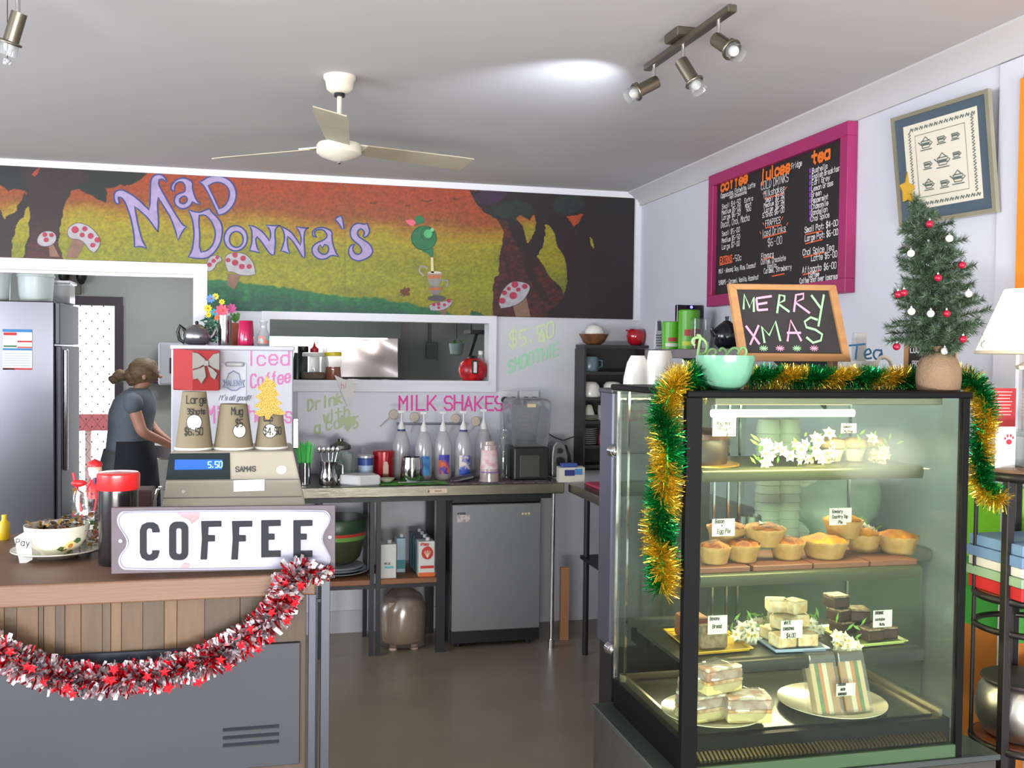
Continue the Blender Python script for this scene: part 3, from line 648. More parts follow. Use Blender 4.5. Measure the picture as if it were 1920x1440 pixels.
LT.append((s1, [(965, 240), (985, 180), (1040, 125), (1120, 100), (1200, 115), (1265, 160), (1260, 230), (1290, 350), (1330, 430), (1375, 465), (1310, 462), (1262, 430), (1230, 490), (1160, 530), (1090, 525), (1030, 480), (1005, 420), (1025, 350), (1080, 315), (1150, 300), (1165, 250), (1150, 180), (1100, 150), (1040, 170), (1015, 220), (1010, 285), (985, 280)], [[(1080, 400), (1110, 365), (1160, 350), (1195, 390), (1180, 440), (1130, 465), (1085, 445)]]))
LT.append((s1, [(1350, 160), (1400, 140), (1480, 85), (1600, 70), (1720, 95), (1810, 160), (1860, 260), (1870, 360), (1840, 460), (1770, 550), (1690, 605), (1620, 615), (1595, 560), (1540, 440), (1480, 320), (1430, 230), (1390, 180)], [[(1480, 210), (1560, 165), (1640, 160), (1720, 200), (1770, 270), (1775, 350), (1740, 450), (1680, 510), (1630, 530), (1590, 440), (1530, 310)]]))
LT.append((s1, [(1205, 545), (1290, 570), (1370, 580), (1440, 545), (1500, 530), (1530, 580), (1600, 640), (1660, 720), (1680, 820), (1665, 950), (1620, 1060), (1550, 1150), (1470, 1210), (1390, 1220), (1300, 1215), (1205, 1195), (1255, 1110), (1275, 1000), (1285, 860), (1270, 720), (1240, 620)], [[(1355, 620), (1430, 610), (1500, 670), (1550, 750), (1580, 850), (1570, 960), (1530, 1050), (1460, 1110), (1380, 1130), (1355, 1040), (1365, 900), (1350, 750)]]))
LT.append(((1, 0, 0), ell(442, 447, 22, 24), [ell(443, 449, 13, 15)]))
LT.append((s2, [(165, 530), (250, 545), (340, 610), (420, 715), (435, 650), (420, 570), (370, 525), (460, 535), (550, 530), (490, 560), (480, 640), (490, 740), (475, 880), (440, 885), (390, 830), (320, 720), (265, 665), (250, 700), (270, 800), (300, 858), (180, 830), (205, 740), (210, 640), (200, 570)], []))
LT.append((s2, [(545, 540), (600, 560), (680, 610), (740, 690), (790, 770), (800, 700), (785, 620), (740, 545), (820, 560), (890, 560), (845, 580), (830, 660), (835, 770), (845, 870), (835, 925), (800, 890), (750, 800), (690, 710), (635, 660), (630, 720), (640, 800), (660, 870), (600, 845), (555, 835), (590, 740), (600, 650), (580, 580)], []))
LT.append((s2, [(930, 640), (940, 590), (1000, 555), (1080, 555), (1170, 600), (1165, 680), (1185, 780), (1220, 870), (1250, 905), (1160, 885), (1110, 925), (1040, 940), (970, 915), (925, 850), (930, 790), (980, 740), (1060, 710), (1110, 670), (1100, 620), (1060, 580), (990, 580), (955, 610), (965, 650), (990, 672), (950, 665)], [[(1000, 800), (1025, 760), (1050, 800), (1080, 755), (1125, 780), (1130, 830), (1095, 880), (1040, 875), (1005, 840)]]))
LT.append((s2, [(1205, 460), (1230, 430), (1280, 415), (1300, 480), (1310, 570), (1290, 575), (1260, 520)], []))
LT.append((s2, [(1620, 600), (1600, 650), (1560, 675), (1540, 655), (1560, 620), (1540, 580), (1500, 570), (1470, 610), (1480, 660), (1540, 700), (1620, 750), (1660, 830), (1640, 890), (1560, 940), (1480, 960), (1400, 930), (1365, 870), (1370, 800), (1400, 765), (1445, 755), (1415, 790), (1420, 840), (1460, 880), (1510, 870), (1530, 820), (1490, 760), (1420, 710), (1385, 650), (1390, 570), (1430, 520), (1490, 500), (1560, 520), (1585, 505), (1610, 550)], []))
for (s, P, hs) in LT:
    P = smooth_loop(crop(P, *s)); hs = [smooth_loop(crop(h, *s)) for h in hs]
    paint('painted_letter', [('f', P, LAV, hs), ('l', P, OUT, 2.6)] + [('l', h, OUT, 2.4) for h in hs])
PKD = (168, 50, 80); CAP = (172, 168, 174); STM = (132, 100, 84)
c5 = lambda P: crop(P, 8.348, 370, 470); c3 = lambda P: crop(P, 5.5375, 740, 340)
def shroom(cap, stem, dots, tr):
    it = [('f', tr(stem), STM), ('f', smooth_loop(tr(cap)), CAP), ('l', smooth_loop(tr(cap)), (92, 80, 96), 1.0)]
    for (x, y, r) in dots:
        c = tr([(x, y)])[0]; r1 = abs(tr([(x + r, y)])[0][0] - c[0]); it.append(('f', ell(c[0], c[1], r1, r1 * .95, 12), PKD))
    paint('painted_mushroom', it)
shroom([(420, 1000), (460, 940), (540, 915), (610, 935), (640, 990), (620, 1050), (560, 1090), (480, 1095), (420, 1060)], [(550, 1080), (600, 1070), (670, 1210), (560, 1205)], [(505, 960, 28), (580, 965, 26), (520, 1020, 28)], c0)
shroom([(755, 930), (780, 870), (860, 825), (960, 840), (1060, 910), (1130, 1010), (1120, 1100), (1060, 1165), (1000, 1130), (950, 1050), (880, 1010), (810, 1010), (765, 980)], [(820, 1000), (900, 1010), (950, 1070), (870, 1225), (740, 1215)], [(845, 905, 42), (955, 895, 30), (925, 965, 28), (1020, 975, 34), (1095, 1020, 32), (1045, 1080, 28)], c0)
shroom([(150, 170), (200, 90), (290, 70), (370, 100), (380, 160), (300, 200), (270, 280), (200, 330), (152, 320)], [(155, 300), (180, 300), (180, 330), (155, 335)], [(255, 160, 35), (190, 222, 38), (310, 108, 28)], c5)
shroom([(440, 80), (500, 45), (600, 30), (720, 40), (820, 110), (890, 220), (915, 370), (800, 395), (650, 380), (560, 330), (480, 330), (430, 200)], [(480, 360), (680, 380), (640, 480), (580, 610), (470, 540)], [(590, 68, 45), (715, 120, 45), (590, 190, 50), (695, 250, 45), (810, 250, 40), (480, 150, 36)], c5)
shroom([(355, 1290), (400, 1265), (600, 1230), (590, 1280), (530, 1330), (440, 1345), (370, 1340)], [(470, 1335), (540, 1325), (530, 1385), (480, 1385)], [(405, 1280, 18), (455, 1275, 20), (515, 1282, 17), (560, 1240, 22), (455, 1312, 16)], c3)
shroom([(85, 1200), (100, 1120), (150, 1030), (220, 970), (310, 965), (400, 990), (430, 1030), (390, 1120), (330, 1190), (240, 1235), (110, 1258)], [(240, 1230), (380, 1130), (430, 1345), (270, 1345)], [(260, 1000, 38), (365, 1020, 30), (195, 1045, 22), (295, 1055, 24), (145, 1090, 28), (240, 1120, 42), (120, 1175, 34)], c4)
GR = (42, 112, 72); GRD = (28, 82, 58)
paint('painted_teapot', [('f', ell(*crop([(303, 590)], 5.5375, 740, 340)[0], 24, 23, 28), GR), ('f', smooth_loop(c3([(285, 715), (400, 690), (402, 760), (395, 795), (365, 780), (335, 745), (290, 735)])), GR), ('f', smooth_loop(c3([(205, 400), (225, 360), (260, 350), (300, 380), (310, 430), (220, 450)])), GR),
    ('f', smooth_loop(c3([(110, 405), (160, 395), (200, 400), (220, 430), (190, 470), (140, 450)])), (214, 96, 120)), ('l', ell(*crop([(303, 590)], 5.5375, 740, 340)[0], 23.5, 22.5, 28), GRD, 1.5), ('f', ell(*crop([(345, 545)], 5.5375, 740, 340)[0], 8, 8), (84, 176, 112)), ('l', ell(*crop([(335, 545)], 5.5375, 740, 340)[0], 11.5, 12), GRD, 1.2), ('f', ell(*crop([(388, 505)], 5.5375, 740, 340)[0], 3.4, 3.4), (120, 196, 150)), ('f', c3([(372, 792), (398, 792), (405, 955), (375, 948)]), (224, 208, 150))])
paint('painted_cups', [('f', smooth_loop(c3([(335, 945), (410, 930), (492, 945), (480, 1050), (430, 1095), (370, 1085), (345, 1030)])), (150, 144, 142)), ('f', c3([(343, 975), (486, 970), (483, 1005), (348, 1012)]), (190, 112, 66)), ('s', smooth_loop(c3([(340, 1030), (290, 970), (250, 930), (270, 880), (320, 885), (345, 920)]))[1:-1], (160, 154, 152), 3.2),
    ('f', smooth_loop(c3([(348, 1090), (420, 1085), (496, 1090), (480, 1150), (430, 1190), (375, 1170)])), (130, 122, 122)), ('f', c3([(352, 1105), (490, 1098), (486, 1128), (362, 1136)]), (176, 104, 66)), ('s', smooth_loop(c3([(490, 1140), (550, 1080), (545, 1030), (500, 1025), (490, 1050)]))[1:-1], (150, 144, 146), 3), ('f', c3([(395, 1180), (440, 1180), (445, 1220), (390, 1220)]), (104, 96, 100)), ('f', ell(*crop([(435, 1215)], 5.5375, 740, 340)[0], 17, 5.5), (84, 78, 84)), ('f', ell(*crop([(412, 948)], 5.5375, 740, 340)[0], 13, 2.4), (206, 196, 176))])
# ================================================================ CEILING FAN
fz0 = ZC - .005
fp = aZ(637, 143, ZC); FX, FY = fp.x, fp.y
fan = thing('ceiling_fan', 'white three-bladed ceiling fan hanging from the ceiling', 'ceiling fan', (FX, FY, ZC - .4))
FW_ = mat('fan_white', (214, 208, 192), .35); FB = mat('dusty_fan_blade', (150, 140, 118), .45, c2=(176, 168, 148), scale=6, stretch=(1, 1, 1))
k = mpp((FX, FY, 2.4))
MB().lathe((FX, FY, ZC), [(.001, -.0), (30 * k, -.0), (30 * k, -.012), (27 * k, -.018), (24 * k, -.05), (16 * k, -.062), (.001, -.064)], 32).build('canopy', FW_, fan, smooth=50)
MB().lathe((FX, FY, ZC), [(10 * k, -.06), (10 * k, -.075), (.001, -.076)], 20).build('rubber_collar', BLACK, fan, smooth=50)
zr = aY(637, 226, FY).z; zm = aY(637, 262, FY).z; zh = aY(637, 288, FY).z; zb = aY(637, 303, FY).z
MB().cyl((FX, FY, ZC - .07), (FX, FY, zr), 4.8 * k).build('down_rod', FW_, fan, smooth=50)
MB().lathe((FX, FY, 0), [(.001, zr + .004), (13 * k, zr), (15 * k, zr - .012), (15 * k, zm), (22 * k, zm - .004), (.001, zm - .006)], 28).build('upper_housing', FW_, fan, smooth=50)
MB().lathe((FX, FY, 0), [(.02, zm), (39 * k, zm - .015), (42 * k, zm - .024), (42 * k, zh), (34 * k, zh - .012), (12 * k, zb + .002), (.001, zb)], 36).build('motor_housing', FW_, fan, smooth=40)
MB().lathe((FX, FY, 0), [(3 * k, zb + .003), (4 * k, zb - .006), (.001, zb - .01)], 12).build('centre_screw', CHROME, fan)
zc_ = (zm + zh) / 2
Lb = 0.55
for a in (radians(20), radians(142), radians(263)):
    mb = MB(); rows = []
    for j in range(9):
        r = .1 + (Lb - .1) * j / 8; w = .043 + .016 * j / 8; tilt = radians(-13); rows.append([])
        for (s, zz) in ((-1, 0), (1, 0), (1, .004), (-1, .004)):
            x, y, z = r, s * w * (1 if j < 8 else .9), zz + s * w * sin(tilt)
            rows[-1].append((FX + x * cos(a) - y * sin(a), FY + x * sin(a) + y * cos(a), zc_ - .004 + z))
    vs = [p for r_ in rows for p in r_]; fs = [(4 * j + i, 4 * j + (i + 1) % 4, 4 * j + 4 + (i + 1) % 4, 4 * j + 4 + i) for j in range(8) for i in range(4)] + [(3, 2, 1, 0), (32, 33, 34, 35)]
    bl = mb.add(vs, fs).build('blade', FB, fan)
    ca_, sa_ = cos(a), sin(a); m2 = MB(); m2.M = Matrix.Translation((FX, FY, zc_)) @ Matrix.Rotation(a, 4, 'Z') @ Matrix.Rotation(radians(-13), 4, 'X')
    m2.box(.07, .16, -.03, .03, .001, .006).build('blade_bracket', FW_, bl)
# ================================================================ TRACK LIGHTS
NICK = mat('satin_nickel', (120, 114, 100), .35, metal=.9); GLS = glass('lamp_glass', (235, 238, 240), .15, gl=.2)
def spot_head(parent, x, y, z, d, yaw_ring=0.0):
    d = Vector(d).normalized(); top = Vector((x, y, z)); piv = top - ZV * .055
    hd = MB().cyl(top, piv, .006, n=8).build('stem', CHROME, parent, smooth=50)
    s = piv - d * .012; e = s + d * .085
    bd = MB().cyl(s, e, .021, n=18).build('lamp_body', NICK, parent, smooth=50)
    g = MB().tube([e + Vector((0, 0, 0)) + (d.orthogonal().normalized() * cos(t) + d.cross(d.orthogonal().normalized()) * sin(t)) * .027 for t in [2 * pi * i / 16 for i in range(16)]], .004, n=6, close=True)
    g.build('lamp_ring', NICK, bd, smooth=60)
    MB().cyl(e - d * .005, e + d * .035, .022, .026, 16, cap=False).build('glass_cup', GLS, bd, smooth=60)
    MB().ball(e + d * .01, .016, n=10, k=6).build('bulb', mat('bulb_glass', (220, 220, 215), .15), bd, smooth=60)
    n_ = d.orthogonal().normalized(); MB().ball(e + ZV * .026, .007, n=8, k=5).build('thumb_screw', NICK, bd, smooth=60)
zT = 2.60
pA, pB = aZ(1213, 134, zT), aZ(1374, 22, zT)
tl = thing('track_light', 'three-lamp brushed metal track light on the right of the ceiling', 'track light', ((pA.x + pB.x) / 2, (pA.y + pB.y) / 2, zT))
d = (pB - pA).normalized(); sd = Vector((d.y, -d.x, 0)) * .014
MB().prism([pA - sd, pA + sd, pA + sd + ZV * .022, pA - sd + ZV * .022], pB - pA).build('bar', NICK, tl, bevel=.003, fixn=True)
mid = pA.lerp(pB, .44); s3 = Vector((d.y, -d.x, 0)) * .035
MB().prism([mid - s3 - d * .05 + ZV * .022, mid + s3 - d * .05 + ZV * .022, mid + s3 + d * .05 + ZV * .022, mid - s3 + d * .05 + ZV * .022], (0, 0, ZC - zT - .022)).build('ceiling_box', NICK, tl, bevel=.004, fixn=True)
h1 = pA.lerp(pB, .1); h2 = pA.lerp(pB, .47); h3 = pA.lerp(pB, .86)
spot_head(tl, h1.x, h1.y, zT, (-.75, -.05, -.42)); spot_head(tl, h2.x, h2.y, zT, (.28, -.3, -.65)); spot_head(tl, h3.x, h3.y, zT, (.12, -.5, -.35))
sl = bpy.data.lights.new('track_lamp_beam', 'SPOT'); sl.energy = 28; sl.spot_size = radians(75); sl.spot_blend = 1.0; sl.color = (.82, .88, 1.0); sl.shadow_soft_size = .02
so = bpy.data.objects.new('track_lamp_beam', sl); COL.objects.link(so); so.location = (h1.x - .10, h1.y - .01, zT - .19)
tg = aZ(1000, 178, ZC); so.rotation_euler = (tg - so.location).to_track_quat('-Z', 'Y').to_euler()
p1 = aZ(34, -6, zT); p2 = Vector((p1.x - .45, p1.y - .35, zT))
t2 = thing('track_light', 'chrome track light at the top left corner of the ceiling', 'track light', (p1.x, p1.y, zT))
d2 = (p2 - p1).normalized(); sd = Vector((d2.y, -d2.x, 0)) * .014; p1b = p1 - d2 * .02
MB().prism([p1b - sd, p1b + sd, p1b + sd + ZV * .022, p1b - sd + ZV * .022], p2 - p1b).build('bar', NICK, t2, bevel=.003, fixn=True)
MB().box(p2.x - .04, p2.x + .04, p2.y - .04, p2.y + .04, zT + .02, ZC).build('ceiling_box', NICK, t2)
spot_head(t2, p1.x, p1.y, zT, (-.25, .15, -.75))
q0 = Vector((p1.x + .0, p1.y + .02, zT - .12)); pe = aY(14, 118, p1.y)
MB().cyl((pe.x, p1.y, zT), (pe.x, p1.y, pe.z + .01), .0012, n=5).build('pull_wire', DARK, t2)
mb = MB()
for i in range(5): mb.ball((pe.x + .006 * cos(i * 1.3), p1.y + .006 * sin(i * 1.3), pe.z + .004 * (i % 3)), .007, n=8, k=5)
mb.build('glass_pendant', mat('crystal', (235, 235, 240), .05, trans=.6), t2, smooth=60)
# ================================================================ STEEL BENCH ALONG THE BACK WALL
BY0, BZ = 5.3, 0.933
sb = thing('steel_bench', 'long stainless steel bench along the back wall under the hatch', 'bench', (0.6, 5.6, 0))
BST = mat('bench_steel', (122, 119, 108), 0.3, metal=1.0, bump=0.2, bscale=200, stretch=(0.05, 1, 4))
MB().box(-0.5, 1.60, BY0, YB - .012, BZ - .058, BZ).build('worktop', BST, sb, bevel=.004)
MB().box(-0.5, 1.60, YB - .012, YB - .002, BZ, BZ + .0).build('back_edge', BST, sb) if False else None
for (x, y) in ((-.45, 5.36), (-.45, 5.84), (1.555, 5.36), (1.555, 5.84)): MB().cyl((x, y, 0.05), (x, y, BZ - .055), .0125, n=16).cyl((x, y, 0), (x, y, .05), .02, n=12).build('leg', CHROME, sb, smooth=50)
MB().box(-.45, 1.55, 5.355, 5.365, BZ - .09, BZ - .055).build('front_rail', DARK, sb)
p = aY(800, 921, BY0); q = aY(838, 921, BY0)
st_ = MB().box(p.x, q.x, BY0 - .0015, BY0 + .001, p.z - .011, p.z + .012).build('maker_label', mat('label_cream', (214, 190, 168), .7), sb)
mb = MB(); text(mb, 'H', (p.x + .006, BY0 - .003, p.z - .008), XV, ZV, .015, .003, nrm=-YV); text(mb, 'bench', (p.x + .045, BY0 - .003, p.z - .004), XV, ZV, .01, .0014, nrm=-YV)
mb.build('label_print', INK, sb)
# return bench along the right wall
rb = thing('steel_side_bench', 'shadowed steel bench along the right wall beyond the display cabinet', 'bench', (1.95, 4.6, 0))
MB().box(1.62, XR - .01, 4.0, BY0 - .005, BZ - .05, BZ - .002).build('worktop', BST, rb, bevel=.004)
for (x, y) in ((1.7, 4.05), (2.18, 4.05), (1.7, 5.2), (2.18, 5.2)): MB().cyl((x, y, 0), (x, y, BZ - .05), .016).build('leg', DARK, rb)
MB().box(1.68, 2.2, 4.05, 5.25, .52, .54).build('under_shelf', DARK, rb)
# ---------------------------------------------------------------- lathe helper in photo pixels
def lp(px, py, Y, z, prof, m, name, label=None, cat=None, parent=None, group=None, n=24, smooth=45, mis=None, sx=1, sy=1, kk=None):
    c = aY(px, py, Y); k = kk or mpp(c)
    mb = MB().lathe((c.x, Y, z), [(max(r, .02) * k, h * k) for r, h in prof], n, mis=mis, sx=sx, sy=sy)
    return mb.build(name, m, parent, smooth=smooth, loc=None if parent is not None else (c.x, Y, z), label=label, cat=cat, group=group)
def base(name, label, cat, px, py, Y, z, group=None):
    c = aY(px, py, Y); t = thing(name, label, cat, (c.x, Y, z), group); return t, c.x, mpp(c)
SOUND = None
# white milk dispenser cabinet with the writing, on the bench at the left
wc = aY(435, 750, 5.3)
X0, X1 = -.472, .131; ZT = 1.668
md = thing('milk_dispenser', 'white cabinet with pink writing behind the cash register, vase and teapot on top', 'dispenser', (-.17, 5.5, BZ))
WCM = mat('cabinet_white', (204, 205, 216), .35)
MB().box(X0, X1, 5.33, 5.75, BZ, ZT - .02).build('body', WCM, md, bevel=.006)
MB().box(X0 - .004, X1 + .006, 5.318, 5.755, ZT - .024, ZT).build('top_lid', WCM, md, bevel=.006, seg=2)
YF = 5.33
def wpt(x, y, d=.0): p = aY(x, y, YF); return Vector((p.x, YF - d, p.z))
a, b = wpt(413, 680), wpt(462, 757)
MB().box(a.x, b.x, YF - .004, YF, b.z, a.z).build('badge_panel', mat('badge_pale', (214, 216, 228), .3), md, bevel=.004)
c = wpt(440, 683)
MB().prism([Vector((c.x, YF - .012, c.z)) + Vector((x * .001, 0, z * .001)) for x, z in [(-42, -12), (42, -12), (50, 0), (42, 12), (-42, 12), (-50, 0)]], (0, .01, 0)).build('slot_rim', mat('slot_grey', (150, 152, 162), .4), md, fixn=True, bevel=.003)
MB().box(c.x - .036, c.x + .036, YF - .0135, YF - .01, c.z - .006, c.z + .005).build('slot', mat('slot_light', (205, 205, 205), .4), md)
BDG = mat('badge_blue_grey', (138, 150, 184), .5); BDL = mat('badge_light', (206, 212, 226), .5)
mb = MB()
bp = [(417, 712), (424, 712), (428, 700), (438, 694), (449, 700), (452, 712), (460, 712), (457, 719), (460, 726), (452, 727), (444, 733), (434, 733), (424, 727), (417, 726), (420, 719)]
mb.prism([wpt(x, y, .006) for x, y in bp], (0, .003, 0), 0)
mb.prism([wpt((x - 438.5) * .86 + 438.5, (y - 716) * .86 + 716, .008) for x, y in bp], (0, .002, 0), 1)
text(mb, 'MALENY', wpt(421.5, 723, .0095), XV, ZV, .026, .0042, wr=.62, sp=1.0, nrm=-YV, mi=0)
mb.build('badge', [BDG, BDL], md, fixn=False)
mb = MB(); text(mb, "It's all good!!", wpt(410, 750, .006), XV, ZV, .024, .0036, slant=.35, wr=.62, sp=.75, nrm=-YV); mb.build('slogan', mat('slogan_grey', (120, 124, 134), .6), md)
mb = MB(); PKF = mat('faded_pink_marker', (228, 130, 190), .7)
text(mb, 'Iced', wpt(468, 684, .002), XV, ZV, .073, .008, wr=.8, nrm=-YV, jit=.2); text(mb, 'Coffee', wpt(470, 727, .002), XV + ZV * .16, ZV, .066, .008, wr=.56, sp=.95, nrm=-YV, jit=.25)
text(mb, 'Milkshakes', wpt(388, 792, .002), XV, ZV, .085, .008, wr=.6, sp=.9, nrm=-YV, jit=.2)
mb.build('handwriting', PKF, md)
p = wpt(553, 785); q = wpt(553, 842)
MB().box(X1, X1 + .03, 5.36, 5.39, q.z, p.z).build('side_handle', CHROME, md, bevel=.005)
# red gift box with silver bow
p0, p1 = aY(321, 656, 5.2), aY(410, 733, 5.2)
gb = thing('gift_box', 'red gift box with a silver bow on the front of the white cabinet', 'gift box', (p0.x, 5.26, p1.z))
xm = p0.x + .098
RBX = mat('red_gloss_card', (172, 14, 18), .55); RBD = mat('red_card_side', (196, 34, 40), .4)
mb = MB(); mb.prism([(p0.x - .0, 5.31, p1.z + .006), (xm, 5.245, p1.z), (p1.x, 5.25, p1.z), (p1.x, 5.328, p1.z), (p0.x, 5.328, p1.z)], (0, 0, p0.z - p1.z))
mb.build('box', RBX, gb, fixn=True, bevel=.002)
SLV = mat('silver_card', (138, 136, 132), .45, metal=.3)
def bowp(P, y=5.242): return [Vector((aY(x, yy, y).x, y, aY(x, yy, y).z)) for x, yy in P]
mb = MB()
for P in ([(361, 660), (371, 662), (386, 675), (384, 683), (372, 690), (361, 692)], [(388, 678), (400, 664), (412, 661), (412, 695), (400, 690), (390, 683)], [(361, 694), (372, 691), (384, 686), (387, 706), (378, 720), (371, 710), (362, 712)], [(389, 686), (400, 692), (408, 700), (403, 713), (395, 706)]):
    mb.prism(bowp(P), (0, -.008, 0))
for s in (-1, 1): pass
kn = aY(387, 681, 5.235); mb.box(kn.x - .012, kn.x + .012, 5.226, 5.243, kn.z - .014, kn.z + .014)
bw = mb.build('bow', SLV, gb, fixn=True, bevel=.002); bw['kind'] = 'stuff'
# things on the white cabinet
t, x, k = base('teapot', 'round metal teapot with a black handle on the white cabinet', 'teapot', 369, 645, 5.45, ZT)
MB().lathe((x, 5.45, ZT), [(14 * k, 0), (22 * k, 4 * k), (26 * k, 15 * k), (24 * k, 26 * k), (15 * k, 34 * k), (8 * k, 37 * k)], 28).build('pot', mat('dull_aluminium', (170, 170, 176), .25, metal=1), t, smooth=60)
MB().lathe((x, 5.45, ZT), [(12 * k, 35.5 * k), (8 * k, 38.5 * k), (2 * k, 40 * k)], 20).build('lid', mat('dull_aluminium'), t, smooth=60)
MB().ball((x, 5.45, ZT + 42 * k), 3.5 * k, n=10, k=6).build('knob', BLACK, t, smooth=60)
MB().tube([(x - 22 * k, 5.45, ZT + 28 * k), (x - 30 * k, 5.45, ZT + 36 * k), (x - 34 * k, 5.45, ZT + 24 * k), (x - 31 * k, 5.45, ZT + 10 * k), (x - 22 * k, 5.45, ZT + 4 * k)], [4 * k, 3.4 * k, 3.4 * k, 3.2 * k, 3 * k], n=8).build('handle', BLACK, t, smooth=60)
MB().tube([(x + 22 * k, 5.45, ZT + 12 * k), (x + 30 * k, 5.45, ZT + 20 * k), (x + 34 * k, 5.45, ZT + 30 * k)], [5 * k, 4 * k, 3 * k], n=8).build('spout', mat('dull_aluminium'), t, smooth=60)
t, x, k = base('steel_vase', 'tall steel cup holding artificial flowers beside the teapot', 'vase', 421, 645, 5.5, ZT)
MB().lathe((x, 5.5, ZT), [(11.5 * k, 0), (12 * k, 2 * k), (13 * k, 56 * k), (12 * k, 56 * k), (11 * k, 4 * k)], 24).build('cup', mat('mirror_steel', (190, 190, 190), .12, metal=1), t, smooth=40)
FLC = [(222, 96, 120), (236, 120, 60), (240, 214, 40), (90, 150, 220), (236, 220, 60), (60, 160, 190), (220, 150, 190)]
def flower(name, c, r, col, parent=None, n=8, ctr=(240, 120, 50), stem=None, nrm=-YV, label=None, cat=None, group=None, y=None):
    mb = MB(); c = Vector(c)
    u = Vector(nrm).orthogonal().normalized(); v = Vector(nrm).cross(u)
    for i in range(n):
        a = 2 * pi * i / n + .2; d = u * cos(a) + v * sin(a); s = (u * -sin(a) + v * cos(a)) * r * .32
        mb.add([c, c + d * r * .55 + s + Vector(nrm) * r * .15, c + d * r + Vector(nrm) * r * .1, c + d * r * .55 - s + Vector(nrm) * r * .15], [(0, 1, 2, 3)])
    o = mb.build(name, mat('petal_%d_%d_%d' % col, col, .6), parent)
    return o
ft = thing('flower_bunch', 'bright artificial flowers with yellow and blue petals beside the steel vase', 'flowers', (x - .04, 5.52, ZT))
for (fx, fy, r, ci) in [(416, 582, 13, 0), (407, 595, 6, 1), (390, 578, 8, 2), (395, 560, 9, 3), (404, 556, 7, 4), (391, 590, 6, 2), (402, 586, 8, 5), (416, 566, 6, 4)]:
    cc = aY(fx, fy, 5.48); f_ = flower('flower', cc, r * k, FLC[ci], ft)
    MB().ball(cc - YV * .003, r * k * .22, n=8, k=5).build('flower_centre', mat('flower_orange', (236, 110, 50), .6), f_)
mb = MB()
for fx, fy in [(416, 590), (404, 600), (392, 596), (397, 575), (408, 572)]:
    cc = aY(fx, fy, 5.49); mb.tube([cc, (cc.x * .6 + (x - .02) * .4, 5.5, cc.z * .5 + (ZT + .09) * .5), (x - .022, 5.5, ZT + .02)], .002, n=5)
o = mb.build('stems', LEAF, ft); o['kind'] = 'stuff'
mb = MB()
for i in range(60):
    cc = aY(R.uniform(388, 410), R.uniform(592, 640), 5.5); d = Vector((R.uniform(-1, 1), R.uniform(-.6, .2), R.uniform(-.2, 1))).normalized() * R.uniform(.02, .045); s = d.cross(YV).normalized() * .006
    mb.add([cc, cc + d * .5 + s, cc + d, cc + d * .5 - s], [(0, 1, 2, 3)])
o = mb.build('foliage', mat('plastic_leaf', (34, 112, 84), .5, c2=(20, 70, 50), scale=30), ft); o['kind'] = 'stuff'
t, x, k = base('plant_pot', 'small terracotta pot with a pink flower behind the magenta cup', 'plant', 441, 645, 5.62, ZT)
MB().lathe((x, 5.62, ZT), [(9 * k, 0), (13 * k, 38 * k), (14 * k, 38 * k), (14 * k, 43 * k), (11 * k, 43 * k)], 20).build('pot', mat('terracotta', (176, 96, 72), .7), t, smooth=40)
mb = MB()
for i in range(14):
    a = i * 2.4; cc = Vector((x, 5.62, ZT + 43 * k)); d = Vector((cos(a) * .5, sin(a) * .3, 1)).normalized() * R.uniform(.04, .075); s = d.cross(YV).normalized() * .01
    mb.add([cc, cc + d * .5 + s, cc + d, cc + d * .5 - s], [(0, 1, 2, 3)])
mb.build('leaves', LEAF, t)['kind'] = 'stuff'
flower('flower', (x - .02, 5.6, ZT + .2), .03, (206, 90, 150), t)
lp(461, 645, 5.42, ZT, [(14, 0), (15, 2), (13, 46), (12, 47), (11, 45)], mat('magenta_plastic', (190, 22, 84), .15, coat=.5), 'drinking_cup', 'shiny magenta tumbler turned upside down on the white cabinet', 'cup', n=16)
t, x, k = base('glass_bottle', 'small printed glass milk bottle at the right end of the white cabinet', 'bottle', 494, 645, 5.42, ZT)
MB().lathe((x, 5.42, ZT), [(10 * k, 0), (11 * k, 2 * k), (11 * k, 20 * k), (6 * k, 32 * k), (6 * k, 42 * k), (7.5 * k, 44 * k), (7.5 * k, 47 * k)], 20).build('glass', glass('bottle_glass', (232, 238, 240), .25, gl=.1), t, smooth=40)
MB().lathe((x, 5.42, ZT), [(11.2 * k, 5 * k), (11.2 * k, 18 * k)], 20).build('print_band', mat('teal_print', (130, 200, 196), .5, c2=(222, 120, 110), scale=40, contrast=.1), t)
# ---------------------------------------------------------------- hatch sill jars
def jar(px, py, Y, z, prof, lidprof, bodym, lidm, fill, fillh, name, label, cat='jar'):
    t, x, k = base(name, label, cat, px, py, Y, z)
    MB().lathe((x, Y, z), [(r * k, h * k) for r, h in prof], 24).build('glass', bodym, t, smooth=50)
    if fill: MB().lathe((x, Y, z), [(r * k * .93, h * k) for r, h in prof if h <= fillh] + [(prof[0][0] * k * .9, fillh * k)], 20).build('contents', fill, t, smooth=50)
    MB().lathe((x, Y, z), [(r * k, h * k) for r, h in lidprof], 24).build('lid', lidm, t, smooth=40)
    return t, x, k
SZ = BZ0 + .006
jar(588, 708, 5.97, SZ, [(21, 0), (25, 4), (26, 25), (22, 40), (19, 44)], [(20, 43), (21, 44), (21, 50), (18, 51)], CLEAR, mat('lid_white', (214, 214, 214), .4), mat('brown_contents', (110, 84, 60), .6), 14, 'storage_jar', 'big round glass jar with a white lid on the hatch sill')
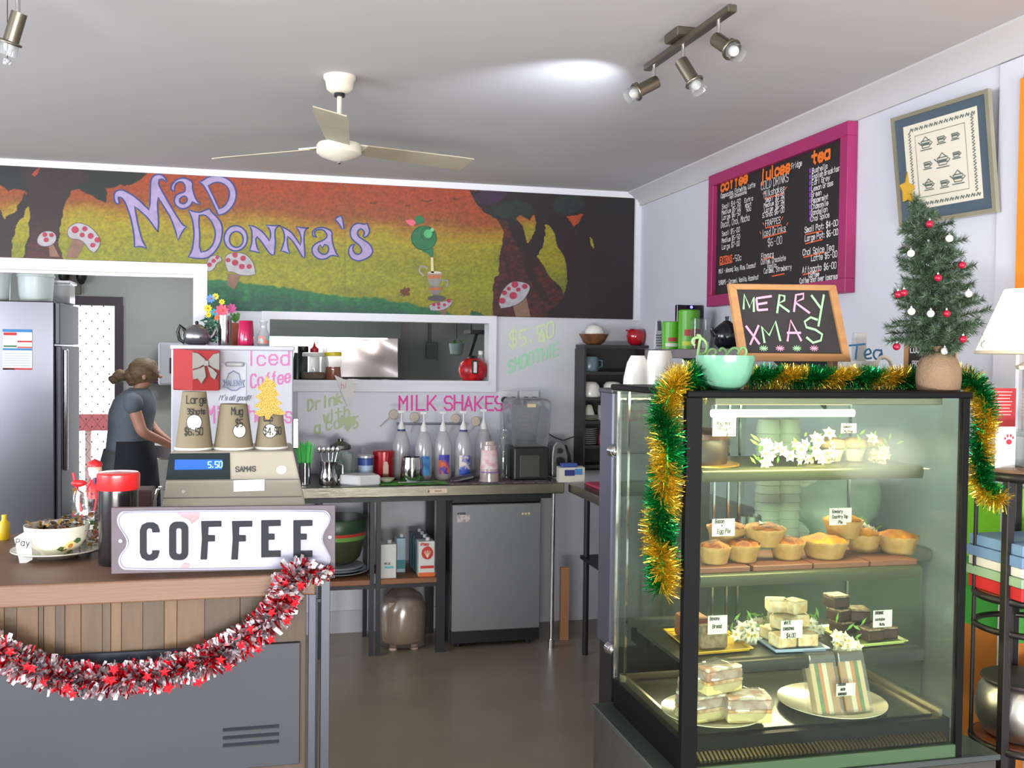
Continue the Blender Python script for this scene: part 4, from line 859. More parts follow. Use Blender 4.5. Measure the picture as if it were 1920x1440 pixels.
jar(624, 709, 5.98, SZ, [(15, 0), (17, 3), (17, 40), (14, 45)], [(15, 44), (16, 45), (16, 51), (14, 52)], CLEAR, mat('lid_yellow', (222, 206, 40), .4), mat('honey', (150, 76, 34), .3), 24, 'storage_jar', 'tall glass jar with a yellow lid and amber contents on the hatch sill')
t, x, k = base('sauce_bottle', 'sauce bottle with a red cone nozzle behind the white-lidded jar', 'bottle', 590, 706, 6.0, SZ)
t['_o'] = (x, 6.06, SZ); t.location.y = 6.06
MB().lathe((x, 6.06, SZ), [(10 * k, 0), (10 * k, 48 * k), (7 * k, 52 * k)], 16).build('bottle_body', CLOUDY, t, smooth=40)
MB().lathe((x, 6.06, SZ), [(8 * k, 51 * k), (8 * k, 58 * k), (3 * k, 62 * k), (1 * k, 71 * k)], 16).build('nozzle', RED, t, smooth=40)
lp(568, 706, 6.06, SZ, [(9, 0), (9, 48), (10, 49), (10, 61), (8, 62)], BLACK, 'jar', 'dark jar with a black lid left of the sauce bottle', 'jar')
lp(557, 706, 5.97, SZ, [(8, 0), (8, 36), (6, 46), (6, 50)], mat('dark_green_glass', (26, 40, 34), .15), 'bottle', 'small dark green bottle at the left end of the hatch sill', 'bottle')
lp(609, 706, 6.07, SZ, [(6, 0), (7, 30), (5, 44), (4, 60)], CLOUDY, 'squeeze_bottle', 'pale squeeze bottle between the two lidded jars', 'bottle')
# red apple-shaped canister and bottle at the right of the sill
t, x, k = base('red_canister', 'round red cool-drink canister with a white vertical window on the hatch sill', 'canister', 886, 714, 5.96, SZ)
MB().lathe((x, 5.96, SZ), [(18 * k, 0), (25 * k, 8 * k), (27 * k, 20 * k), (24 * k, 33 * k), (14 * k, 41 * k), (8 * k, 42 * k)], 24, sy=.8).build('body', mat('canister_red', (206, 28, 34), .3, c2=(150, 20, 30), scale=30, contrast=.2), t, smooth=60)
MB().lathe((x, 5.96, SZ), [(10 * k, 41 * k), (7 * k, 46 * k), (.001, 47 * k)], 16).build('lid', BLACK, t, smooth=60)
MB().box(x - 6 * k, x + 6 * k, 5.96 - 24 * k * .8 - .012, 5.96 - 16 * k, SZ + 13 * k, SZ + 38 * k).build('window_frame', BLACK, t, bevel=.003)
MB().box(x - 3 * k, x + 3 * k, 5.96 - 24 * k * .8 - .015, 5.96 - 17 * k, SZ + 15 * k, SZ + 35 * k).build('window', mat('lid_white'), t)
MB().lathe((x, 5.96, SZ), [(17 * k, 0), (18 * k, 2 * k), (15 * k, 3 * k)], 20, sy=.8).build('foot', mat('cream', (220, 206, 180), .5), t)
t, x, k = base('water_bottle', 'clear bottle with a white cap behind the red canister', 'bottle', 901, 712, 6.05, SZ)
MB().lathe((x, 6.05, SZ), [(9 * k, 0), (10 * k, 35 * k), (4 * k, 46 * k), (4 * k, 50 * k)], 16).build('bottle_body', CLOUDY, t, smooth=50)
MB().cyl((x, 6.05, SZ + 48 * k), (x, 6.05, SZ + 55 * k), 4.5 * k).build('cap', mat('lid_white'), t)
# paper pennant pinned under the hatch
mb = MB(); P = [aY(x, y, 5.862) for x, y in [(627, 703), (668, 722), (652, 765)]]
mb.prism(P, (0, -.002, 0)); pn = mb.build('paper_pennant', PAPER, None, fixn=True, loc=(P[0].x, 5.862, P[2].z), label='white triangular paper pennant hanging from the hatch sill', cat='paper')
mb = MB(); text(mb, 'hi', aY(640, 728, 5.858), XV, ZV, .03, .003, nrm=-YV); mb.build('scribble', mat('faded_pink_marker'), pn)
# ---------------------------------------------------------------- writing on the splash wall
def wl(x, y, d=.007): p = aY(x, y, YB - d); return Vector((p.x, YB - d - .0015, p.z))
w1 = thing('wall_writing', 'pink handwritten MILK SHAKES on the wall above the syrup bottles', 'writing', wl(747, 772))
mb = MB(); text(mb, 'MILK SHAKES', wl(749, 768), XV + ZV * -.01, ZV, .083, .0105, wr=.84, sp=1.15, nrm=-YV, jit=.22); mb.build('letters', PINK, w1)
LIM = mat('pale_lime_marker', (204, 220, 178), .7); GMK = mat('pale_green_marker', (160, 214, 178), .7)
w2 = thing('wall_writing', 'faded lime green writing on the wall left of the pink lettering', 'writing', wl(580, 820))
mb = MB()
for s, x, y in [('Drink', 578, 770), ('with', 606, 792), ('a cake', 590, 812), ('$5', 648, 806)]: text(mb, s, wl(x, y), XV + ZV * .22, ZV, .062, .012, wr=.7, nrm=-YV, jit=.3)
mb.build('letters', LIM, w2)
w3 = thing('wall_writing', 'faded lime and green SMOOTHIE lettering on the wall left of the dark shelves', 'writing', wl(950, 700, 0))
mb = MB(); text(mb, '$5.50', wl(955, 652, 0), XV + ZV * .25, ZV, .09, .013, wr=.7, nrm=-YV, jit=.3, mi=0); text(mb, 'SMOOTHIE', wl(952, 700, 0), XV + ZV * .36, ZV, .075, .011, wr=.62, sp=1.1, nrm=-YV, jit=.3, mi=1); text(mb, '&', wl(1010, 640, 0), XV, ZV, .08, .012, nrm=-YV, mi=0)
mb.build('letters', [LIM, GMK], w3)
# power points
for i, (px, lb) in enumerate([(952, 'white double power point with two black plugs, left of the blender top'), (992, 'white power point with black plug above the blender')]):
    c = aY(px, 745, YB); t = thing('power_point', lb, 'power point', (c.x, YB, c.z))
    MB().box(c.x - .06, c.x + .06, YB - .012, YB, c.z - .035, c.z + .04).build('plate', mat('lid_white'), t, bevel=.003)
    for dx in (-.025, .028): MB().cyl((c.x + dx, YB - .045, c.z - .015), (c.x + dx, YB - .012, c.z - .015), .02, n=14).build('plug', BLACK, t, smooth=40)
# cable sagging on the wall
mb = MB().tube([Vector((aY(x, y, YB - .01).x, YB - .01, aY(x, y, YB - .01).z)) for x, y in [(1026, 812), (1040, 820), (1056, 826), (1072, 820), (1084, 817)]], .003, n=6)
mb.build('power_cable', DARK, None, loc=tuple(aY(1056, 826, YB - .01)), label='thin dark cable sagging on the wall beside the blender', cat='cable', smooth=60)
# wooden spoons and rail
for i, (px, py, hx, hy) in enumerate([(738, 777, 713, 800), (777, 782, 770, 812), (854, 785, 842, 812), (892, 790, 878, 812)]):
    c = aY(px, py, YB - .02); e = aY(hx, hy, YB - .02)
    t = thing('wooden_spoon', ['leftmost round wooden spoon hung on the wall, its handle slanting down left', 'round wooden spoon on the wall behind the second syrup bottle', 'round wooden spoon on the wall behind the fourth syrup bottle', 'rightmost round wooden spoon on the wall, behind the fifth syrup bottle'][i], 'spoon', c, 'round wooden spoons on the wall')
    SPM = mat('pale_spoon_wood', (196, 184, 170), .6)
    MB().lathe((0, 0, 0), [(.001, 0), (.026, .001), (.029, .005), (.026, .009), (.001, .008)], 20).build('bowl', SPM, None)
    o = bpy.data.objects['bowl'] if 'bowl' in bpy.data.objects else None
    o = COL.objects[-1]; o.parent = t; o.rotation_euler = (pi / 2, 0, 0)
    MB().tube([c, e], [.005, .003], n=6).build('handle', SPM, t)
c0_, c1_ = aY(744, 795, YB - .03), aY(872, 795, YB - .03)
rl = thing('wall_rail', 'thin metal rail on the wall behind the syrup bottles', 'rail', c0_)
MB().cyl((c0_.x, YB - .03, c0_.z), (c1_.x, YB - .03, c0_.z), .006, n=8).build('bar', mat('rail_grey', (140, 140, 150), .4, metal=.6), rl, smooth=60)
for x in (c0_.x + .01, c1_.x - .01): MB().box(x - .008, x + .008, YB - .035, YB - .006, c0_.z - .008, c0_.z + .008).build('bracket', mat('rail_grey'), rl)
# ---------------------------------------------------------------- things on the steel bench
STM2 = mat('mirror_steel')
t, x, k = base('straw_cup', 'steel cup full of bright green straws on the bench beside the register', 'cup', 571, 915, 5.42, BZ)
MB().lathe((x, 5.42, BZ), [(10 * k, 0), (11 * k, 1 * k), (11 * k, 42 * k), (10 * k, 42 * k)], 20).build('cup', STM2, t, smooth=40)
mb = MB()
for i in range(46):
    a = R.uniform(0, 2 * pi); r0, r1 = R.uniform(0, 7), R.uniform(3, 20); mb.cyl((x + r0 * k * cos(a), 5.42 + r0 * k * sin(a), BZ + .02), (x + r1 * k * cos(a), 5.42 + r1 * .5 * k * sin(a), BZ + R.uniform(72, 84) * k), .0022, n=5)
mb.build('straws', mat('straw_green', (96, 222, 110), .4), t)['kind'] = 'stuff'
t, x, k = base('steel_jug', 'steel jug with utensils on the bench, right of the green straws', 'jug', 616, 915, 5.42, BZ)
MB().lathe((x, 5.42, BZ), [(16 * k, 0), (18 * k, 3 * k), (18 * k, 16 * k), (15 * k, 30 * k), (17 * k, 44 * k), (16 * k, 44 * k), (14 * k, 30 * k)], 24).build('jug_body', STM2, t, smooth=40)
MB().tube([(x + 16 * k, 5.42, BZ + 40 * k), (x + 26 * k, 5.42, BZ + 36 * k), (x + 26 * k, 5.42, BZ + 14 * k), (x + 18 * k, 5.42, BZ + 8 * k)], 2 * k, n=6).build('handle', CHROME, t, smooth=60)
for i in range(5):
    a = -1 + i * .5; u = MB().cyl((x + i * 2 * k - 4 * k, 5.42, BZ + .03), (x + a * 16 * k, 5.42, BZ + 62 * k), .003, n=6); u.ball((x + a * 17 * k, 5.42, BZ + 66 * k), 4 * k, 2 * k, 7 * k, 8, 6); u.build('utensil', CHROME, t, smooth=60)
t, x, k = base('glass_blender_jug', 'ribbed glass jar with a dark steel lid behind the bench utensils', 'jar', 638, 900, 5.7, BZ)
MB().lathe((x, 5.7, BZ), [(16 * k, 0), (22 * k, 10 * k), (24 * k, 40 * k), (18 * k, 55 * k)], 24).build('glass', CLEAR, t, smooth=40)
MB().lathe((x, 5.7, BZ), [(18 * k, 54 * k), (20 * k, 56 * k), (19 * k, 62 * k), (10 * k, 68 * k), (5 * k, 69 * k), (5 * k, 74 * k)], 24).build('lid', mat('dark_steel', (110, 112, 104), .3, metal=1), t, smooth=40)
for px, lb in ((655, 'clear plastic cup on the bench left of the blue tin'), (646, 'clear fluted glass on the bench behind the white box')):
    lp(px, 905, 5.5 if px > 650 else 5.6, BZ, [(8, 0), (9, 1), (18, 52), (17, 52), (8, 3)], CLEAR, 'drinking_glass', lb, 'glass', n=16)
t, x, k = base('food_tin', 'blue and white tin with a pale lid left of the red canister on the bench', 'tin', 685, 905, 5.55, BZ)
MB().lathe((x, 5.55, BZ), [(14 * k, 0), (14 * k, 30 * k), (14 * k, 42 * k), (16 * k, 44 * k), (16 * k, 48 * k), (14 * k, 49 * k)], 24, mis=[1, 0, 0, 2, 2]).build('tin', [mat('tin_blue', (52, 78, 150), .4), mat('tin_pale', (150, 178, 214), .4, c2=(210, 220, 230), scale=10), mat('tin_lid', (190, 190, 196), .3, metal=.5)], t, smooth=40)
t, x, k = base('bench_canister', 'red metal canister with a small clear window on the steel bench', 'canister', 719, 900, 5.6, BZ)
CRD = mat('canister_dark_red', (160, 22, 34), .3, metal=.2, coat=.3)
MB().lathe((x, 5.6, BZ), [(18 * k, 0), (19 * k, 2 * k), (19 * k, 44 * k)], 28).build('tin', CRD, t, smooth=40)
MB().lathe((x, 5.6, BZ), [(20.5 * k, 43 * k), (20.5 * k, 53 * k), (18 * k, 55 * k), (.001, 55 * k)], 28).build('lid', CRD, t, smooth=40)
MB().prism([(x + 2 * k + 5 * k * a, 5.6 - 19.6 * k, BZ + (8 + 28 * b) * k) for a, b in [(-1, 0), (1, 0), (1, .7), (.6, .95), (0, 1), (-.6, .95), (-1, .7)]], (0, .006, 0)).build('window', mat('window_brown', (150, 110, 84), .2), t, fixn=True)
c = aY(676, 912, 5.36); k = mpp(c)
MB().prism([(c.x - 38 * k, 5.40, BZ), (c.x - 4 * k, 5.33, BZ), (c.x + 38 * k, 5.36, BZ), (c.x + 30 * k, 5.47, BZ), (c.x - 34 * k, 5.5, BZ)], (0, 0, 19 * k)).build('takeaway_box', mat('foam_white', (206, 206, 206), .7), None, fixn=True, bevel=.008, loc=(c.x, 5.4, BZ), label='flat white takeaway box at the front edge of the steel bench', cat='box')
lp(725, 908, 5.42, BZ + .006, [(6, 0), (14, 6), (15, 8), (13, 7), (6, 2)], mat('cream_dish', (200, 196, 178), .4), 'small_dish', 'small cream dish on the green cloth, right of the white box', 'dish')
mb = MB(); p0, p1 = aY(714, 908, 5.36), aY(838, 908, 5.36)
vs = []; nx, ny = 24, 8
for j in range(ny + 1):
    for i in range(nx + 1):
        x = p0.x + (p1.x - p0.x) * i / nx; y = 5.32 + .17 * j / ny; vs.append((x, y + .01 * sin(i), BZ + .0035 + .0025 * abs(noise.noise(Vector((x * 12, y * 18, 0))))))
mb.add(vs, [(j * (nx + 1) + i, j * (nx + 1) + i + 1, (j + 1) * (nx + 1) + i + 1, (j + 1) * (nx + 1) + i) for j in range(ny) for i in range(nx)])
mb.add([v - Vector((0, 0, .0032)) for v in map(Vector, vs)], [(j * (nx + 1) + i, (j + 1) * (nx + 1) + i, (j + 1) * (nx + 1) + i + 1, j * (nx + 1) + i + 1) for j in range(ny) for i in range(nx)])
mb.build('bench_cloth', mat('green_cloth', (96, 170, 70), .9, c2=(80, 150, 62), scale=30), None, loc=(p0.x, 5.4, BZ), smooth=60, label='bright green cloth spread on the front of the steel bench', cat='cloth')
lp(772, 905, 5.44, BZ, [(20, 0), (22, 3), (20, 30), (18, 48), (17, 48), (19, 30)], STM2, 'milk_jug', 'steel milk jug in front of the syrup bottles on the bench', 'jug')
MB().box(*[aY(745, 905, 5.4).x, aY(822, 905, 5.4).x], 5.37, 5.385, BZ + .008, BZ + .013).build('butter_knife', CHROME, None, loc=tuple(aY(780, 905, 5.38)), bevel=.001, label='metal knife lying on the green cloth', cat='knife')
# five pump bottles
BN = ['leftmost clear syrup bottle with a blue collar and a white pump', 'syrup bottle with a blue label, second from the left', 'syrup bottle with an orange label and a white pump', 'syrup bottle half full of dark syrup with a white and blue label', 'rightmost syrup bottle with a white pump, behind the pink glass']
LC = [None, ((44, 110, 196), (80, 150, 214)), ((222, 96, 44), (60, 60, 160)), ((214, 206, 200), (36, 70, 170)), None]
HH = [(770, 902), (762, 902), (777, 902), (765, 902), (762, 902)]
for i, px in enumerate((752, 794, 830, 868, 906)):
    yb = 890 if i == 0 else 898
    Y = 5.62 if i in (0, 4) else 5.55
    t, x, k = base('syrup_bottle', BN[i], 'bottle', px, yb, Y, BZ, 'pump syrup bottles on the steel bench')
    bt = MB().lathe((x, Y, BZ), [(15 * k, 0), (16.5 * k, 2 * k), (16.5 * k, 60 * k), (15 * k, 72 * k), (9 * k, 88 * k), (5.5 * k, 92 * k)], 24).build('bottle_body', CLOUDY, t, smooth=50)
    hf = [34, 20, 24, 42, 40][i]; cf = [(70, 66, 70), (110, 90, 86), (130, 110, 104), (36, 28, 34), (120, 110, 112)][i]
    MB().lathe((x, Y, BZ), [(14.5 * k, 1 * k), (16 * k, 3 * k), (16 * k, hf * k), (.001, hf * k)], 24).build('syrup', mat('syrup_%d' % i, cf, .3), t, smooth=40)
    if i in (0, 3): MB().cyl((x, Y, BZ + 88 * k), (x, Y, BZ + 93 * k), 7.5 * k).build('collar', mat('collar_blue', (44, 52, 120), .5), t, smooth=40)
    MB().lathe((x, Y, BZ), [(6.5 * k, 90 * k), (6.5 * k, 98 * k), (3 * k, 106 * k), (1.5 * k, 110 * k), (1.5 * k, 124 * k)], 14).build('pump', mat('pump_white', (214, 214, 214), .4), t, smooth=50)
    MB().box(x - 7 * k, x + 5 * k, Y - 2.5 * k, Y + 2.5 * k, BZ + 123 * k, BZ + 128 * k).build('pump_head', mat('pump_white'), t, bevel=.002)
    if LC[i]:
        def arc(z0, z1, m, r=17, a0=-2.2, a1=-.95):
            mb = MB(); vs = []
            for j in (0, 1):
                for q in range(9): a = a0 + (a1 - a0) * q / 8; vs.append((x + r * k * cos(a), Y + r * k * sin(a), BZ + (z0, z1)[j] * k))
            mb.add(vs, [(q, q + 1, 9 + q + 1, 9 + q) for q in range(8)]); return mb.build('paper_label', m, t, smooth=60)
        arc(12, 46, mat('lab_a%d' % i, LC[i][0], .5, c2=LC[i][1], scale=30, contrast=.15)); arc(38 if i == 2 else 10, 48 if i == 2 else 20, mat('lab_b%d' % i, LC[i][1], .5), r=17.3)
# black wrapped thing, pink glass, tall jars
c = aY(868, 893, 5.42); k = mpp(c)
mb = MB(); mb.M = Matrix.Translation((c.x, 5.42, BZ + .02)) @ Matrix.Rotation(radians(-14), 4, 'Y') @ Matrix.Rotation(radians(-12), 4, 'Z')
mb.box(-24 * k, 24 * k, -.03, .03, -.014, .014); mb.build('black_pouch', mat('black_vinyl', (30, 28, 34), .35), None, bevel=.01, seg=2, loc=(c.x, 5.42, BZ), label='black vinyl pouch leaning at the foot of the dark syrup bottle', cat='pouch')
t, x, k = base('measuring_cup', 'tall clear plastic cup with faded pink print on the bench', 'cup', 917, 905, 5.42, BZ)
MB().lathe((x, 5.42, BZ), [(19 * k, 0), (19 * k, 1 * k), (14 * k, 68 * k), (11 * k, 69 * k), (10 * k, 76 * k), (9 * k, 76 * k)], 24).build('cup', glass('pinkish_plastic', (240, 226, 224), .5, (214, 196, 192), gl=.08), t, smooth=40)
MB().lathe((x, 5.42, BZ), [(17.5 * k, 20 * k), (15.2 * k, 60 * k)], 24).build('print', mat('pink_print', (206, 160, 164), .6, c2=(214, 200, 196), scale=26, contrast=.15), t, smooth=40)
MB().lathe((x, 5.42, BZ), [(19.1 * k, 18 * k), (17.8 * k, 20 * k)], 24).build('line_print', mat('violet_print', (120, 100, 160), .6), t)
for i, (px, Y, lb) in enumerate([(943, 5.5, 'tall clear glass jar standing left of the blender'), (951, 5.7, 'tall clear glass jar touching the blender, behind the other')]):
    lp(px, 893, Y, BZ, [(12, 0), (13, 2), (13, 66), (9, 76), (9, 84), (11, 86), (11, 94)], CLEAR, 'tall_glass_jar', lb, 'jar')
# speckled mat
p0, p1 = aY(838, 905, 5.36), aY(1030, 905, 5.36)
MB().box(p0.x, p1.x, 5.33, 5.80, BZ, BZ + .003).build('bench_mat', mat('speckled_mat', (60, 50, 58), .8, c2=(130, 116, 116), scale=60, contrast=.15), None, loc=(p0.x, 5.33, BZ), label='dark speckled mat under the blender on the bench', cat='mat')
# blender with sound cover
t, x, k = base('blender', 'commercial blender with a clear sound cover on a black base', 'blender', 989, 905, 5.5, BZ)
MB().box(x - 34 * k, x + 34 * k, 5.42, 5.66, BZ + .003, BZ + 62 * k).build('motor_base', BLACK, t, bevel=.012, seg=3)
MB().box(x - 22 * k, x + 16 * k, 5.41, 5.43, BZ + .02, BZ + 48 * k).build('control_panel', mat('panel_grey', (60, 62, 58), .4), t, bevel=.004)
MB().prism([(x + a * k, 5.43, BZ + b * k) for a, b in [(-33, 62), (33, 62), (37, 100), (39, 130), (38, 146), (33, 151), (-33, 151), (-38, 146), (-39, 130), (-37, 100)]], (0, .22, 0)).build('sound_cover', glass('smoky_cover', (206, 206, 212), .12, gl=.12), t, fixn=True, bevel=.012, seg=2)
MB().lathe((x, 5.54, BZ), [(17 * k, 64 * k), (18 * k, 70 * k), (27 * k, 132 * k), (28 * k, 140 * k)], 20).build('blender_jug', glass('jug_plastic', (220, 220, 220), .2), t, smooth=40)
MB().lathe((x, 5.54, BZ), [(18 * k, 62 * k), (20 * k, 66 * k), (18 * k, 80 * k), (10 * k, 88 * k)], 20).build('blade_hub', DARK, t, smooth=40)
MB().box(x - 8 * k, x + 8 * k, 5.425, 5.43, BZ + 136 * k, BZ + 142 * k).build('cover_label', mat('gold_label', (206, 190, 150), .5), t)
for i in range(3): MB().box(x - 16 * k, x + 10 * k, 5.53, 5.55, BZ + (100 + 8 * i) * k, BZ + (102 + 8 * i) * k).build('jug_mark', mat('gold_label'), t)
# can opener shaped appliance and box of gloves
t, x, k = base('electric_can_opener', 'grey rounded appliance with black knobs right of the blender', 'appliance', 1046, 900, 5.6, BZ)
MB().prism([(x + a * k, 5.56, BZ + b * k) for a, b in [(-16, 0), (14, 0), (15, 40), (10, 58), (2, 66), (-8, 66), (-14, 58), (-16, 40)]], (0, .12, 0)).build('body', mat('appliance_silver', (130, 130, 132), .35, metal=.6), t, fixn=True, bevel=.008, seg=2)
for a, b, r in [(-2, 50, 5), (-1, 30, 8)]: MB().cyl((x + a * k, 5.53, BZ + b * k), (x + a * k, 5.56, BZ + b * k), r * k, n=16).build('knob', BLACK, t, smooth=40)
MB().prism([(x + a * k, 5.6, BZ + b * k) for a, b in [(15, 20), (28, 16), (24, 40), (17, 58)]], (0, .05, 0)).build('side_cover', BLACK, t, fixn=True)
t, x, k = base('tissue_box', 'cream cardboard box with a blue label at the right end of the bench', 'box', 1070, 905, 5.36, BZ)
MB().prism([(x - 26 * k, 5.33, BZ), (x + 24 * k, 5.33, BZ), (x + 28 * k, 5.42, BZ), (x - 22 * k, 5.42, BZ)], (0, 0, 27 * k)).build('carton', mat('cream_card', (208, 204, 190), .7), t, fixn=True)
MB().box(x - 15 * k, x + 4 * k, 5.326, 5.331, BZ + 12 * k, BZ + 23 * k).build('navy_label', mat('navy_print', (44, 50, 120), .6), t)
MB().box(x + 5 * k, x + 19 * k, 5.326, 5.331, BZ + 14 * k, BZ + 25 * k).build('blue_label', mat('sky_print', (70, 130, 190), .6), t)
MB().box(x - 18 * k, x + 12 * k, 5.35, 5.4, BZ + 27 * k, BZ + 34 * k).build('blue_card', mat('tin_blue'), t, bevel=.003)
MB().box(1.70, 2.0, 5.0, 5.24, BZ, BZ + .012).build('pink_folder', mat('pink_cover', (176, 60, 90), .6), None, loc=(1.8, 5.1, BZ), label='flat pink folder on the shadowed side bench', cat='folder')
# ---------------------------------------------------------------- under the bench: steel and timber shelf unit
SHZ = .415
su = thing('under_bench_shelf', 'black metal frame shelf with timber boards under the steel bench', 'shelf', (.45, 5.6, 0))
MB().box(aY(590, 1075, 5.42).x, aY(694, 1075, 5.42).x, 5.40, 5.8, SHZ - .028, SHZ).build('board', WOOD, su, bevel=.002)
MB().box(aY(713, 1075, 5.42).x, aY(818, 1075, 5.42).x, 5.40, 5.8, SHZ - .028, SHZ).build('board', WOOD, su, bevel=.002)
for px in (600, 697, 709, 822, 830):
    x = aY(px, 1075, 5.41).x
    for y in (5.41, 5.79):
        xx = x if y < 5.5 else x
        MB().box(xx - .012, xx + .012, y - .012, y + .012, 0, BZ - .06).build('post', DARK, su)
x0, x1 = aY(590, 1075, 5.42).x, aY(830, 1075, 5.42).x
MB().box(x0, x1, 5.405, 5.425, SHZ - .05, SHZ - .028).build('front_bar', DARK, su)
MB().box(x0, x1, 5.78, 5.80, SHZ - .05, SHZ - .028).build('rear_bar', DARK, su)
# big green and red bowl
t, x, k = base('large_bowl', 'large dark green bowl with a red stripe on the timber shelf', 'bowl', 630, 1050, 5.6, SHZ)
k *= .97
MB().lathe((x, 5.6, SHZ), [(34 * k, 22 * k), (46 * k, 34 * k), (56 * k, 70 * k), (58 * k, 78 * k), (60 * k, 84 * k), (62 * k, 108 * k), (60 * k, 110 * k), (56 * k, 78 * k), (30 * k, 26 * k)], 40, mis=[0, 0, 1, 2, 3, 3, 4, 4]).build('bowl_body', [mat('olive_glaze', (64, 70, 48), .35), mat('lime_line', (110, 160, 80), .4), mat('red_line', (190, 60, 46), .4), mat('green_glaze', (48, 72, 50), .35), mat('bowl_inside', (36, 46, 34), .4)], t, smooth=60)
for i in range(3):
    lp(632, 1062, 5.6, SHZ + i * .014 + .001, [(30, 0), (40 + 3 * i, 2), (58 - i * 4, 7), (57 - i * 4, 8), (38, 4)], mat('grey_plate', (150, 154, 158), .25), 'oval_plate', ['bottom oval plate of three under the large green bowl', 'middle oval plate of three under the large green bowl', 'top oval plate directly beneath the large green bowl'][i], 'plate', group='plates under the large bowl', n=32)
# cartons
def carton(px0, px1, pt, pb, Y, dY, label, m, extra=None, gable=False, z=SHZ):
    a, b = aY(px0, pb, Y), aY(px1, pb, Y); k = mpp(a); h = (pb - pt) * k
    t = thing('drink_carton', label, 'carton', ((a.x + b.x) / 2, Y, z), 'drink cartons on the timber shelf')
    MB().box(a.x, b.x, Y, Y + dY, z, z + h).build('carton_body', m, t, bevel=.002)
    if gable: MB().cyl(((a.x + b.x) / 2 + .01, Y + dY / 2, z + h), ((a.x + b.x) / 2 + .01, Y + dY / 2, z + h + .018), .012).build('cap', mat('carton_cap', (190, 190, 196), .4), t)
    return t, a.x, b.x, Y, z, h
CW = mat('carton_white', (206, 206, 202), .5)
t, a, b, Y, z, h = carton(714, 743, 1000, 1064, 5.42, .09, 'white drink carton with a thin teal band, front left of the timber shelf', CW, gable=True)
MB().box(a + .02, b - .015, Y - .002, Y, z + .055, z + .067).build('teal_band', mat('teal_band', (90, 180, 186), .5), t)
mb = MB(); text(mb, 'MILK', (a + .02, Y - .003, z + .075), XV, ZV, .012, .002, nrm=-YV); mb.build('print', INK, t)
t, a, b, Y, z, h = carton(744, 760, 984, 1048, 5.56, .09, 'pale blue and white carton behind the white drink carton', mat('carton_pale_blue', (160, 190, 200), .5), gable=True)
MB().box(a, b, Y - .002, Y, z + .02, z + .07).build('teal_band', mat('teal_deep', (50, 130, 140), .5), t)
for j in range(4):
    t, a, b, Y, z, h = carton(785 - j * 5, 815 - j * 5, 996, 1062, 5.43 + j * .078, .074, ['orange and white carton with a red tree badge, frontmost of its row', 'carton directly behind the frontmost carton of the right row', 'third carton from the front in the right row', 'rearmost carton of the right row on the timber shelf'][j], mat('carton_olive', (70, 90, 96), .5) if j else CW, gable=True)
    if j == 0:
        xc = (a + b) / 2
        MB().box(a, b, Y - .002, Y, z, z + .022).build('orange_base', mat('orange_print', (214, 100, 40), .5), t); MB().box(a + .01, b - .005, Y - .002, Y, z + .045, z + .06).build('red_strip', mat('print_red2', (190, 50, 44), .6), t)
        mb = MB(); mb.prism(circ((xc + .003, Y - .002, z + .13), .032, 20, 'y', .036), (0, .002, 0)); mb.build('badge', mat('print_red2'), t, fixn=True)
        mb = MB(); text(mb, 'vitasoy', (a + .008, Y - .003, z + .172), XV, ZV, .016, .003, wr=.5, sp=.7, nrm=-YV, mi=0)
        for ang in (-50, -25, 0, 25, 50): mb.cyl((xc + .003, Y - .0035, z + .105), (xc + .003 + .024 * sin(radians(ang)), Y - .0035, z + .125 + .02 * cos(radians(ang))), .0022, n=4, mi=1)
        mb.build('print', [mat('print_red2'), mat('cream', (220, 206, 180), .5)], t)
    else: MB().box(a - .001, a, Y + .01, Y + .06, z + .01, z + h - .01).build('side_print', mat('teal_deep'), t)
# bag under the shelf
t, x, k = base('flour_bag', 'clear plastic bag over a beige sack on the floor under the shelf', 'bag', 757, 1190, 5.5, 0)
mb = MB(); rs = [(24, 3, 40), (38, 8, 44), (41, 40, 42), (39, 70, 38), (34, 84, 30)]
mb.lathe((x, 5.55, 0), [(.001, 8 * k)] + [(r * k, (h + 6) * k) for r, h, _ in rs] + [(.001, 88 * k)], 24, sy=.8)
for i, v in enumerate(mb.v): mb.v[i] = v + Vector((1, 1, .4)) * .012 * noise.noise(v * 9)
mb.build('sack', mat('beige_sack', (214, 194, 174), .8, c2=(196, 174, 156), scale=8, bump=.3), t, smooth=80)
mb = MB().lathe((x, 5.55, 0), [(.001, 3 * k), (44 * k, 5 * k), (46 * k, 40 * k), (45 * k, 74 * k), (36 * k, 98 * k), (18 * k, 112 * k), (6 * k, 116 * k)], 30, sy=.8)
for i, v in enumerate(mb.v): mb.v[i] = v + Vector((1, 1, .3)) * .02 * noise.noise(v * 14)
mb.build('plastic_wrap', glass('bag_plastic', (226, 220, 214), .22, (170, 160, 152), gl=.14, rough=.2), t, smooth=80)
for s in (-1, 1): MB().cyl((x + s * 20 * k, 5.5, 0), (x + s * 20 * k, 5.5, .028), .022, .018, 12).build('foot', mat('beige_sack'), t)
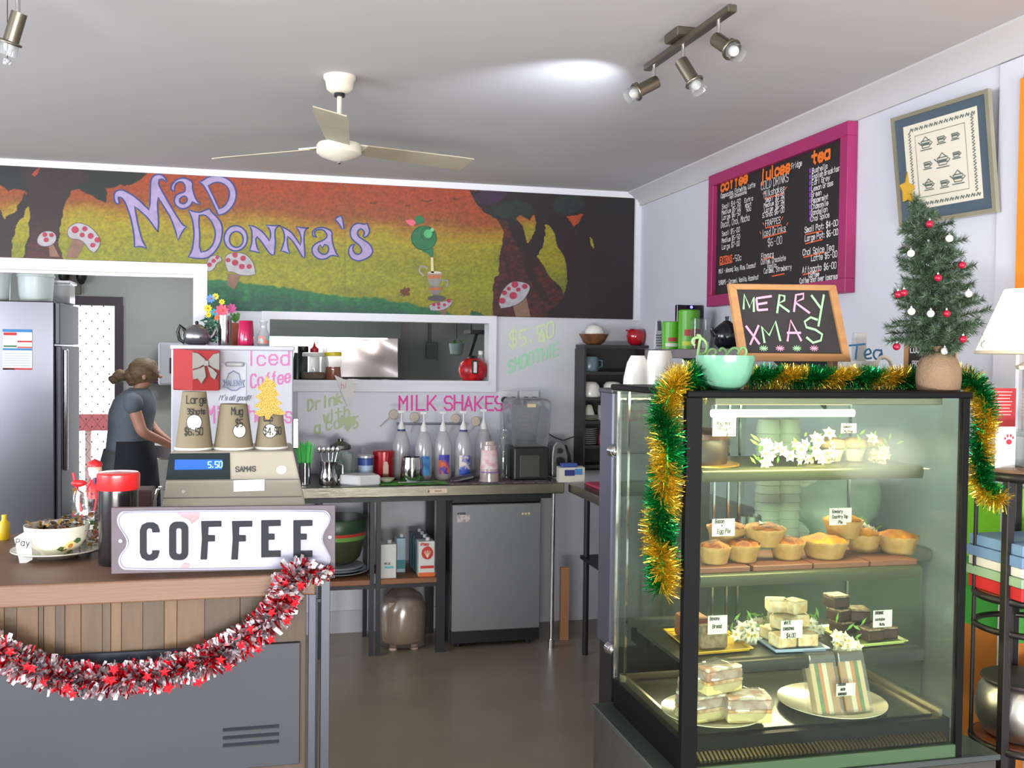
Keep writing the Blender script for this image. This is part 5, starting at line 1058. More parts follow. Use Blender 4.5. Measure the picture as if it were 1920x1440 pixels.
# bar refrigerator
t = thing('bar_refrigerator', 'small bar refrigerator with a silver door under the steel bench', 'refrigerator', (1.25, 5.6, 0))
FX0, FX1 = 0.995, 1.502; Yf = 5.42
MB().box(FX0 - .008, FX1 + .006, Yf + .05, 5.86, .03, .848).build('cabinet', mat('fridge_black', (24, 23, 25), .4), t, bevel=.006)
MB().box(FX0, FX1, Yf, Yf + .048, .1, .808).build('door', mat('fridge_silver', (136, 138, 142), .42, metal=.5, c2=(128, 130, 134), scale=3), t, bevel=.006, seg=2)
MB().box(FX0 - .004, FX1, Yf + .005, Yf + .05, .812, .85).build('top_trim', BLACK, t, bevel=.006, seg=2)
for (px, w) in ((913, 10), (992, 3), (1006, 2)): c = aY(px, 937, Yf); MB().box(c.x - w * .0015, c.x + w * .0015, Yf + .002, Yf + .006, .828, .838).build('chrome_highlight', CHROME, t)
MB().box(FX0, FX1, Yf + .02, Yf + .07, .03, .098).build('kick_panel', mat('fridge_black'), t)
c = aY(869, 972, Yf); MB().box(c.x - .036, c.x + .036, Yf - .0015, Yf, c.z - .02, c.z + .02).build('rating_sticker', mat('sticker_grey', (196, 190, 190), .6, c2=(150, 140, 144), scale=70, contrast=.2), t)
mb = MB(); text(mb, 'HISENSE', (c.x - .034, Yf - .0015, c.z + .023), XV, ZV, .009, .002, wr=.8, nrm=-YV); mb.build('brand_print', INK, t)
c = aY(986, 963, Yf)
for i in range(3): MB().box(c.x - .024 + i * .018, c.x - .012 + i * .018, Yf - .0015, Yf, c.z - .006, c.z + .006).build('badge', mat('gold_label'), t)
for x in (FX0 + .05, FX1 - .05):
    for y in (5.5, 5.8): MB().cyl((x, y, 0), (x, y, .03), .02).build('foot', BLACK, t)
# clutter on the shadowed under-shelf of the side bench
for nm, lb, X, Y, z, prof, m in [
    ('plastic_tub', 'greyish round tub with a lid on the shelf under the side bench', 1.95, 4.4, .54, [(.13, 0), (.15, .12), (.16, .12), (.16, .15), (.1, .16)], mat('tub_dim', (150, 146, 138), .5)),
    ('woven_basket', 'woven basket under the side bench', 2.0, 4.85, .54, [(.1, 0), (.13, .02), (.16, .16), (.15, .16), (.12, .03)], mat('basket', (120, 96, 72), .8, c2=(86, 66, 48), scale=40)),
    ('glass_jar', 'glass jar lying near the basket under the side bench', 1.76, 4.9, .54, [(.05, 0), (.06, .01), (.06, .1), (.04, .12)], CLEAR)]:
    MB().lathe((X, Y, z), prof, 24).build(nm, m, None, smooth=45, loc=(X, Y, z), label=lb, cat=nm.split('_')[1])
p = aZ(1058, 1200, 0); MB().box(p.x - .025, p.x + .025, p.y, p.y + .02, 0, .42).build('timber_offcut', mat('pine', (170, 120, 84), .6), None, loc=(p.x, p.y, 0), label='upright pine board in the shadow under the side bench', cat='board')
for i, (X, Y, w, d, h, lb) in enumerate([(1.95, 4.7, .4, .5, .3, 'dark brown carton on the floor under the side bench'), (1.95, 4.25, .35, .3, .36, 'second dark carton nearer the camera under the side bench')]):
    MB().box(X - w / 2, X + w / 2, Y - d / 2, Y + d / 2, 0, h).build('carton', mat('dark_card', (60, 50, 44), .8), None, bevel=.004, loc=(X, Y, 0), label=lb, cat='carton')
# ---------------------------------------------------------------- dark shelves in the back right corner
DK = mat('dark_stained_board', (34, 30, 32), .5, c2=(44, 38, 40), scale=5)
sx0 = 1.845; sy0 = 5.70; zt = 1.705
ds = thing('dark_shelf_unit', 'tall dark open shelf unit of cups in the back right corner', 'shelf', (1.95, 5.55, BZ))
MB().box(sx0, XR - .005, YB - .022, YB - .012, BZ + .0, zt - .02).build('back_panel', DK, ds)
MB().box(sx0 - .012, sx0, sy0, YB - .01, BZ, zt - .022).build('side_panel', DK, ds); MB().box(XR - .02, XR - .005, sy0, YB - .022, BZ, zt - .022).build('side_panel', DK, ds)
zs = [zt, None]
def zpx(py): return aY(1130, py, sy0).z
SH = [zt] + [zpx(y) for y in (697, 745, 789, 835, 872)]
for i, z in enumerate(SH): MB().box(sx0 - .012 if i == 0 else sx0, XR - .005 if i == 0 else XR - .02, sy0 - (.006 if i == 0 else 0), YB - .022, z - .018, z).build('shelf_board', DK, ds)
def cup(name, label, px, py, Y, z, prof, m, handle=None, cat='cup', group=None, cupdown=True):
    t, x, k = base(name, label, cat, px, py, Y, z, group)
    MB().lathe((x, Y, z), [(r * k, h * k) for r, h in prof], 24).build('cup_body', m, t, smooth=50)
    if handle:
        s, z0, z1, w = handle; r0 = max(r for r, h in prof)
        MB().tube([(x + s * r0 * k * .85, Y, z + z1 * k), (x + s * (r0 + w) * k, Y, z + (z1 * .9 + z0 * .1) * k), (x + s * (r0 + w) * k, Y, z + (z0 * .7 + z1 * .3) * k), (x + s * r0 * k * .9, Y, z + z0 * k)], 1.6 * k, n=8).build('handle', m, t, smooth=60)
    return t
cup('mug', 'blue-grey mug with a handle on the top compartment of the dark shelves', 1105, 696, 5.78, SH[1], [(16, 0), (17, 2), (17, 26), (15, 28), (15, 26)], mat('blue_grey_glaze', (96, 118, 128), .25, coat=.3), (1, 5, 22, 8), 'mug')
for i, px in enumerate((1106, 1148)):
    cup('cup', ['large white cup turned upside down, left one on the second dark shelf', 'large white cup turned upside down behind the white vessels, second dark shelf'][i], px, 743, 5.78, SH[2], [(19, 0), (20, 2), (17, 22), (12, 28), (.02, 29)], PORC)
cup('cup', 'small white cup turned upside down on a stack of saucers on the dark shelf', 1104, 775, 5.79, SH[3] + .032, [(11, 0), (11, 1), (6, 17), (4, 19), (.02, 19)], PORC)
for i in range(4): lp(1104, 786, 5.79, SH[3] + i * .008, [(10, 0), (19, 2), (18, 2.6), (9, 1)], PORC, 'saucer', '%s white saucer of the four under the small upturned cup' % ['bottom', 'second from bottom', 'third from bottom', 'top'][i], 'saucer', group='saucers on the third dark shelf')
for i in range(8): lp(1102, 833, 5.79, SH[4] + i * .0125, [(10, 0), (18, 2.4), (17, 3), (9, 1)], mat('plate_white', (190, 190, 192), .3), 'side_plate', 'white side plate, %s in the stack of eight on the dark shelves' % ORD[i], 'plate', group='side plates on the fourth dark shelf')
MB().box(aY(1128, 780, 5.72).x, aY(1142, 780, 5.72).x, 5.34, 5.79, SH[3], SH[3] + .09).build('card_box', PAPER, None, loc=tuple(aY(1133, 786, 5.72)), label='small white box beside the saucers on the dark shelf', cat='box')
lp(1126, 833, 5.74, SH[4], [(5, 0), (6, 10), (3, 24), (2, 30)], mat('dark_red', (110, 20, 30), .3), 'pepper_mill', 'dark red mill beside the side plates', 'mill')
# things on top of the dark shelves
t, x, k = base('coconut_bowl', 'brown coconut shell bowl with a white dish inside on the dark shelves', 'bowl', 1113, 650, 5.78, zt)
MB().lathe((x, 5.78, zt), [(12 * k, 0), (20 * k, 5 * k), (28 * k, 20 * k), (27 * k, 20 * k), (18 * k, 8 * k)], 28).build('shell', mat('coconut', (128, 84, 52), .5, c2=(84, 52, 34), scale=30), t, smooth=50)
MB().ball((x + 1 * k, 5.78, zt + 20 * k), 18 * k, 18 * k, 19 * k, 20, 12).build('white_dish', PORC, t, smooth=60)
t, x, k = base('apple_pot', 'red apple-shaped pot on top of the dark shelves', 'pot', 1192, 651, 5.78, zt)
MB().lathe((x, 5.78, zt), [(9 * k, 0), (15 * k, 6 * k), (18 * k, 17 * k), (16 * k, 27 * k), (9 * k, 31 * k), (3 * k, 29 * k)], 24).build('pot_body', mat('apple_red', (168, 20, 34), .2, coat=.5), t, smooth=60)
MB().tube([(x - 12 * k, 5.78, zt + 27 * k), (x - 20 * k, 5.78, zt + 28 * k)], [2 * k, 1.5 * k], n=6).build('spout', mat('apple_red'), t)
MB().box(x - 12 * k, x + 10 * k, 5.77, 5.79, zt + 29 * k, zt + 31 * k).build('leaf', mat('apple_red'), t)
# grey wall shelf along the right wall
ZS = 1.675
ws = thing('wall_shelf', 'grey shelf on the right wall holding green tins and a black teapot', 'shelf', (2.1, 4.6, ZS))
MB().box(1.95, XR - .002, 3.6, 5.02, ZS - .045, ZS).build('board', mat('grey_shelf', (120, 112, 116), .45, c2=(104, 98, 102), scale=10), ws, bevel=.003)
for y in (3.7, 4.6): MB().prism([(XR - .004, y, ZS - .045), (1.99, y, ZS - .045), (XR - .004, y, ZS - .25)], (0, .012, 0)).build('bracket', DARK, ws, fixn=True)
def onX(px, py, X): return aX(px, py, X)
GTN = mat('tin_green', (92, 176, 40), .35, c2=(80, 160, 36), scale=6)
for i, (px, w, top, X, lb) in enumerate([(1258, 17, 600, 2.02, 'short bright green tea tin at the left of the wall shelf'), (1291, 20, 578, 2.08, 'tall bright green tea tin on the wall shelf')]):
    c = onX(px, 650, X); k = mpp(c); t = thing('tea_tin', lb, 'tin', (c.x, c.y, ZS)); h = (652 - top) * k
    MB().lathe((c.x, c.y, ZS), [(w * k, 0), (w * k, h * .97), (w * .9 * k, h)], 28).build('tin', GTN, t, smooth=40)
    mb = MB(); r = w * k + .001
    for (z0, z1, mi, a0, a1) in ([(.28, .42, 0, -2.3, -1.3), (.1, .22, 1, -2.6, -1.2)] if i == 0 else [(.34, .5, 0, -2.4, -1.5), (.1, .2, 2, -2.6, -1.4)]):
        vs = [(c.x + r * cos(a0 + (a1 - a0) * q / 8), c.y + r * sin(a0 + (a1 - a0) * q / 8), ZS + z * h) for z in (z0, z1) for q in range(9)]
        mb.add(vs, [(q, q + 1, 10 + q, 9 + q) for q in range(8)], mi)
    mb.build('print', [mat('print_red3', (170, 50, 50), .5), mat('print_white', (214, 210, 206), .5), mat('print_yellow', (200, 210, 50), .5)], t)
c = onX(1293, 640, 2.16); k = mpp(c)
t = thing('black_caddy', 'black box with a blue light standing behind the tall green tin', 'box', (c.x, c.y, ZS))
MB().box(c.x - 26 * k, c.x + 26 * k, c.y, c.y + .03, ZS, ZS + 84 * k).build('panel', mat('gloss_black', (20, 22, 30), .15), t, bevel=.003)
MB().ball((c.x + 2 * k, c.y - .004, ZS + 80 * k), .008, .004, .008, 8, 5).build('blue_lamp', mat('blue_glow', (70, 70, 255), emit=8), t)
c = onX(1236, 648, 1.99); k = mpp(c); t = thing('cordless_phone', 'grey and white cordless phone standing left of the green tins', 'phone', (c.x, c.y, ZS))
mb = MB(); mb.M = Matrix.Translation((c.x, c.y, ZS)) @ Matrix.Rotation(radians(-10), 4, 'X')
mb.prism([(-9 * k, 0, 0), (7 * k, 0, 0), (8 * k, 0, 52 * k), (5 * k, 0, 58 * k), (-1 * k, 0, 58 * k), (-3 * k, 0, 50 * k)], (0, .025, 0)); mb.build('handset', mat('phone_white', (190, 190, 198), .4), t, fixn=True, bevel=.003)
mb = MB(); mb.M = Matrix.Translation((c.x, c.y - .003, ZS)) @ Matrix.Rotation(radians(-10), 4, 'X'); mb.box(-1 * k, 6 * k, -.002, .004, 36 * k, 54 * k); mb.build('screen', mat('phone_grey', (86, 88, 100), .4), t)
mb = MB(); mb.M = Matrix.Translation((c.x, c.y - .003, ZS)) @ Matrix.Rotation(radians(-10), 4, 'X')
for i in range(3):
    for j in range(5): mb.box((-5 + 4 * i) * k, (-3 + 4 * i) * k, -.002, .003, (6 + 5 * j) * k, (8.5 + 5 * j) * k)
mb.build('keys', mat('phone_grey'), t)['kind'] = 'stuff'
c = onX(1318, 650, 2.02); k = mpp(c)
t = thing('photo_cube', 'clear plastic stand holding a red packet beside the green tins', 'stand', (c.x, c.y, ZS))
MB().box(c.x - 17 * k, c.x + 16 * k, c.y, c.y + .06, ZS, ZS + 58 * k).build('clear_stand', CLEAR, t, bevel=.003)
MB().box(c.x - 15 * k, c.x - 3 * k, c.y + .01, c.y + .04, ZS + .003, ZS + 38 * k).build('red_packet', mat('packet_red', (140, 40, 50), .6, c2=(60, 60, 50), scale=40, contrast=.2), t)
MB().box(c.x, c.x + 14 * k, c.y + .01, c.y + .04, ZS + .003, ZS + 14 * k).build('white_packet', PAPER, t)
c = onX(1362, 650, 2.02); k = mpp(c)
t = thing('black_teapot', 'glossy black round teapot on the wall shelf beside the small chalkboard', 'teapot', (c.x, c.y, ZS))
GB = mat('gloss_black')
MB().lathe((c.x, c.y, ZS), [(14 * k, 0), (22 * k, 8 * k), (26 * k, 24 * k), (23 * k, 38 * k), (12 * k, 48 * k), (7 * k, 50 * k)], 28).build('pot', GB, t, smooth=60)
MB().lathe((c.x, c.y, ZS), [(11 * k, 47 * k), (7 * k, 52 * k), (3 * k, 53 * k), (4 * k, 61 * k), (.001, 61 * k)], 20).build('lid', GB, t, smooth=60)
MB().tube([(c.x - 22 * k, c.y, ZS + 24 * k), (c.x - 30 * k, c.y, ZS + 34 * k), (c.x - 30 * k, c.y, ZS + 40 * k)], [5 * k, 4 * k, 3 * k], n=8).build('spout', GB, t, smooth=60)
MB().tube([(c.x + 23 * k, c.y, ZS + 36 * k), (c.x + 34 * k, c.y, ZS + 32 * k), (c.x + 32 * k, c.y, ZS + 14 * k), (c.x + 22 * k, c.y, ZS + 10 * k)], 3 * k, n=8).build('handle', GB, t, smooth=60)
# ================================================================ FRONT COUNTER
CT = 1.10; CYF = 2.45
xe = aY(592, 1100, CYF).x
ctr = thing('service_counter', 'timber service counter with a dark grey metal panel on its front', 'counter', (-1.0, 2.8, 0))
TW = mat('counter_top_wood', (114, 82, 62), .5, c2=(96, 68, 50), scale=5, stretch=(.35, 5, 5), bump=.12, bscale=40)
MB().box(-2.6, xe, CYF, 3.15, CT - .052, CT).build('countertop', TW, ctr, bevel=.004, seg=2)
PLK = [mat('plank_%d' % i, c, .55, c2=tuple(int(v * .8) for v in c), scale=9, stretch=(5, 5, .5), bump=.15, bscale=40) for i, c in enumerate([(104, 76, 50), (84, 66, 46), (112, 84, 54), (78, 60, 44), (96, 72, 48), (72, 54, 40)])]
xs = [-2.6, -2.2, -1.9, -1.6, -1.35, -1.1, -.9, -.75] + [aY(px, 1150, 2.49).x for px in (8, 32, 72, 82, 104, 122, 152, 192, 208, 228, 268, 308, 332, 384, 450, 574)]
order = [0, 1, 2, 3, 4, 0, 1, 2, 1, 0, 1, 2, 3, 0, 4, 1, 2, 4, 1, 2, 0, 3, 3]
for i, (a, b) in enumerate(zip(xs, xs[1:])):
    MB().box(a + .0003, b - .0003, 2.488 + (i % 3) * .0007, 2.506, .30, CT - .054).build('plank', PLK[order[i % len(order)]], ctr, bevel=.0006)
MB().box(-2.58, xs[-1] - .02, 2.508, 3.1, .30, CT - .054).build('carcass', mat('carcass_wood', (90, 64, 46), .7), ctr)
GP = mat('grey_metal_panel', (48, 51, 61), .5, metal=.2, c2=(43, 46, 56), scale=4, bump=.04)
a = aY(563, 1204, 2.48); zb_ = aY(563, 1432, 2.48).z
gp = MB().box(-2.5, a.x, 2.478, 2.487, zb_, a.z).build('grey_panel', GP, ctr, bevel=.0015)
for py in (1369, 1384, 1398):
    p, q = aY(418, py, 2.476), aY(523, py, 2.476)
    mb = MB().box(p.x, q.x, 2.4735, 2.479, p.z - .0045, p.z - .002); mb.build('vent_slot', mat('slot_black', (24, 26, 32), .6), gp)
    MB().prism([(p.x, 2.4775, p.z - .001), (p.x, 2.471, p.z - .0015), (p.x, 2.4775, p.z + .004)], (q.x - p.x, 0, 0)).build('vent_louvre', GP, gp, fixn=True)
for (p0, p1, y0) in ((578, 592, 2.46), (601, 618, 2.5)):
    x0_, x1_ = aY(p0, 1250, y0).x, aY(p1, 1250, y0).x
    for yy in (y0, 3.08): MB().box(x0_, x1_, yy, yy + .02, 0, (CT - .053) if p0 == 578 else aY(610, 1078, 2.5).z).build('steel_post', mat('frame_steel', (60, 63, 72), .4, metal=.5), ctr, bevel=.001)
p = aY(592, 1127, 2.5); MB().box(p.x - .005, aY(603, 1127, 2.5).x, 2.505, 2.512, p.z - .004, p.z + .003).build('link_bar', DARK, ctr)
MB().box(-2.58, a.x, 2.5, 3.1, .0, .30).build('kickboard', mat('kick_dark', (40, 36, 34), .7), ctr)
# ---------------------------------------------------------------- tin COFFEE sign
YS = 2.478
sg = thing('coffee_sign', 'embossed tin sign reading COFFEE in dark letters on the counter edge', 'sign', (-.09, 2.49, CT))
def cs(x, y, d=0.0): p = aY(x / 3.692 + 200, y / 3.692 + 820, YS); return Vector((p.x, YS - d, p.z))
RIM = mat('sign_rim', (84, 72, 84), .5, c2=(72, 58, 68), scale=20); ENA = mat('sign_enamel', (150, 150, 168), .4, c2=(138, 138, 158), scale=6, rvar=.05); LTR = mat('sign_letter', (36, 38, 44), .6, spec=.2)
MB().prism([cs(32, 487), cs(1583, 470), cs(1583, 905), cs(32, 945)], (0, .012, 0)).build('backing_plate', RIM, sg, fixn=True, bevel=.001)
OL = [(130, 505), (1490, 497), (1535, 515), (1552, 555), (1535, 610), (1500, 660), (1492, 715), (1525, 775), (1552, 825), (1545, 875), (1500, 905), (140, 922), (95, 900), (78, 855), (95, 805), (135, 760), (142, 710), (112, 660), (78, 610), (70, 560), (90, 520)]
OLs = smooth_loop(smooth_loop(OL))
MB().prism([cs(x, y, .0) for x, y in OLs], (0, -.004, 0)).build('enamel_plate', ENA, sg, fixn=True)
mb = MB()
for dd, ww in ((.0062, .0035),):
    mb.tube([cs((x - 810) * .985 + 810, (y - 710) * .955 + 710, .0045) for x, y in OLs], .0016, n=6, close=True)
mb.build('raised_bead', mat('bead_grey', (150, 150, 170), .4), sg, smooth=60)
for x in (97, 1545): MB().cyl(cs(x, 716 if x < 500 else 690, -.0), cs(x, 716 if x < 500 else 690, .003), .0045, n=14).build('rivet', ENA, sg)
def rr(x0, y0, x1, y1, r, n=5):
    o = []
    for cx, cy, a0 in ((x1 - r, y0 + r, -90), (x1 - r, y1 - r, 0), (x0 + r, y1 - r, 90), (x0 + r, y0 + r, 180)):
        for i in range(n + 1): a = radians(a0 + 90 * i / n); o.append((cx + r * cos(a), cy + r * sin(a)))
    return o
def letter(polys, holes=()):
    mb = MB()
    for P in polys: mb.prism([cs(x, y, .004) for x, y in P], (0, -.0035, 0), 0, [[cs(x, y, .004) for x, y in h] for h in holes])
    mb.build('letter', LTR, sg, fixn=True, bevel=.0009)
cpts = [(368, 655), (368, 640), (355, 605), (325, 587), (280, 587), (245, 605), (232, 640), (232, 795), (245, 830), (280, 850), (325, 848), (355, 828), (366, 790), (366, 780), (318, 780), (315, 800), (300, 812), (285, 808), (278, 790), (278, 645), (285, 630), (300, 625), (315, 632), (318, 655)]
letter([cpts]); letter([rr(434, 582, 566, 846, 50)], [rr(482, 626, 520, 806, 16)])
for (x, w) in ((655, 140), (868, 140)): letter([[(x, 578), (x + w, 576), (x + w, 615), (x + 50, 617), (x + 48, 675), (x + 95, 675), (x + 95, 717), (x + 47, 718), (x + 40, 842), (x - 5, 842), (x + 5, 700)]])
for (x, w) in ((1070, 135), (1292, 132)): letter([[(x, 572), (x + w, 570), (x + w, 610), (x + 50, 612), (x + 50, 665), (x + 92, 665), (x + 92, 705), (x + 50, 706), (x + 50, 782), (x + w, 780), (x + w, 824), (x, 828)]])
mb = MB(); mb.add([cs(x, y, .0042) for x, y in [(480, 512), (650, 512), (640, 560), (590, 600), (570, 570), (510, 545)]], [(0, 1, 2, 3, 4, 5)][:1]); mb.add([cs(x, y, .0042) for x, y in [(505, 905), (570, 905), (580, 870), (540, 865)]], [(0, 1, 2, 3)])
o = mb.build('rust_stain', mat('rust', (150, 124, 130), .7, c2=(176, 160, 170), scale=40), sg); o['kind'] = 'stuff'
# ---------------------------------------------------------------- cash register
rg_ = thing('cash_register', 'cream cash register with a blue digital display behind the coffee sign', 'cash register', (-.085, 2.88, CT))
RG = mat('register_cream', (172, 166, 150), .45, c2=(166, 160, 144), scale=5)
pts = {}
Yb, Yt = 2.685, 2.79
bl, br_ = aY(305, 947, Yb), aY(572, 945, Yb); tL, tR = aY(319, 848, Yt), aY(550, 848, Yt)
zmid = bl.z
V8 = [(bl.x, Yb, CT), (br_.x, Yb, CT), (br_.x, Yb, zmid), (bl.x, Yb, zmid), (tL.x, Yt, tL.z), (tR.x, Yt, tL.z), (tL.x, 3.05, tL.z), (tR.x, 3.05, tL.z), (bl.x, 3.1, CT), (br_.x, 3.1, CT), (br_.x, 3.1, zmid), (bl.x, 3.1, zmid)]
mb = MB().add(V8, [(0, 1, 2, 3), (3, 2, 5, 4), (4, 5, 7, 6), (6, 7, 10, 11), (11, 10, 9, 8), (0, 8, 9, 1), (1, 9, 10, 2), (2, 10, 7, 5), (0, 3, 11, 8), (3, 4, 6, 11)])
mb.build('body', RG, rg_, fixn=True, bevel=.005, seg=2)
P0 = Vector(V8[3]); nn = (Vector(V8[2]) - P0).cross(Vector(V8[4]) - P0).normalized(); nn = -nn if nn.y > 0 else nn
UPR = nn.cross(XV).normalized(); UPR = -UPR if UPR.z < 0 else UPR
def rp(px, py, d=.0015): r = ray(px, py); C0 = Vector((0, 0, H)); t = (P0 + nn * d - C0).dot(nn) / r.dot(nn); return C0 + r * t
def rpoly(P, d, dep, nm, m, par=None): mb = MB(); mb.prism([rp(x, y, d) for x, y in P], nn * dep); return mb.build(nm, m, par or rg_, fixn=True)
rpoly([(308, 900), (561, 898), (561, 899.6), (308, 901.6)], .0, .001, 'seam', mat('seam_grey', (120, 116, 108), .6)); rpoly([(306, 933), (566, 930), (566, 932), (306, 935)], .0, .001, 'seam', mat('seam_grey'))
rpoly([(318, 851), (431, 850), (432, 899), (311, 900)], .0, .002, 'display_window', mat('display_black', (30, 42, 44), .08))
lcd = rpoly([(328, 862), (417, 862), (416, 880), (327, 881)], .002, .0008, 'blue_screen', mat('lcd_blue', (40, 84, 160), .3, emit=.7, emitc=(40, 90, 190)))
mb = MB(); text(mb, '5.50', rp(390, 877, .0035), XV, UPR, .019, .0022, wr=.6, sp=.9, nrm=nn); mb.build('digits', mat('lcd_digit', (150, 230, 240), .4, emit=1.2), lcd)
mb = MB(); text(mb, 'SAM4S', rp(442, 884.5, .001), XV, UPR, .0155, .0028, wr=.78, sp=1.0, nrm=nn); mb.build('maker_name', mat('register_print', (70, 70, 74), .5), rg_)
mb = MB(); c = rp(528, 881, .0); mb.cyl(c, c + nn * .0012, .0135, n=24); mb.build('round_badge', mat('badge_cream', (206, 202, 192), .4), rg_)
rpoly([(438, 901), (496, 899), (496, 920), (438, 922)], .001, .0005, 'blank_sticker', mat('sticker_white_glow', (246, 246, 246), .5, emit=.25))  # sticker whitened by a little emission, though it is no lamp
mb = MB(); c = rp(344, 922, .0); mb.cyl(c, c + nn * .001, .005, n=14); mb.build('key_lock', mat('badge_cream'), rg_)
ZR = tL.z
# upturned paper cups
def wrap(mb, cx, cy, rf):
    for i, v in enumerate(mb.v): r = rf(v.z) + (cy * 0 + .0012); a = (v.x - cx) / r; mb.v[i] = Vector((cx + r * sin(a), cy - r * cos(a), v.z))
KRAFT = mat('kraft_card', (120, 110, 88), .75, c2=(112, 102, 80), scale=30, stretch=(40, 40, .2))
def papercup(px, hb, ht, ytop, label, lines, circ_y, circ_r, cdx=0):
    Y = 2.86; c = aY(px, 845, Y); k = mpp(c); h = (845 - ytop) * k; rb, rt_ = hb * k, ht * k
    t = thing('paper_cup', label, 'cup', (c.x, Y, ZR), 'upturned price cups on the register')
    rf = lambda z: rb + (rt_ - rb) * (z - ZR) / h
    MB().lathe((c.x, Y, ZR), [(rb, .004), (rt_, h - .004), (rt_ * .97, h), (rt_ * .9, h), (rt_ * .88, h - .008), (.001, h - .008)], 40).build('cup_body', KRAFT, t, smooth=50)
    MB().lathe((c.x, Y, ZR), [(rb, .0), (rb * 1.045, .002), (rb * 1.045, .006), (rb * .99, .008)], 40).build('rolled_rim', mat('rim_white', (222, 218, 206), .5), t, smooth=60)
    mb = MB()
    for s, x, y, hh, th in lines:
        p = aY(x, y, Y - rb * .9); text(mb, s, (p.x, Y, p.z), XV, ZV, hh * k, .0026, wr=.66, sp=.9, nrm=(0, 0, 0), jit=.1)
    wrap(mb, c.x, Y, lambda z: rf(z) + .0006); mb.build('handwriting', INK, t)
    p = aY(px + cdx, circ_y, Y - rb * .9); mb = MB(); cr = circ_r * k; V_ = [(p.x + cr * q / 10, Y, p.z + s_ * cr * sqrt(max(0, 1 - (q / 10) ** 2))) for q in range(-10, 11) for s_ in (-1, 1)]
    mb.add(V_, [(2 * q, 2 * q + 2, 2 * q + 3, 2 * q + 1) for q in range(20)]); wrap(mb, c.x, Y, lambda z: rf(z) - .0002); o = mb.build('white_dot', mat('dot_white', (232, 228, 214), .6), t)
    mb = MB(); ribbon(mb, circ((p.x, Y, p.z), circ_r * k, 24), .002, YV, close=True); wrap(mb, c.x, Y, lambda z: rf(z) + .0002); mb.build('dot_outline', INK, t)
    return t, c, k
papercup(364, 34, 22, 736, 'tallest upturned paper cup, marked Large 3 Shots $6.50, left on the register', [('Large', 348, 757, 14, 0), ('3Shots', 350, 777, 10, 0), ('$6.50', 345, 816, 13, 0)], 792, 14, 0)
papercup(438, 36, 25, 760, 'middle upturned paper cup, marked Mug $5, on the register', [('Mug', 434, 778, 13, 0), ('$5', 442, 800, 13, 0)], 808, 12.5, 12)
t3, c3_, k3 = papercup(508, 30, 22, 780, 'smallest upturned paper cup, marked Cup $4.50, right on the register', [('Cup', 494, 790, 10, 0), ('$4.50', 494, 815, 13, 0)], 808, 12.5, -2)
# gold glitter tree cut-out
def gt(x, y): return aY(x / 4.234 + 300, y / 4.234 + 560, 2.82)
P = [(845, 605), (862, 640), (900, 650), (930, 690), (905, 708), (930, 735), (950, 770), (915, 778), (945, 810), (975, 832), (930, 850), (965, 880), (1000, 912), (960, 925), (900, 915), (880, 930), (870, 960), (840, 958), (832, 930), (790, 935), (750, 915), (760, 895), (800, 875), (745, 855), (770, 835), (800, 812), (755, 775), (790, 755), (805, 735), (765, 712), (800, 685), (830, 655), (835, 640)]
MB().prism([gt(x, y) for x, y in P], (0, .004, 0)).build('gold_tree', mat('gold_glitter', (160, 124, 50), .4, metal=.4, c2=(214, 184, 96), scale=420, detail=1, contrast=.1, bump=.8, bscale=500), None, fixn=True, loc=tuple(gt(850, 955)), label='gold glitter Christmas tree cut-out standing on the smallest paper cup', cat='ornament')
# ---------------------------------------------------------------- tip bowl and saucer
Yc = 2.78
c = aY(107, 1068, Yc); k = mpp(c) * .97
t = thing('saucer', 'large white saucer beneath the flowered tip bowl on the counter', 'saucer', (c.x, Yc, CT))
MB().lathe((c.x, Yc, CT), [(38 * k, 0), (42 * k, 3 * k), (70 * k, 10 * k), (82 * k, 15 * k), (82 * k, 17 * k), (66 * k, 13 * k), (40 * k, 6 * k), (.001, 6 * k)], 48).build('dish', mat('cream_porcelain', (224, 220, 204), .2, coat=.4), t, smooth=50)
t = thing('tip_bowl', 'white bowl with a yellow rose print full of gold and black bits', 'bowl', (c.x, Yc, CT + 6 * k))
zb0 = CT + 6 * k; prof = [(28 * k, 0), (30 * k, 4 * k), (44 * k, 14 * k), (54 * k, 30 * k), (58 * k, 46 * k), (59 * k, 56 * k), (57 * k, 56 * k), (54 * k, 40 * k), (40 * k, 16 * k), (.001, 10 * k)]
MB().lathe((c.x, Yc, zb0), prof, 48).build('bowl_body', mat('cream_porcelain'), t, smooth=60)
def rbowl(z):
    zz = (z - zb0) / k
    return np.interp(zz, [0, 4, 14, 30, 46, 56], [28, 30, 44, 54, 58, 59]) * k
def decal(cxp, cyp, pts, m, nm, par=t, d=.0016, a_c=None):
    p = aY(cxp, cyp, Yc); mb = MB(); n = len(pts)
    V_ = []
    for x, y in pts + [(0, 0)]:
        z = p.z + y * k; r = rbowl(z) + d; a = a_c + x * k / r; V_.append((c.x + r * sin(a), Yc - r * cos(a), z))
    mb.add(V_, [(i, (i + 1) % n, n) for i in range(n)]); return mb.build(nm, m, par)
decal(150, 1018, [(11 * cos(i), 12 * sin(i)) for i in [2 * pi * q / 9 for q in range(9)]], mat('rose_yellow', (226, 196, 110), .4, c2=(236, 220, 170), scale=90), 'rose_print', a_c=.66)
decal(150, 1016, [(5 * cos(q), 5 * sin(q)) for q in [2 * pi * q / 7 for q in range(7)]], mat('rose_orange', (190, 120, 50), .4), 'rose_print', d=.002, a_c=.68)
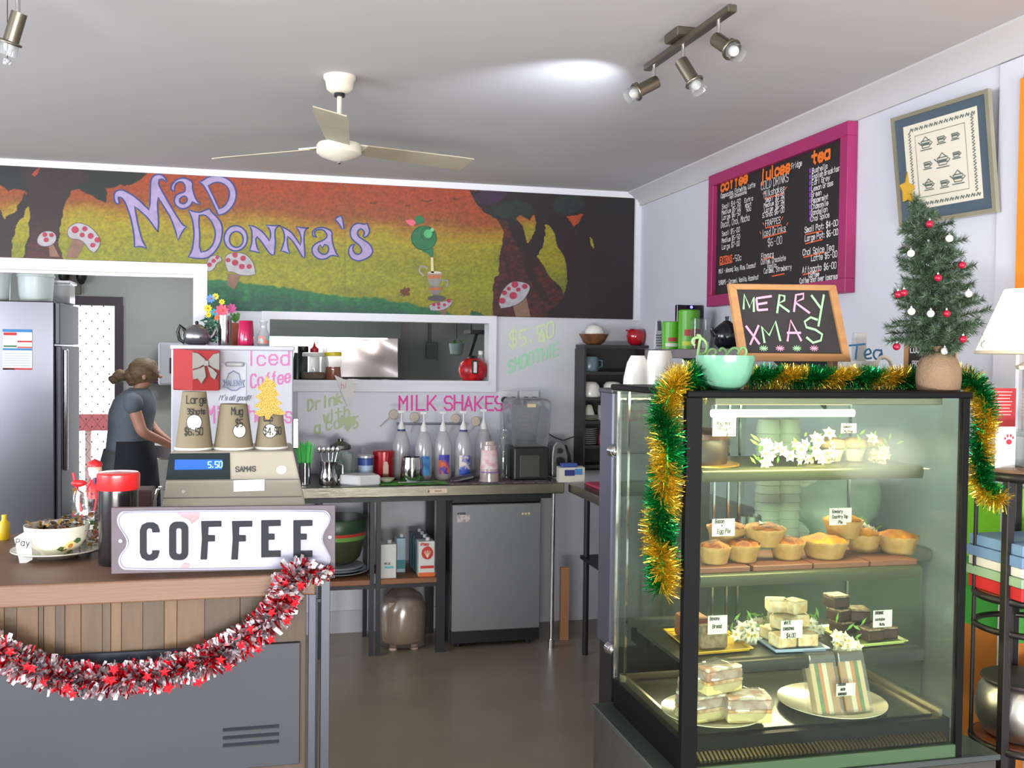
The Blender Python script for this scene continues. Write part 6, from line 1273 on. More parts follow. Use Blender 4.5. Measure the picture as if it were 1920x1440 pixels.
for a_, y_, s in ((.36, 1022, 1), (.9, 1008, 1), (.86, 1030, .8), (.70, 1038, .8), (.2, 1018, .0)):
    if s: decal(140, y_, [(-9 * s, 0), (-3 * s, 6 * s), (6 * s, 4 * s), (10 * s, -2), (2 * s, -6 * s)], mat('rose_leaf', (70, 96, 46), .4), 'leaf_print', a_c=a_)
mb = MB()
for i in range(150):
    a, r = R.uniform(0, 2 * pi), 52 * k * sqrt(R.random()); p = Vector((c.x + r * cos(a), Yc + r * sin(a), zb0 + R.uniform(40, 62) * k)); d = Vector((R.uniform(-1, 1), R.uniform(-1, 1), R.uniform(-.4, .8))).normalized() * R.uniform(.008, .022); s = d.cross(ZV).normalized() * .004
    mb.add([p - s, p + d - s, p + d + s, p + s], [(0, 1, 2, 3)], i % 3)
mb.build('bowl_filling', [mat('foil_gold', (206, 160, 70), .3, metal=.8), mat('foil_black', (30, 26, 24), .3), mat('foil_brown', (110, 80, 60), .5)], t)['kind'] = 'stuff'
for i, (px, py, col) in enumerate(((78, 1002, (200, 160, 110)), (100, 1004, (214, 140, 160)))):
    pass
P = [aY(x, y, 2.70) for x, y in [(22, 1012), (50, 996), (60, 1050), (38, 1062)]]
mb = MB(); mb.prism([Vector((p.x, 2.70 + (p.z - P[3].z) * .35, p.z)) for p in P], (0, .001, 0)); o = mb.build('price_card', PAPER, None, fixn=True, loc=tuple(P[3]), label='white card with handwriting leaning against the flowered bowl', cat='card')
mb = MB(); q = aY(27, 1024, 2.70); text(mb, 'Pay', (q.x, 2.695 + (q.z - P[3].z) * .35, q.z), XV * .9 - ZV * .1, ZV, .016, .002, slant=.1, nrm=-YV); mb.build('handwriting', INK, o)
# black canister with red lid
Yd = 2.66; c = aY(222, 1070, Yd); k = mpp(c)
t = thing('travel_mug', 'tall black canister with a wide red lid at the left end of the coffee sign', 'canister', (c.x, Yd, CT))
h = (1070 - 885) * k; z0 = CT
zt_ = aY(222, 917, Yd).z; zl = aY(222, 888, Yd).z
MB().lathe((c.x, Yd, 0), [(33 * k, z0), (35 * k, z0 + .004), (35 * k, zt_)], 36).build('canister_body', mat('canister_black', (28, 26, 28), .25, coat=.3), t, smooth=40)
MB().lathe((c.x, Yd, 0), [(37 * k, zt_), (38 * k, zt_ + .002), (38 * k, zl), (35 * k, zl + .004), (.001, zl + .006)], 36).build('lid', mat('lid_red', (214, 34, 38), .35, coat=.3), t, smooth=40)
# candy jar with Santa topper
Ye = 2.84; c = aY(163, 1045, Ye); k = mpp(c)
t = thing('candy_jar', 'glass jar of foil sweets and pens with a Santa topper beside the black canister', 'jar', (c.x, Ye, CT))
ztop = aY(163, 915, Ye).z
MB().lathe((c.x, Ye, 0), [(24 * k, CT), (26 * k, CT + .004), (26 * k, ztop - .02), (22 * k, ztop)], 28).build('glass', CLEAR, t, smooth=40)
mb = MB()
for i in range(170):
    a, r = R.uniform(0, 2 * pi), 22 * k * sqrt(R.random()); p = Vector((c.x + r * cos(a), Ye + r * sin(a), R.uniform(CT + .01, ztop - .01))); d = Vector((R.uniform(-1, 1), R.uniform(-1, 1), R.uniform(-1, 1))).normalized() * R.uniform(.008, .02); s = d.cross(ZV).normalized() * .005
    mb.add([p - s, p + d - s, p + d + s, p + s], [(0, 1, 2, 3)], i % 4)
mb.build('wrapped_sweets', [mat('foil_silver', (200, 200, 200), .3, metal=.9), mat('foil_green', (50, 130, 70), .4, metal=.4), mat('foil_gold'), mat('foil_red', (190, 30, 50), .35, metal=.5)], t)['kind'] = 'stuff'
for (dx, tx, col, hh) in ((-8, -22, (206, 30, 50), 30), (10, 16, (60, 40, 90), 20), (2, -6, (220, 220, 220), 44), (14, 24, (190, 30, 40), 12)):
    MB().cyl((c.x + dx * k, Ye - .01, ztop - .06), (c.x + tx * k, Ye - .015, ztop + hh * k), .004, n=8).build('pen', mat('pen_%d' % hh, col, .4), t, smooth=60)
p = aY(148, 906, Ye - .02); MB().ball(p, .02, .01, .009, 12, 8).build('red_scoop', RED, t, smooth=60)
p = aY(178, 895, Ye)
sn = MB().lathe((p.x, Ye, p.z - .06), [(.001, 0), (.022, .005), (.02, .04), (.012, .055)], 20).build('santa_coat', RED, t, smooth=60)
q = aY(178, 880, Ye); MB().ball(q, .018, .018, .02, 16, 10).build('santa_face', mat('santa_face', (226, 190, 170), .6), sn, smooth=60)
MB().lathe((q.x, Ye, q.z + .008), [(.019, 0), (.02, .004), (.016, .012), (.001, .02)], 18).build('santa_hat', RED, sn, smooth=60)
MB().ball(q - Vector((0, .012, .008)), .014, .008, .014, 12, 8).build('santa_beard', mat('beard', (230, 230, 230), .9), sn, smooth=60)
MB().box(aY(255, 930, 2.9).x, aY(288, 930, 2.9).x, 2.85, 2.95, CT, aY(270, 915, 2.9).z).build('bell_box', mat('dark_brown_box', (60, 36, 34), .5), None, bevel=.004, loc=(aY(270, 930, 2.9).x, 2.9, CT), label='dark brown box between the canister and the register', cat='box')
mb = MB(); xx = aY(300, 930, 2.75).x; zt2 = aY(300, 917, 2.75).z
mb.tube([(xx - .018, 2.75, CT), (xx - .016, 2.75, zt2 - .03), (xx - .008, 2.75, zt2), (xx + .03, 2.75, zt2)], .0022, n=6); mb.tube([(xx - .018, 2.80, CT), (xx - .016, 2.8, zt2 - .03), (xx - .008, 2.8, zt2), (xx + .03, 2.8, zt2)], .0022, n=6)
mb.tube([(xx - .018, 2.75, CT + .003), (xx - .018, 2.8, CT + .003)], .0022, n=6)
mb.build('wire_stand', CHROME, None, smooth=60, loc=(xx, 2.77, CT), label='chrome wire stand beside the left side of the register', cat='stand')['kind'] = 'stuff'
c = aY(8, 1012, 3.05)
MB().lathe((c.x, 3.05, CT), [(.013, 0), (.015, .004), (.015, .045), (.007, .055), (.007, .07)], 16).build('yellow_bottle', mat('yellow_plastic', (214, 180, 30), .4), None, smooth=45, loc=(c.x, 3.05, CT), label='small yellow bottle at the far left back edge of the counter', cat='bottle')
# ---------------------------------------------------------------- tinsel
def spine(pts, n):
    P = [Vector(p) for p in pts]; L = [0]
    for a, b in zip(P, P[1:]): L.append(L[-1] + (b - a).length)
    out = []
    for i in range(n):
        s = L[-1] * i / (n - 1); j = max(q for q in range(len(L)) if L[q] <= s + 1e-9); j = min(j, len(P) - 2); t_ = (s - L[j]) / (L[j + 1] - L[j])
        p0 = P[max(j - 1, 0)]; p1 = P[j]; p2 = P[j + 1]; p3 = P[min(j + 2, len(P) - 1)]
        out.append(.5 * ((2 * p1) + (-p0 + p2) * t_ + (2 * p0 - 5 * p1 + 4 * p2 - p3) * t_ ** 2 + (-p0 + 3 * p1 - 3 * p2 + p3) * t_ ** 3))
    return out, L[-1]
def tinsel(nm, label, pts, r, ns, w, mats, pick, names, flat=.6, cord=None, rw=None):
    sp_, L = spine(pts, 160); o = thing(nm, label, 'tinsel', tuple(sp_[0])); mbs = [MB() for _ in mats]
    MB().tube(sp_[::4] + [sp_[-1]], .004, n=6).build('cord', cord or mats[0], o, smooth=60)
    for i in range(ns):
        u = R.random(); j = u * 158; q = int(j); c = sp_[q].lerp(sp_[q + 1], j - q); d = (sp_[q + 1] - sp_[q]).normalized()
        a = R.uniform(0, 2 * pi); e1 = d.cross(Vector((.1, -1, .1))).normalized(); e2 = d.cross(e1)
        dirv = (e1 * cos(a) + e2 * sin(a) + d * R.uniform(-flat, flat)).normalized(); rr_ = r * R.uniform(.65, 1.08) * (rw(u) if rw else 1)
        k_ = pick(u, a, R.random()); s = dirv.cross(Vector((R.uniform(-1, 1), R.uniform(-1, 1), R.uniform(-1, 1)))).normalized() * w[k_] / 2
        m_ = c + dirv * rr_ * .55 + Vector((R.uniform(-1, 1), R.uniform(-1, 1), R.uniform(-1, 1))) * r * .1
        t0 = c + dirv * rr_ * .1; t1 = c + dirv * rr_
        mbs[k_].add([t0 - s, t0 + s, m_ + s, m_ - s, t1 + s * .8, t1 - s * .8], [(0, 1, 2, 3), (3, 2, 4, 5)])
    for mb, m_, n_ in zip(mbs, mats, names):
        if mb.v: x = mb.build(n_, m_, o); x['kind'] = 'stuff'
    return o, sp_
FS = mat('tinsel_silver', (236, 232, 236), .22, metal=.9); FR = mat('tinsel_red', (206, 22, 44), .22, metal=.85)
sw_pts = [aY(x, y, Y) for x, y, Y in [(620, 1072, 2.46), (598, 1078, 2.44), (560, 1070, 2.43), (540, 1100, 2.41), (515, 1150, 2.41), (470, 1190, 2.42), (400, 1233, 2.42), (320, 1258, 2.42), (215, 1276, 2.42), (130, 1272, 2.42), (60, 1252, 2.42), (0, 1222, 2.42), (-60, 1190, 2.42)]]
o, sps = tinsel('tinsel_garland', 'red and silver tinsel garland with stars swagged across the counter front', sw_pts, .045, 3400, (.0105, .0055), [FS, FR], lambda u, a, r: 0 if r < .55 else 1, ['silver_strips', 'red_strips'], cord=FR, rw=lambda u: .35 + .65 * min(1, u * 9))
for i in range(34):
    u = (i + R.random()) / 34; j = int(min(.97, max(.03, u)) * 158); c = sps[j] + Vector((R.uniform(-1, 1) * .03, -.032 - R.random() * .01, R.uniform(-1, 1) * .036)); a0 = R.random() * 6; r = .0125; tl_ = R.uniform(-.5, .5)
    if j < 12: continue
    mb = MB(); V_ = [c + Vector((rr_ * cos(a0 + pi * q / 5), rr_ * sin(a0 + pi * q / 5) * tl_ * .6, rr_ * sin(a0 + pi * q / 5))) for q in range(10) for rr_ in [(r if q % 2 == 0 else r * .45)]]
    mb.add(V_ + [c - YV * .002], [(q, (q + 1) % 10, 10) for q in range(10)]); mb.build('star', mat('star_red', (220, 24, 40), .3, metal=.4), o)
# ================================================================ REFRIGERATED DISPLAY CASE
CX0, CX1, CY0, CY1, CZ0, CZ1 = .985, 1.735, 2.2, 2.74, .65, 1.553
dc = thing('display_case', 'tall glass refrigerated display case of pies and cakes at the right', 'display case', (1.36, 2.47, 0))
GK = mat('case_black', (12, 12, 13), .5, spec=.15); 
MB().box(CX0 - .02, CX1 + .01, CY0 - .004, CY1 + .01, CZ1 - .016, CZ1).build('top_slab', GK, dc, bevel=.003)
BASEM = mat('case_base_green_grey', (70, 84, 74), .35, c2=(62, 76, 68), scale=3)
MB().box(CX0 - .05, CX1 + .11, CY0 - .0, CY1 + .03, .0, .60).build('base_cabinet', mat('base_cabinet_brown', (66, 64, 60), .45), dc, bevel=.004)
MB().box(CX0 - .055, CX1 + .115, CY0 - .01, CY1 + .035, .60, .615).build('base_top', mat('base_edge', (80, 86, 84), .3, metal=.4), dc, bevel=.003)
MB().box(CX0, CX1 + .005, CY0, CY0 + .012, .615, .648).build('front_sill', mat('sill_grass_reflection', (78, 104, 74), .3, metal=.3), dc, bevel=.002)  # green of reflected grass painted into the sill colour
MB().box(CX0, CX1, CY0 + .045, CY1, .615, .70).build('inner_deck', GK, dc); MB().box(CX0, CX1, CY0 + .013, CY0 + .045, .615, .64).build('vent_trough', GK, dc)
MB().box(CX0 + .03, CX1 - .03, CY0 + .075, CY1 - .06, .70, .704).build('deck_tray', mat('tray_dark', (50, 52, 46), .25, metal=.3), dc)
mb = MB()
for i in range(62):
    x = CX0 + .035 + i * (CX1 - CX0 - .06) / 62; mb.prism([(x, CY0 + .016, .652), (x, CY0 + .044, .664), (x, CY0 + .044, .670), (x, CY0 + .016, .658)], (.006, 0, 0))
mb.build('vent_slats', mat('slat_dark_steel', (84, 74, 50), .35, metal=.8), dc)['kind'] = 'stuff'
for (x0, x1, y0, y1) in ((CX0 + .005, CX1 - .005, CY1 - .05, CY1 - .035), (CX0 + .012, CX0 + .02, CY0 + .06, CY1 - .03), (CX1 - .02, CX1 - .012, CY0 + .06, CY1 - .03)):
    MB().box(x0, x1, y0, y1, .70, .72).build('deck_rail', mat('warm_aluminium', (180, 170, 140), .3, metal=.9), dc)
for (x0, x1, y0, y1, m) in ((CX0 - .022, CX0 + .018, CY0 - .001, CY0 + .02, GK), (CX1 - .016, CX1 + .003, CY0 - .001, CY0 + .02, GK)):
    MB().box(x0, x1, y0, y1, .615, CZ1 - .016).build('corner_post', m, dc, bevel=.001)
for (x, y, r) in ((CX0 - .002, CY1 - .01, .0035), (CX1 - .002, CY1 - .01, .0035), (CX0 + .03, CY1 - .012, .003), (CX0 + .3, CY1 - .012, .003), (CX0 + .345, CY1 - .012, .003), (CX0 + .38, CY1 - .012, .003)):
    MB().box(x - r, x + r, y - r, y + r, .70, CZ1 - .02).build('chrome_strip', CHROME, dc)
loc0 = Vector((1.36, 2.47, 0))
fogc = Vector((1.475, CY0 + .012, 1.395)) - loc0
PANE = glass('case_glass', (241, 248, 240), .0, gl=.014, rough=.01)
FPANE = glass('case_front_glass', (243, 249, 241), .012, (170, 176, 160), gl=.014, rough=.01, fog=(fogc.x, fogc.y, fogc.z, .15, 1, .07, .42))
MB().box(CX0 + .018, CX1 - .016, CY0 + .006, CY0 + .012, .648, CZ1 - .016).build('front_pane', FPANE, dc)
MB().box(CX0 - .004, CX0 + .001, CY0 + .02, CY1 - .012, .70, CZ1 - .016).build('side_pane', PANE, dc); MB().box(CX1 - .001, CX1 + .004, CY0 + .02, CY1 - .012, .70, CZ1 - .016).build('side_pane', PANE, dc)
MB().box(CX0 + .002, CX0 + .40, CY1 - .008, CY1 - .003, .72, CZ1 - .02).build('sliding_door', PANE, dc); MB().box(CX0 + .35, CX1 - .002, CY1 - .018, CY1 - .013, .72, CZ1 - .02).build('sliding_door', PANE, dc)
SHM = mat('shelf_sage', (74, 80, 62), .35, metal=.3)
SZs = [(1.349, 1.075), (1.079, 1.075), (.86, 1.03)]
for i, (z, x0) in enumerate(SZs):
    sy = 2.35 if i < 2 else 2.33
    MB().box(x0, 1.718, sy + .012, 2.68, z - .012, z - .002).build('shelf_plate', SHM if i < 2 else mat('shelf_dark', (46, 48, 44), .3), dc, bevel=.001)
    MB().prism([(x0, sy + .02, z), (x0, sy + .004, z - .004), (x0, sy, z - .012), (x0, sy + .006, z - .034), (x0, sy + .02, z - .036)], (1.718 - x0, 0, 0)).build('shelf_lip', SHM if i < 2 else mat('shelf_dark'), dc, fixn=True, smooth=50)
    for xx in (x0 + .005, 1.71): MB().box(xx - .006, xx + .006, 2.6, 2.72, z - .05, z - .012).build('shelf_bracket', GK, dc)
# warm tube lamp
MB().box(1.06, 1.70, 2.255, 2.30, 1.517, 1.535).build('lamp_housing', mat('lamp_housing', (150, 146, 128), .3, metal=.6), dc, bevel=.002)
x0, x1 = aY(1336, 774, 2.26).x, aY(1602, 774, 2.26).x; zt_ = aY(1450, 775, 2.26).z
MB().cyl((x0, 2.265, zt_), (x1, 2.265, zt_), .0095, n=14).build('tube_lamp', mat('tube_glow', (255, 244, 200), emit=5), dc, smooth=60)
area('case_tube_light', ((x0 + 1.68) / 2, 2.30, zt_ - .004), ((x0 + 1.68) / 2, 2.44, .9), x1 - x0 + .08, .03, 5.2, (1.0, .85, .48))
area('case_deck_fill', (1.38, 2.68, .846), (1.36, 2.38, .70), .6, .02, 3.6, (1.0, .87, .55))  # added unseen light to brighten the deck; no tube here
for yy_, zz_, pw_ in ((2.62, 1.31, 2.2), (2.62, 1.04, 2.4)): area('case_shelf_fill', (1.40, yy_, zz_), (1.40, 2.48, zz_ - .3), .58, .02, pw_ * 1.25, (1.0, .84, .46))  # added unseen lights under the shelves to brighten the food
# ---------------------------------------------------------------- case contents
CRU = mat('pie_crust', (196, 160, 102), .7, c2=(160, 116, 60), scale=30, bump=.4)
TPA = mat('bacon_pie_top', (206, 122, 36), .6, c2=(110, 46, 16), scale=38, contrast=.25, bump=.8); TPB = mat('yellow_pie_top', (222, 150, 14), .6, c2=(180, 92, 10), scale=26, contrast=.3, bump=.8)
def pie(px, py, Y, z, w, top, label, hh=36):
    c = aY(px, py, Y); k = mpp(c); r = w / 2 * k; h = hh * k
    t = thing('small_pie', label, 'pie', (c.x, Y, z), 'pies on the second shelf'); n = 36
    mb = MB(); vs = []; pr = [(r * .70, 0), (r * .74, .002), (r * .93, h * .72), (r * 1.0, h * .84), (r * .99, h * .92), (r * .90, h * .86)]
    for (rr_, zz) in pr:
        for i in range(n):
            a = 2 * pi * i / n; wv = 1 + (.025 * sin(a * 13) if zz > h * .7 else .01 * sin(a * 9)); vs.append((c.x + rr_ * wv * cos(a), Y + rr_ * wv * sin(a), z + zz + (.0012 * sin(a * 11) if zz > h * .7 else 0)))
    fs = [(j * n + i, j * n + (i + 1) % n, (j + 1) * n + (i + 1) % n, (j + 1) * n + i) for j in range(len(pr) - 1) for i in range(n)] + [tuple(range(n))[::-1]]
    mb.add(vs, fs).build('crust', CRU, t, smooth=60)
    mb = MB().lathe((c.x, Y, z), [(r * .92, h * .84), (r * .8, h * .98), (r * .5, h * 1.1), (r * .2, h * 1.15), (.001, h * 1.16)], 28)
    for i, v in enumerate(mb.v): mb.v[i] = v + ZV * .006 * noise.noise(v * 70)
    mb.build('filling', top, t, smooth=80)
BRD = mat('red_brown_board', (132, 84, 66), .5, c2=(104, 62, 48), scale=8, stretch=(1, 6, 6))
z2 = 1.079
for i, (a, b) in enumerate([(1300, 1407), (1413, 1524), (1527, 1630), (1634, 1725)]):
    pa, pb = aY(a, 1070, 2.365), aY(b, 1070, 2.365)
    MB().box(max(pa.x, 1.08), min(pb.x, 1.716), 2.366, 2.56, z2 - .001, z2 + .014).build('serving_board', BRD, None, bevel=.002, loc=(pa.x, 2.366, z2), label=['red-brown serving board at the left end of the pie shelf', 'second red-brown serving board from the left under the pies', 'third red-brown serving board under the yellow pies', 'right-hand red-brown serving board on the pie shelf'][i], cat='board', group='serving boards on the pie shelf')
zp = z2 + .014
pie(1340, 1068, 2.42, zp, 62, TPA, 'lowest browned pie at the far left of the pie shelf, partly cut by the post')
pie(1392, 1062, 2.43, zp, 66, TPA, 'browned bacon pie in the front row under the tilted top pie'); pie(1475, 1060, 2.44, zp, 68, TPA, 'browned bacon pie in the front row beside the wide yellow pie')
pie(1545, 1056, 2.44, zp, 90, TPB, 'widest yellow-topped pie in the middle of the pie shelf'); pie(1618, 1046, 2.50, zp, 66, TPB, 'yellow-topped pie half hidden below the raised yellow pie'); pie(1682, 1044, 2.46, zp, 78, TPB, 'yellow-topped pie at the right end of the pie shelf')
pie(1362, 1040, 2.50, zp + .034, 76, TPA, 'browned bacon pie stacked at the left behind its paper card'); pie(1432, 1038, 2.455, zp + .036, 82, TPA, 'browned bacon pie stacked on top with a white flower on it'); pie(1580, 1024, 2.50, zp + .042, 74, TPB, 'raised yellow-topped pie with the country top pie card on it')
PETW = mat('petal_white', (236, 232, 214), .5); PETY = mat('petal_centre', (220, 180, 60), .5)
def spray(px0, px1, py0, py1, Y, z, nf, label, rpx=11, leaves=4, nm='flower_spray'):
    c = aY((px0 + px1) / 2, py1, Y); k = mpp(c); t = thing(nm, label, 'flowers', (c.x, Y, z))
    for i in range(nf):
        p = aY(R.uniform(px0 + rpx, px1 - rpx), R.uniform(py0 + rpx, py1 - rpx * .7), Y + R.uniform(-.02, .02)); p.z = max(p.z, z + .008)
        nr = Vector((R.uniform(-.6, .6), -1, R.uniform(-.2, .7))).normalized(); r = rpx * k * R.uniform(.8, 1.25); u = nr.orthogonal().normalized(); v = nr.cross(u); mb = MB(); n = 6; a0 = R.random() * 2
        for q in range(n):
            a = a0 + 2 * pi * q / n; d = u * cos(a) + v * sin(a); s = (v * cos(a) - u * sin(a)) * r * .3; mb.add([p, p + d * r * .5 + s + nr * r * .25, p + d * r + nr * r * .12, p + d * r * .5 - s + nr * r * .25], [(0, 1, 2, 3)], 0)
        mb.ball(p + nr * r * .15, r * .18, n=6, k=4, mi=1); mb.build('flower', [PETW, PETY], t)
    mb = MB()
    for i in range(leaves * 3):
        p = aY(R.uniform(px0, px1), R.uniform(py0 + 4, py1), Y + .015); p.z = max(p.z, z + .004); d = Vector((R.uniform(-1, 1), R.uniform(-.3, .3), R.uniform(.1, 1))).normalized() * R.uniform(.02, .035); s = d.cross(YV).normalized() * .004
        mb.add([p, p + d * .5 + s, p + d, p + d * .5 - s], [(0, 1, 2, 3)])
    if leaves: mb.build('leaves', mat('spray_leaf', (120, 170, 70), .5), t)['kind'] = 'stuff'
spray(1416, 1520, 815, 884, 2.40, 1.349, 15, 'white orchid spray beside the chocolate cake on the top shelf', 12)
spray(1500, 1580, 800, 880, 2.46, 1.349, 12, 'taller white flower spray in the middle of the top shelf', 12)
spray(1606, 1680, 808, 874, 2.44, 1.349, 9, 'white flower spray at the fogged right end of the top shelf', 12)
spray(1410, 1458, 984, 1006, 2.455, z2 + .09, 3, 'white flower lying on the upper bacon pie', 12, 0); spray(1606, 1652, 976, 1012, 2.53, z2 + .05, 6, 'small white flower cluster behind the raised yellow pie', 9, 2)
z3 = .86
spray(1364, 1438, 1152, 1218, 2.46, z3, 14, 'white flower spray behind the banana bread', 14, 5); spray(1552, 1622, 1166, 1232, 2.36, z3, 12, 'white flower spray drooping over the lower shelf edge', 15, 3); spray(1506, 1556, 1148, 1196, 2.48, z3, 7, 'white flower spray between the white slices and the brownies', 13, 2); spray(1400, 1468, 1142, 1180, 2.56, z3 + .02, 8, 'white flower spray behind the stacked white slices', 11, 2)
# cakes on the top shelf
t = thing('chocolate_cake', 'dark chocolate layer cake wrapped in clear film on a gold board, top left shelf', 'cake', (1.13, 2.47, 1.349))
c = aY(1366, 880, 2.45); k = mpp(c)
MB().lathe((1.125, 2.47, 1.349), [(.10, 0), (.10, .004), (.001, .004)], 36).build('gold_board', mat('foil_gold'), t)
MB().lathe((1.115, 2.47, 1.353), [(.075, 0), (.078, .01), (.078, .075), (.07, .082), (.001, .084)], 40).build('cake_body', mat('chocolate', (28, 18, 17), .5, c2=(40, 26, 23), scale=12), t, smooth=50)
MB().lathe((1.115, 2.47, 1.353), [(.079, .066), (.081, .08), (.06, .09), (.001, .088)], 40).build('glaze', mat('choc_glaze', (70, 36, 24), .35, c2=(120, 78, 56), scale=24, contrast=.2), t, smooth=50)
for i, (px, lb) in enumerate([(1640, 'pale muffin at the right of the fogged top shelf'), (1600, 'pale muffin with a brown top behind the fogged glass'), (1560, 'leftmost pale muffin behind the fogged glass')]):
    c = aY(px, 872, 2.50); t = thing('muffin', lb, 'muffin', (c.x, 2.50, 1.349), 'muffins on the top shelf')
    MB().lathe((c.x, 2.50, 1.349), [(.022, 0), (.032, .035)], 24).build('paper_case', mat('muffin_paper', (220, 212, 190), .7), t, smooth=50)
    mb = MB().lathe((c.x, 2.50, 1.349), [(.032, .034), (.038, .042), (.032, .058), (.014, .066), (.001, .067)], 24); mb.build('muffin_top', mat('muffin_brown', (176, 132, 90), .7, c2=(214, 190, 150), scale=30, bump=.5), t, smooth=60)
# lower shelf
def slab(nm, label, cat, x0, x1, y0, y1, z, h, m, rz=0, par=None, bev=.004, grp=None, fix=None):
    cx, cy = (x0 + x1) / 2, (y0 + y1) / 2; mb = MB(); mb.M = Matrix.Translation((cx, cy, z)) @ Matrix.Rotation(rz, 4, 'Z'); mb.box(x0 - cx, x1 - cx, y0 - cy, y1 - cy, 0, h)
    return mb.build(nm, m, par, bevel=bev, seg=2, loc=None if par is not None else (cx, cy, z), label=label, cat=cat, group=grp)
def tray(nm, label, pts, z, m, h=.008):
    mb = MB(); mb.prism([(x, y, z) for x, y in pts], (0, 0, h * .5)); c = sum((Vector((x, y, 0)) for x, y in pts), Vector()) / len(pts)
    mb2 = [(c.x + (x - c.x) * 1.1, c.y + (y - c.y) * 1.1, z + h) for x, y in pts]; n = len(pts)
    mb.add([(x, y, z + h * .4) for x, y in pts] + mb2, [(i, (i + 1) % n, n + (i + 1) % n, n + i) for i in range(n)])
    o = mb.build(nm, m, None, fixn=False, loc=(c.x, c.y, z), label=label, cat='plate'); s = o.modifiers.new('t', 'SOLIDIFY'); s.thickness = .0025; return o
tray('yellow_plate', 'square yellow plate under the banana bread', [(1.08, 2.39), (1.24, 2.40), (1.25, 2.60), (1.09, 2.60)], z3 + .001, mat('yellow_glaze', (232, 186, 40), .25, coat=.3))
slab('banana_bread', 'front slice of banana bread loaf on the yellow plate behind its card', 'bread', 1.105, 1.182, 2.405, 2.44, z3 + .008, .062, mat('banana_bread_crumb', (150, 132, 104), .8, c2=(116, 96, 70), scale=60, contrast=.3, bump=.6), bev=.008)
slab('banana_bread', 'browner piece of banana bread seen through the side glass', 'bread', 1.095, 1.17, 2.49, 2.57, z3 + .008, .062, mat('bread_crust', (150, 92, 56), .7, c2=(110, 66, 42), scale=20, bump=.4), bev=.01)
tray('blue_tray', 'blue-rimmed white rectangular dish holding the white slices', [(1.30, 2.37), (1.44, 2.36), (1.45, 2.56), (1.31, 2.56)], z3 + .001, mat('blue_rim_dish', (170, 190, 220), .25, coat=.3))
WS = mat('white_slice', (226, 214, 180), .6, c2=(206, 170, 120), scale=34, contrast=.25, bump=.6)
for i, (x, y, z, rz, lb) in enumerate([(1.335, 2.40, .009, .1, 'front left white slice in the blue-rimmed dish'), (1.40, 2.40, .009, -.1, 'front right white slice in the blue-rimmed dish'), (1.345, 2.47, .009, .2, 'middle white slice behind the price card'), (1.41, 2.48, .009, 0, 'right white slice in the second row of the blue dish'), (1.36, 2.44, .045, .3, 'white slice on the second layer of the stack'), (1.41, 2.46, .045, -.2, 'right white slice on the second layer of the stack'), (1.36, 2.48, .081, -.3, 'upper left white slice of the stack'), (1.40, 2.46, .081, .4, 'topmost bright white slice of the stack')]):
    slab('white_slice', lb, 'cake slice', x - .028, x + .028, y - .026, y + .026, z3 + z, .034, WS, rz, grp='white slices on the lower shelf')
tray('green_plate', 'pale green plate under the chocolate brownies', [(1.54, 2.37), (1.69, 2.38), (1.69, 2.56), (1.53, 2.55)], z3 + .001, mat('pale_green_glaze', (190, 206, 120), .25, coat=.3))
BRN = mat('brownie', (48, 32, 26), .6, c2=(66, 44, 34), scale=40, bump=.4); BRT = mat('brownie_top', (112, 86, 62), .5, c2=(176, 160, 132), scale=44, contrast=.25, bump=.6)
for i, (x, y, z, rz, lb) in enumerate([(1.605, 2.41, .009, .1, 'front brownie on the green plate below its card'), (1.655, 2.42, .009, -.05, 'right front brownie on the green plate'), (1.57, 2.49, .009, .2, 'back left brownie on the green plate'), (1.63, 2.50, .009, 0, 'back right brownie on the green plate'), (1.56, 2.49, .045, .3, 'brownie on the second layer at the left'), (1.61, 2.48, .045, -.2, 'brownie on the second layer at the right'), (1.555, 2.50, .08, .1, 'topmost brownie of the stack')]):
    bt = thing('brownie', lb, 'brownie', (x, y, z3 + z), 'brownies on the lower shelf')
    slab('brownie_base', None, None, x - .027, x + .027, y - .026, y + .026, z3 + z, .028, BRN, rz, bt); slab('icing', None, None, x - .0265, x + .0265, y - .0255, y + .0255, z3 + z + .028, .006, BRT, rz, bt, bev=.002)
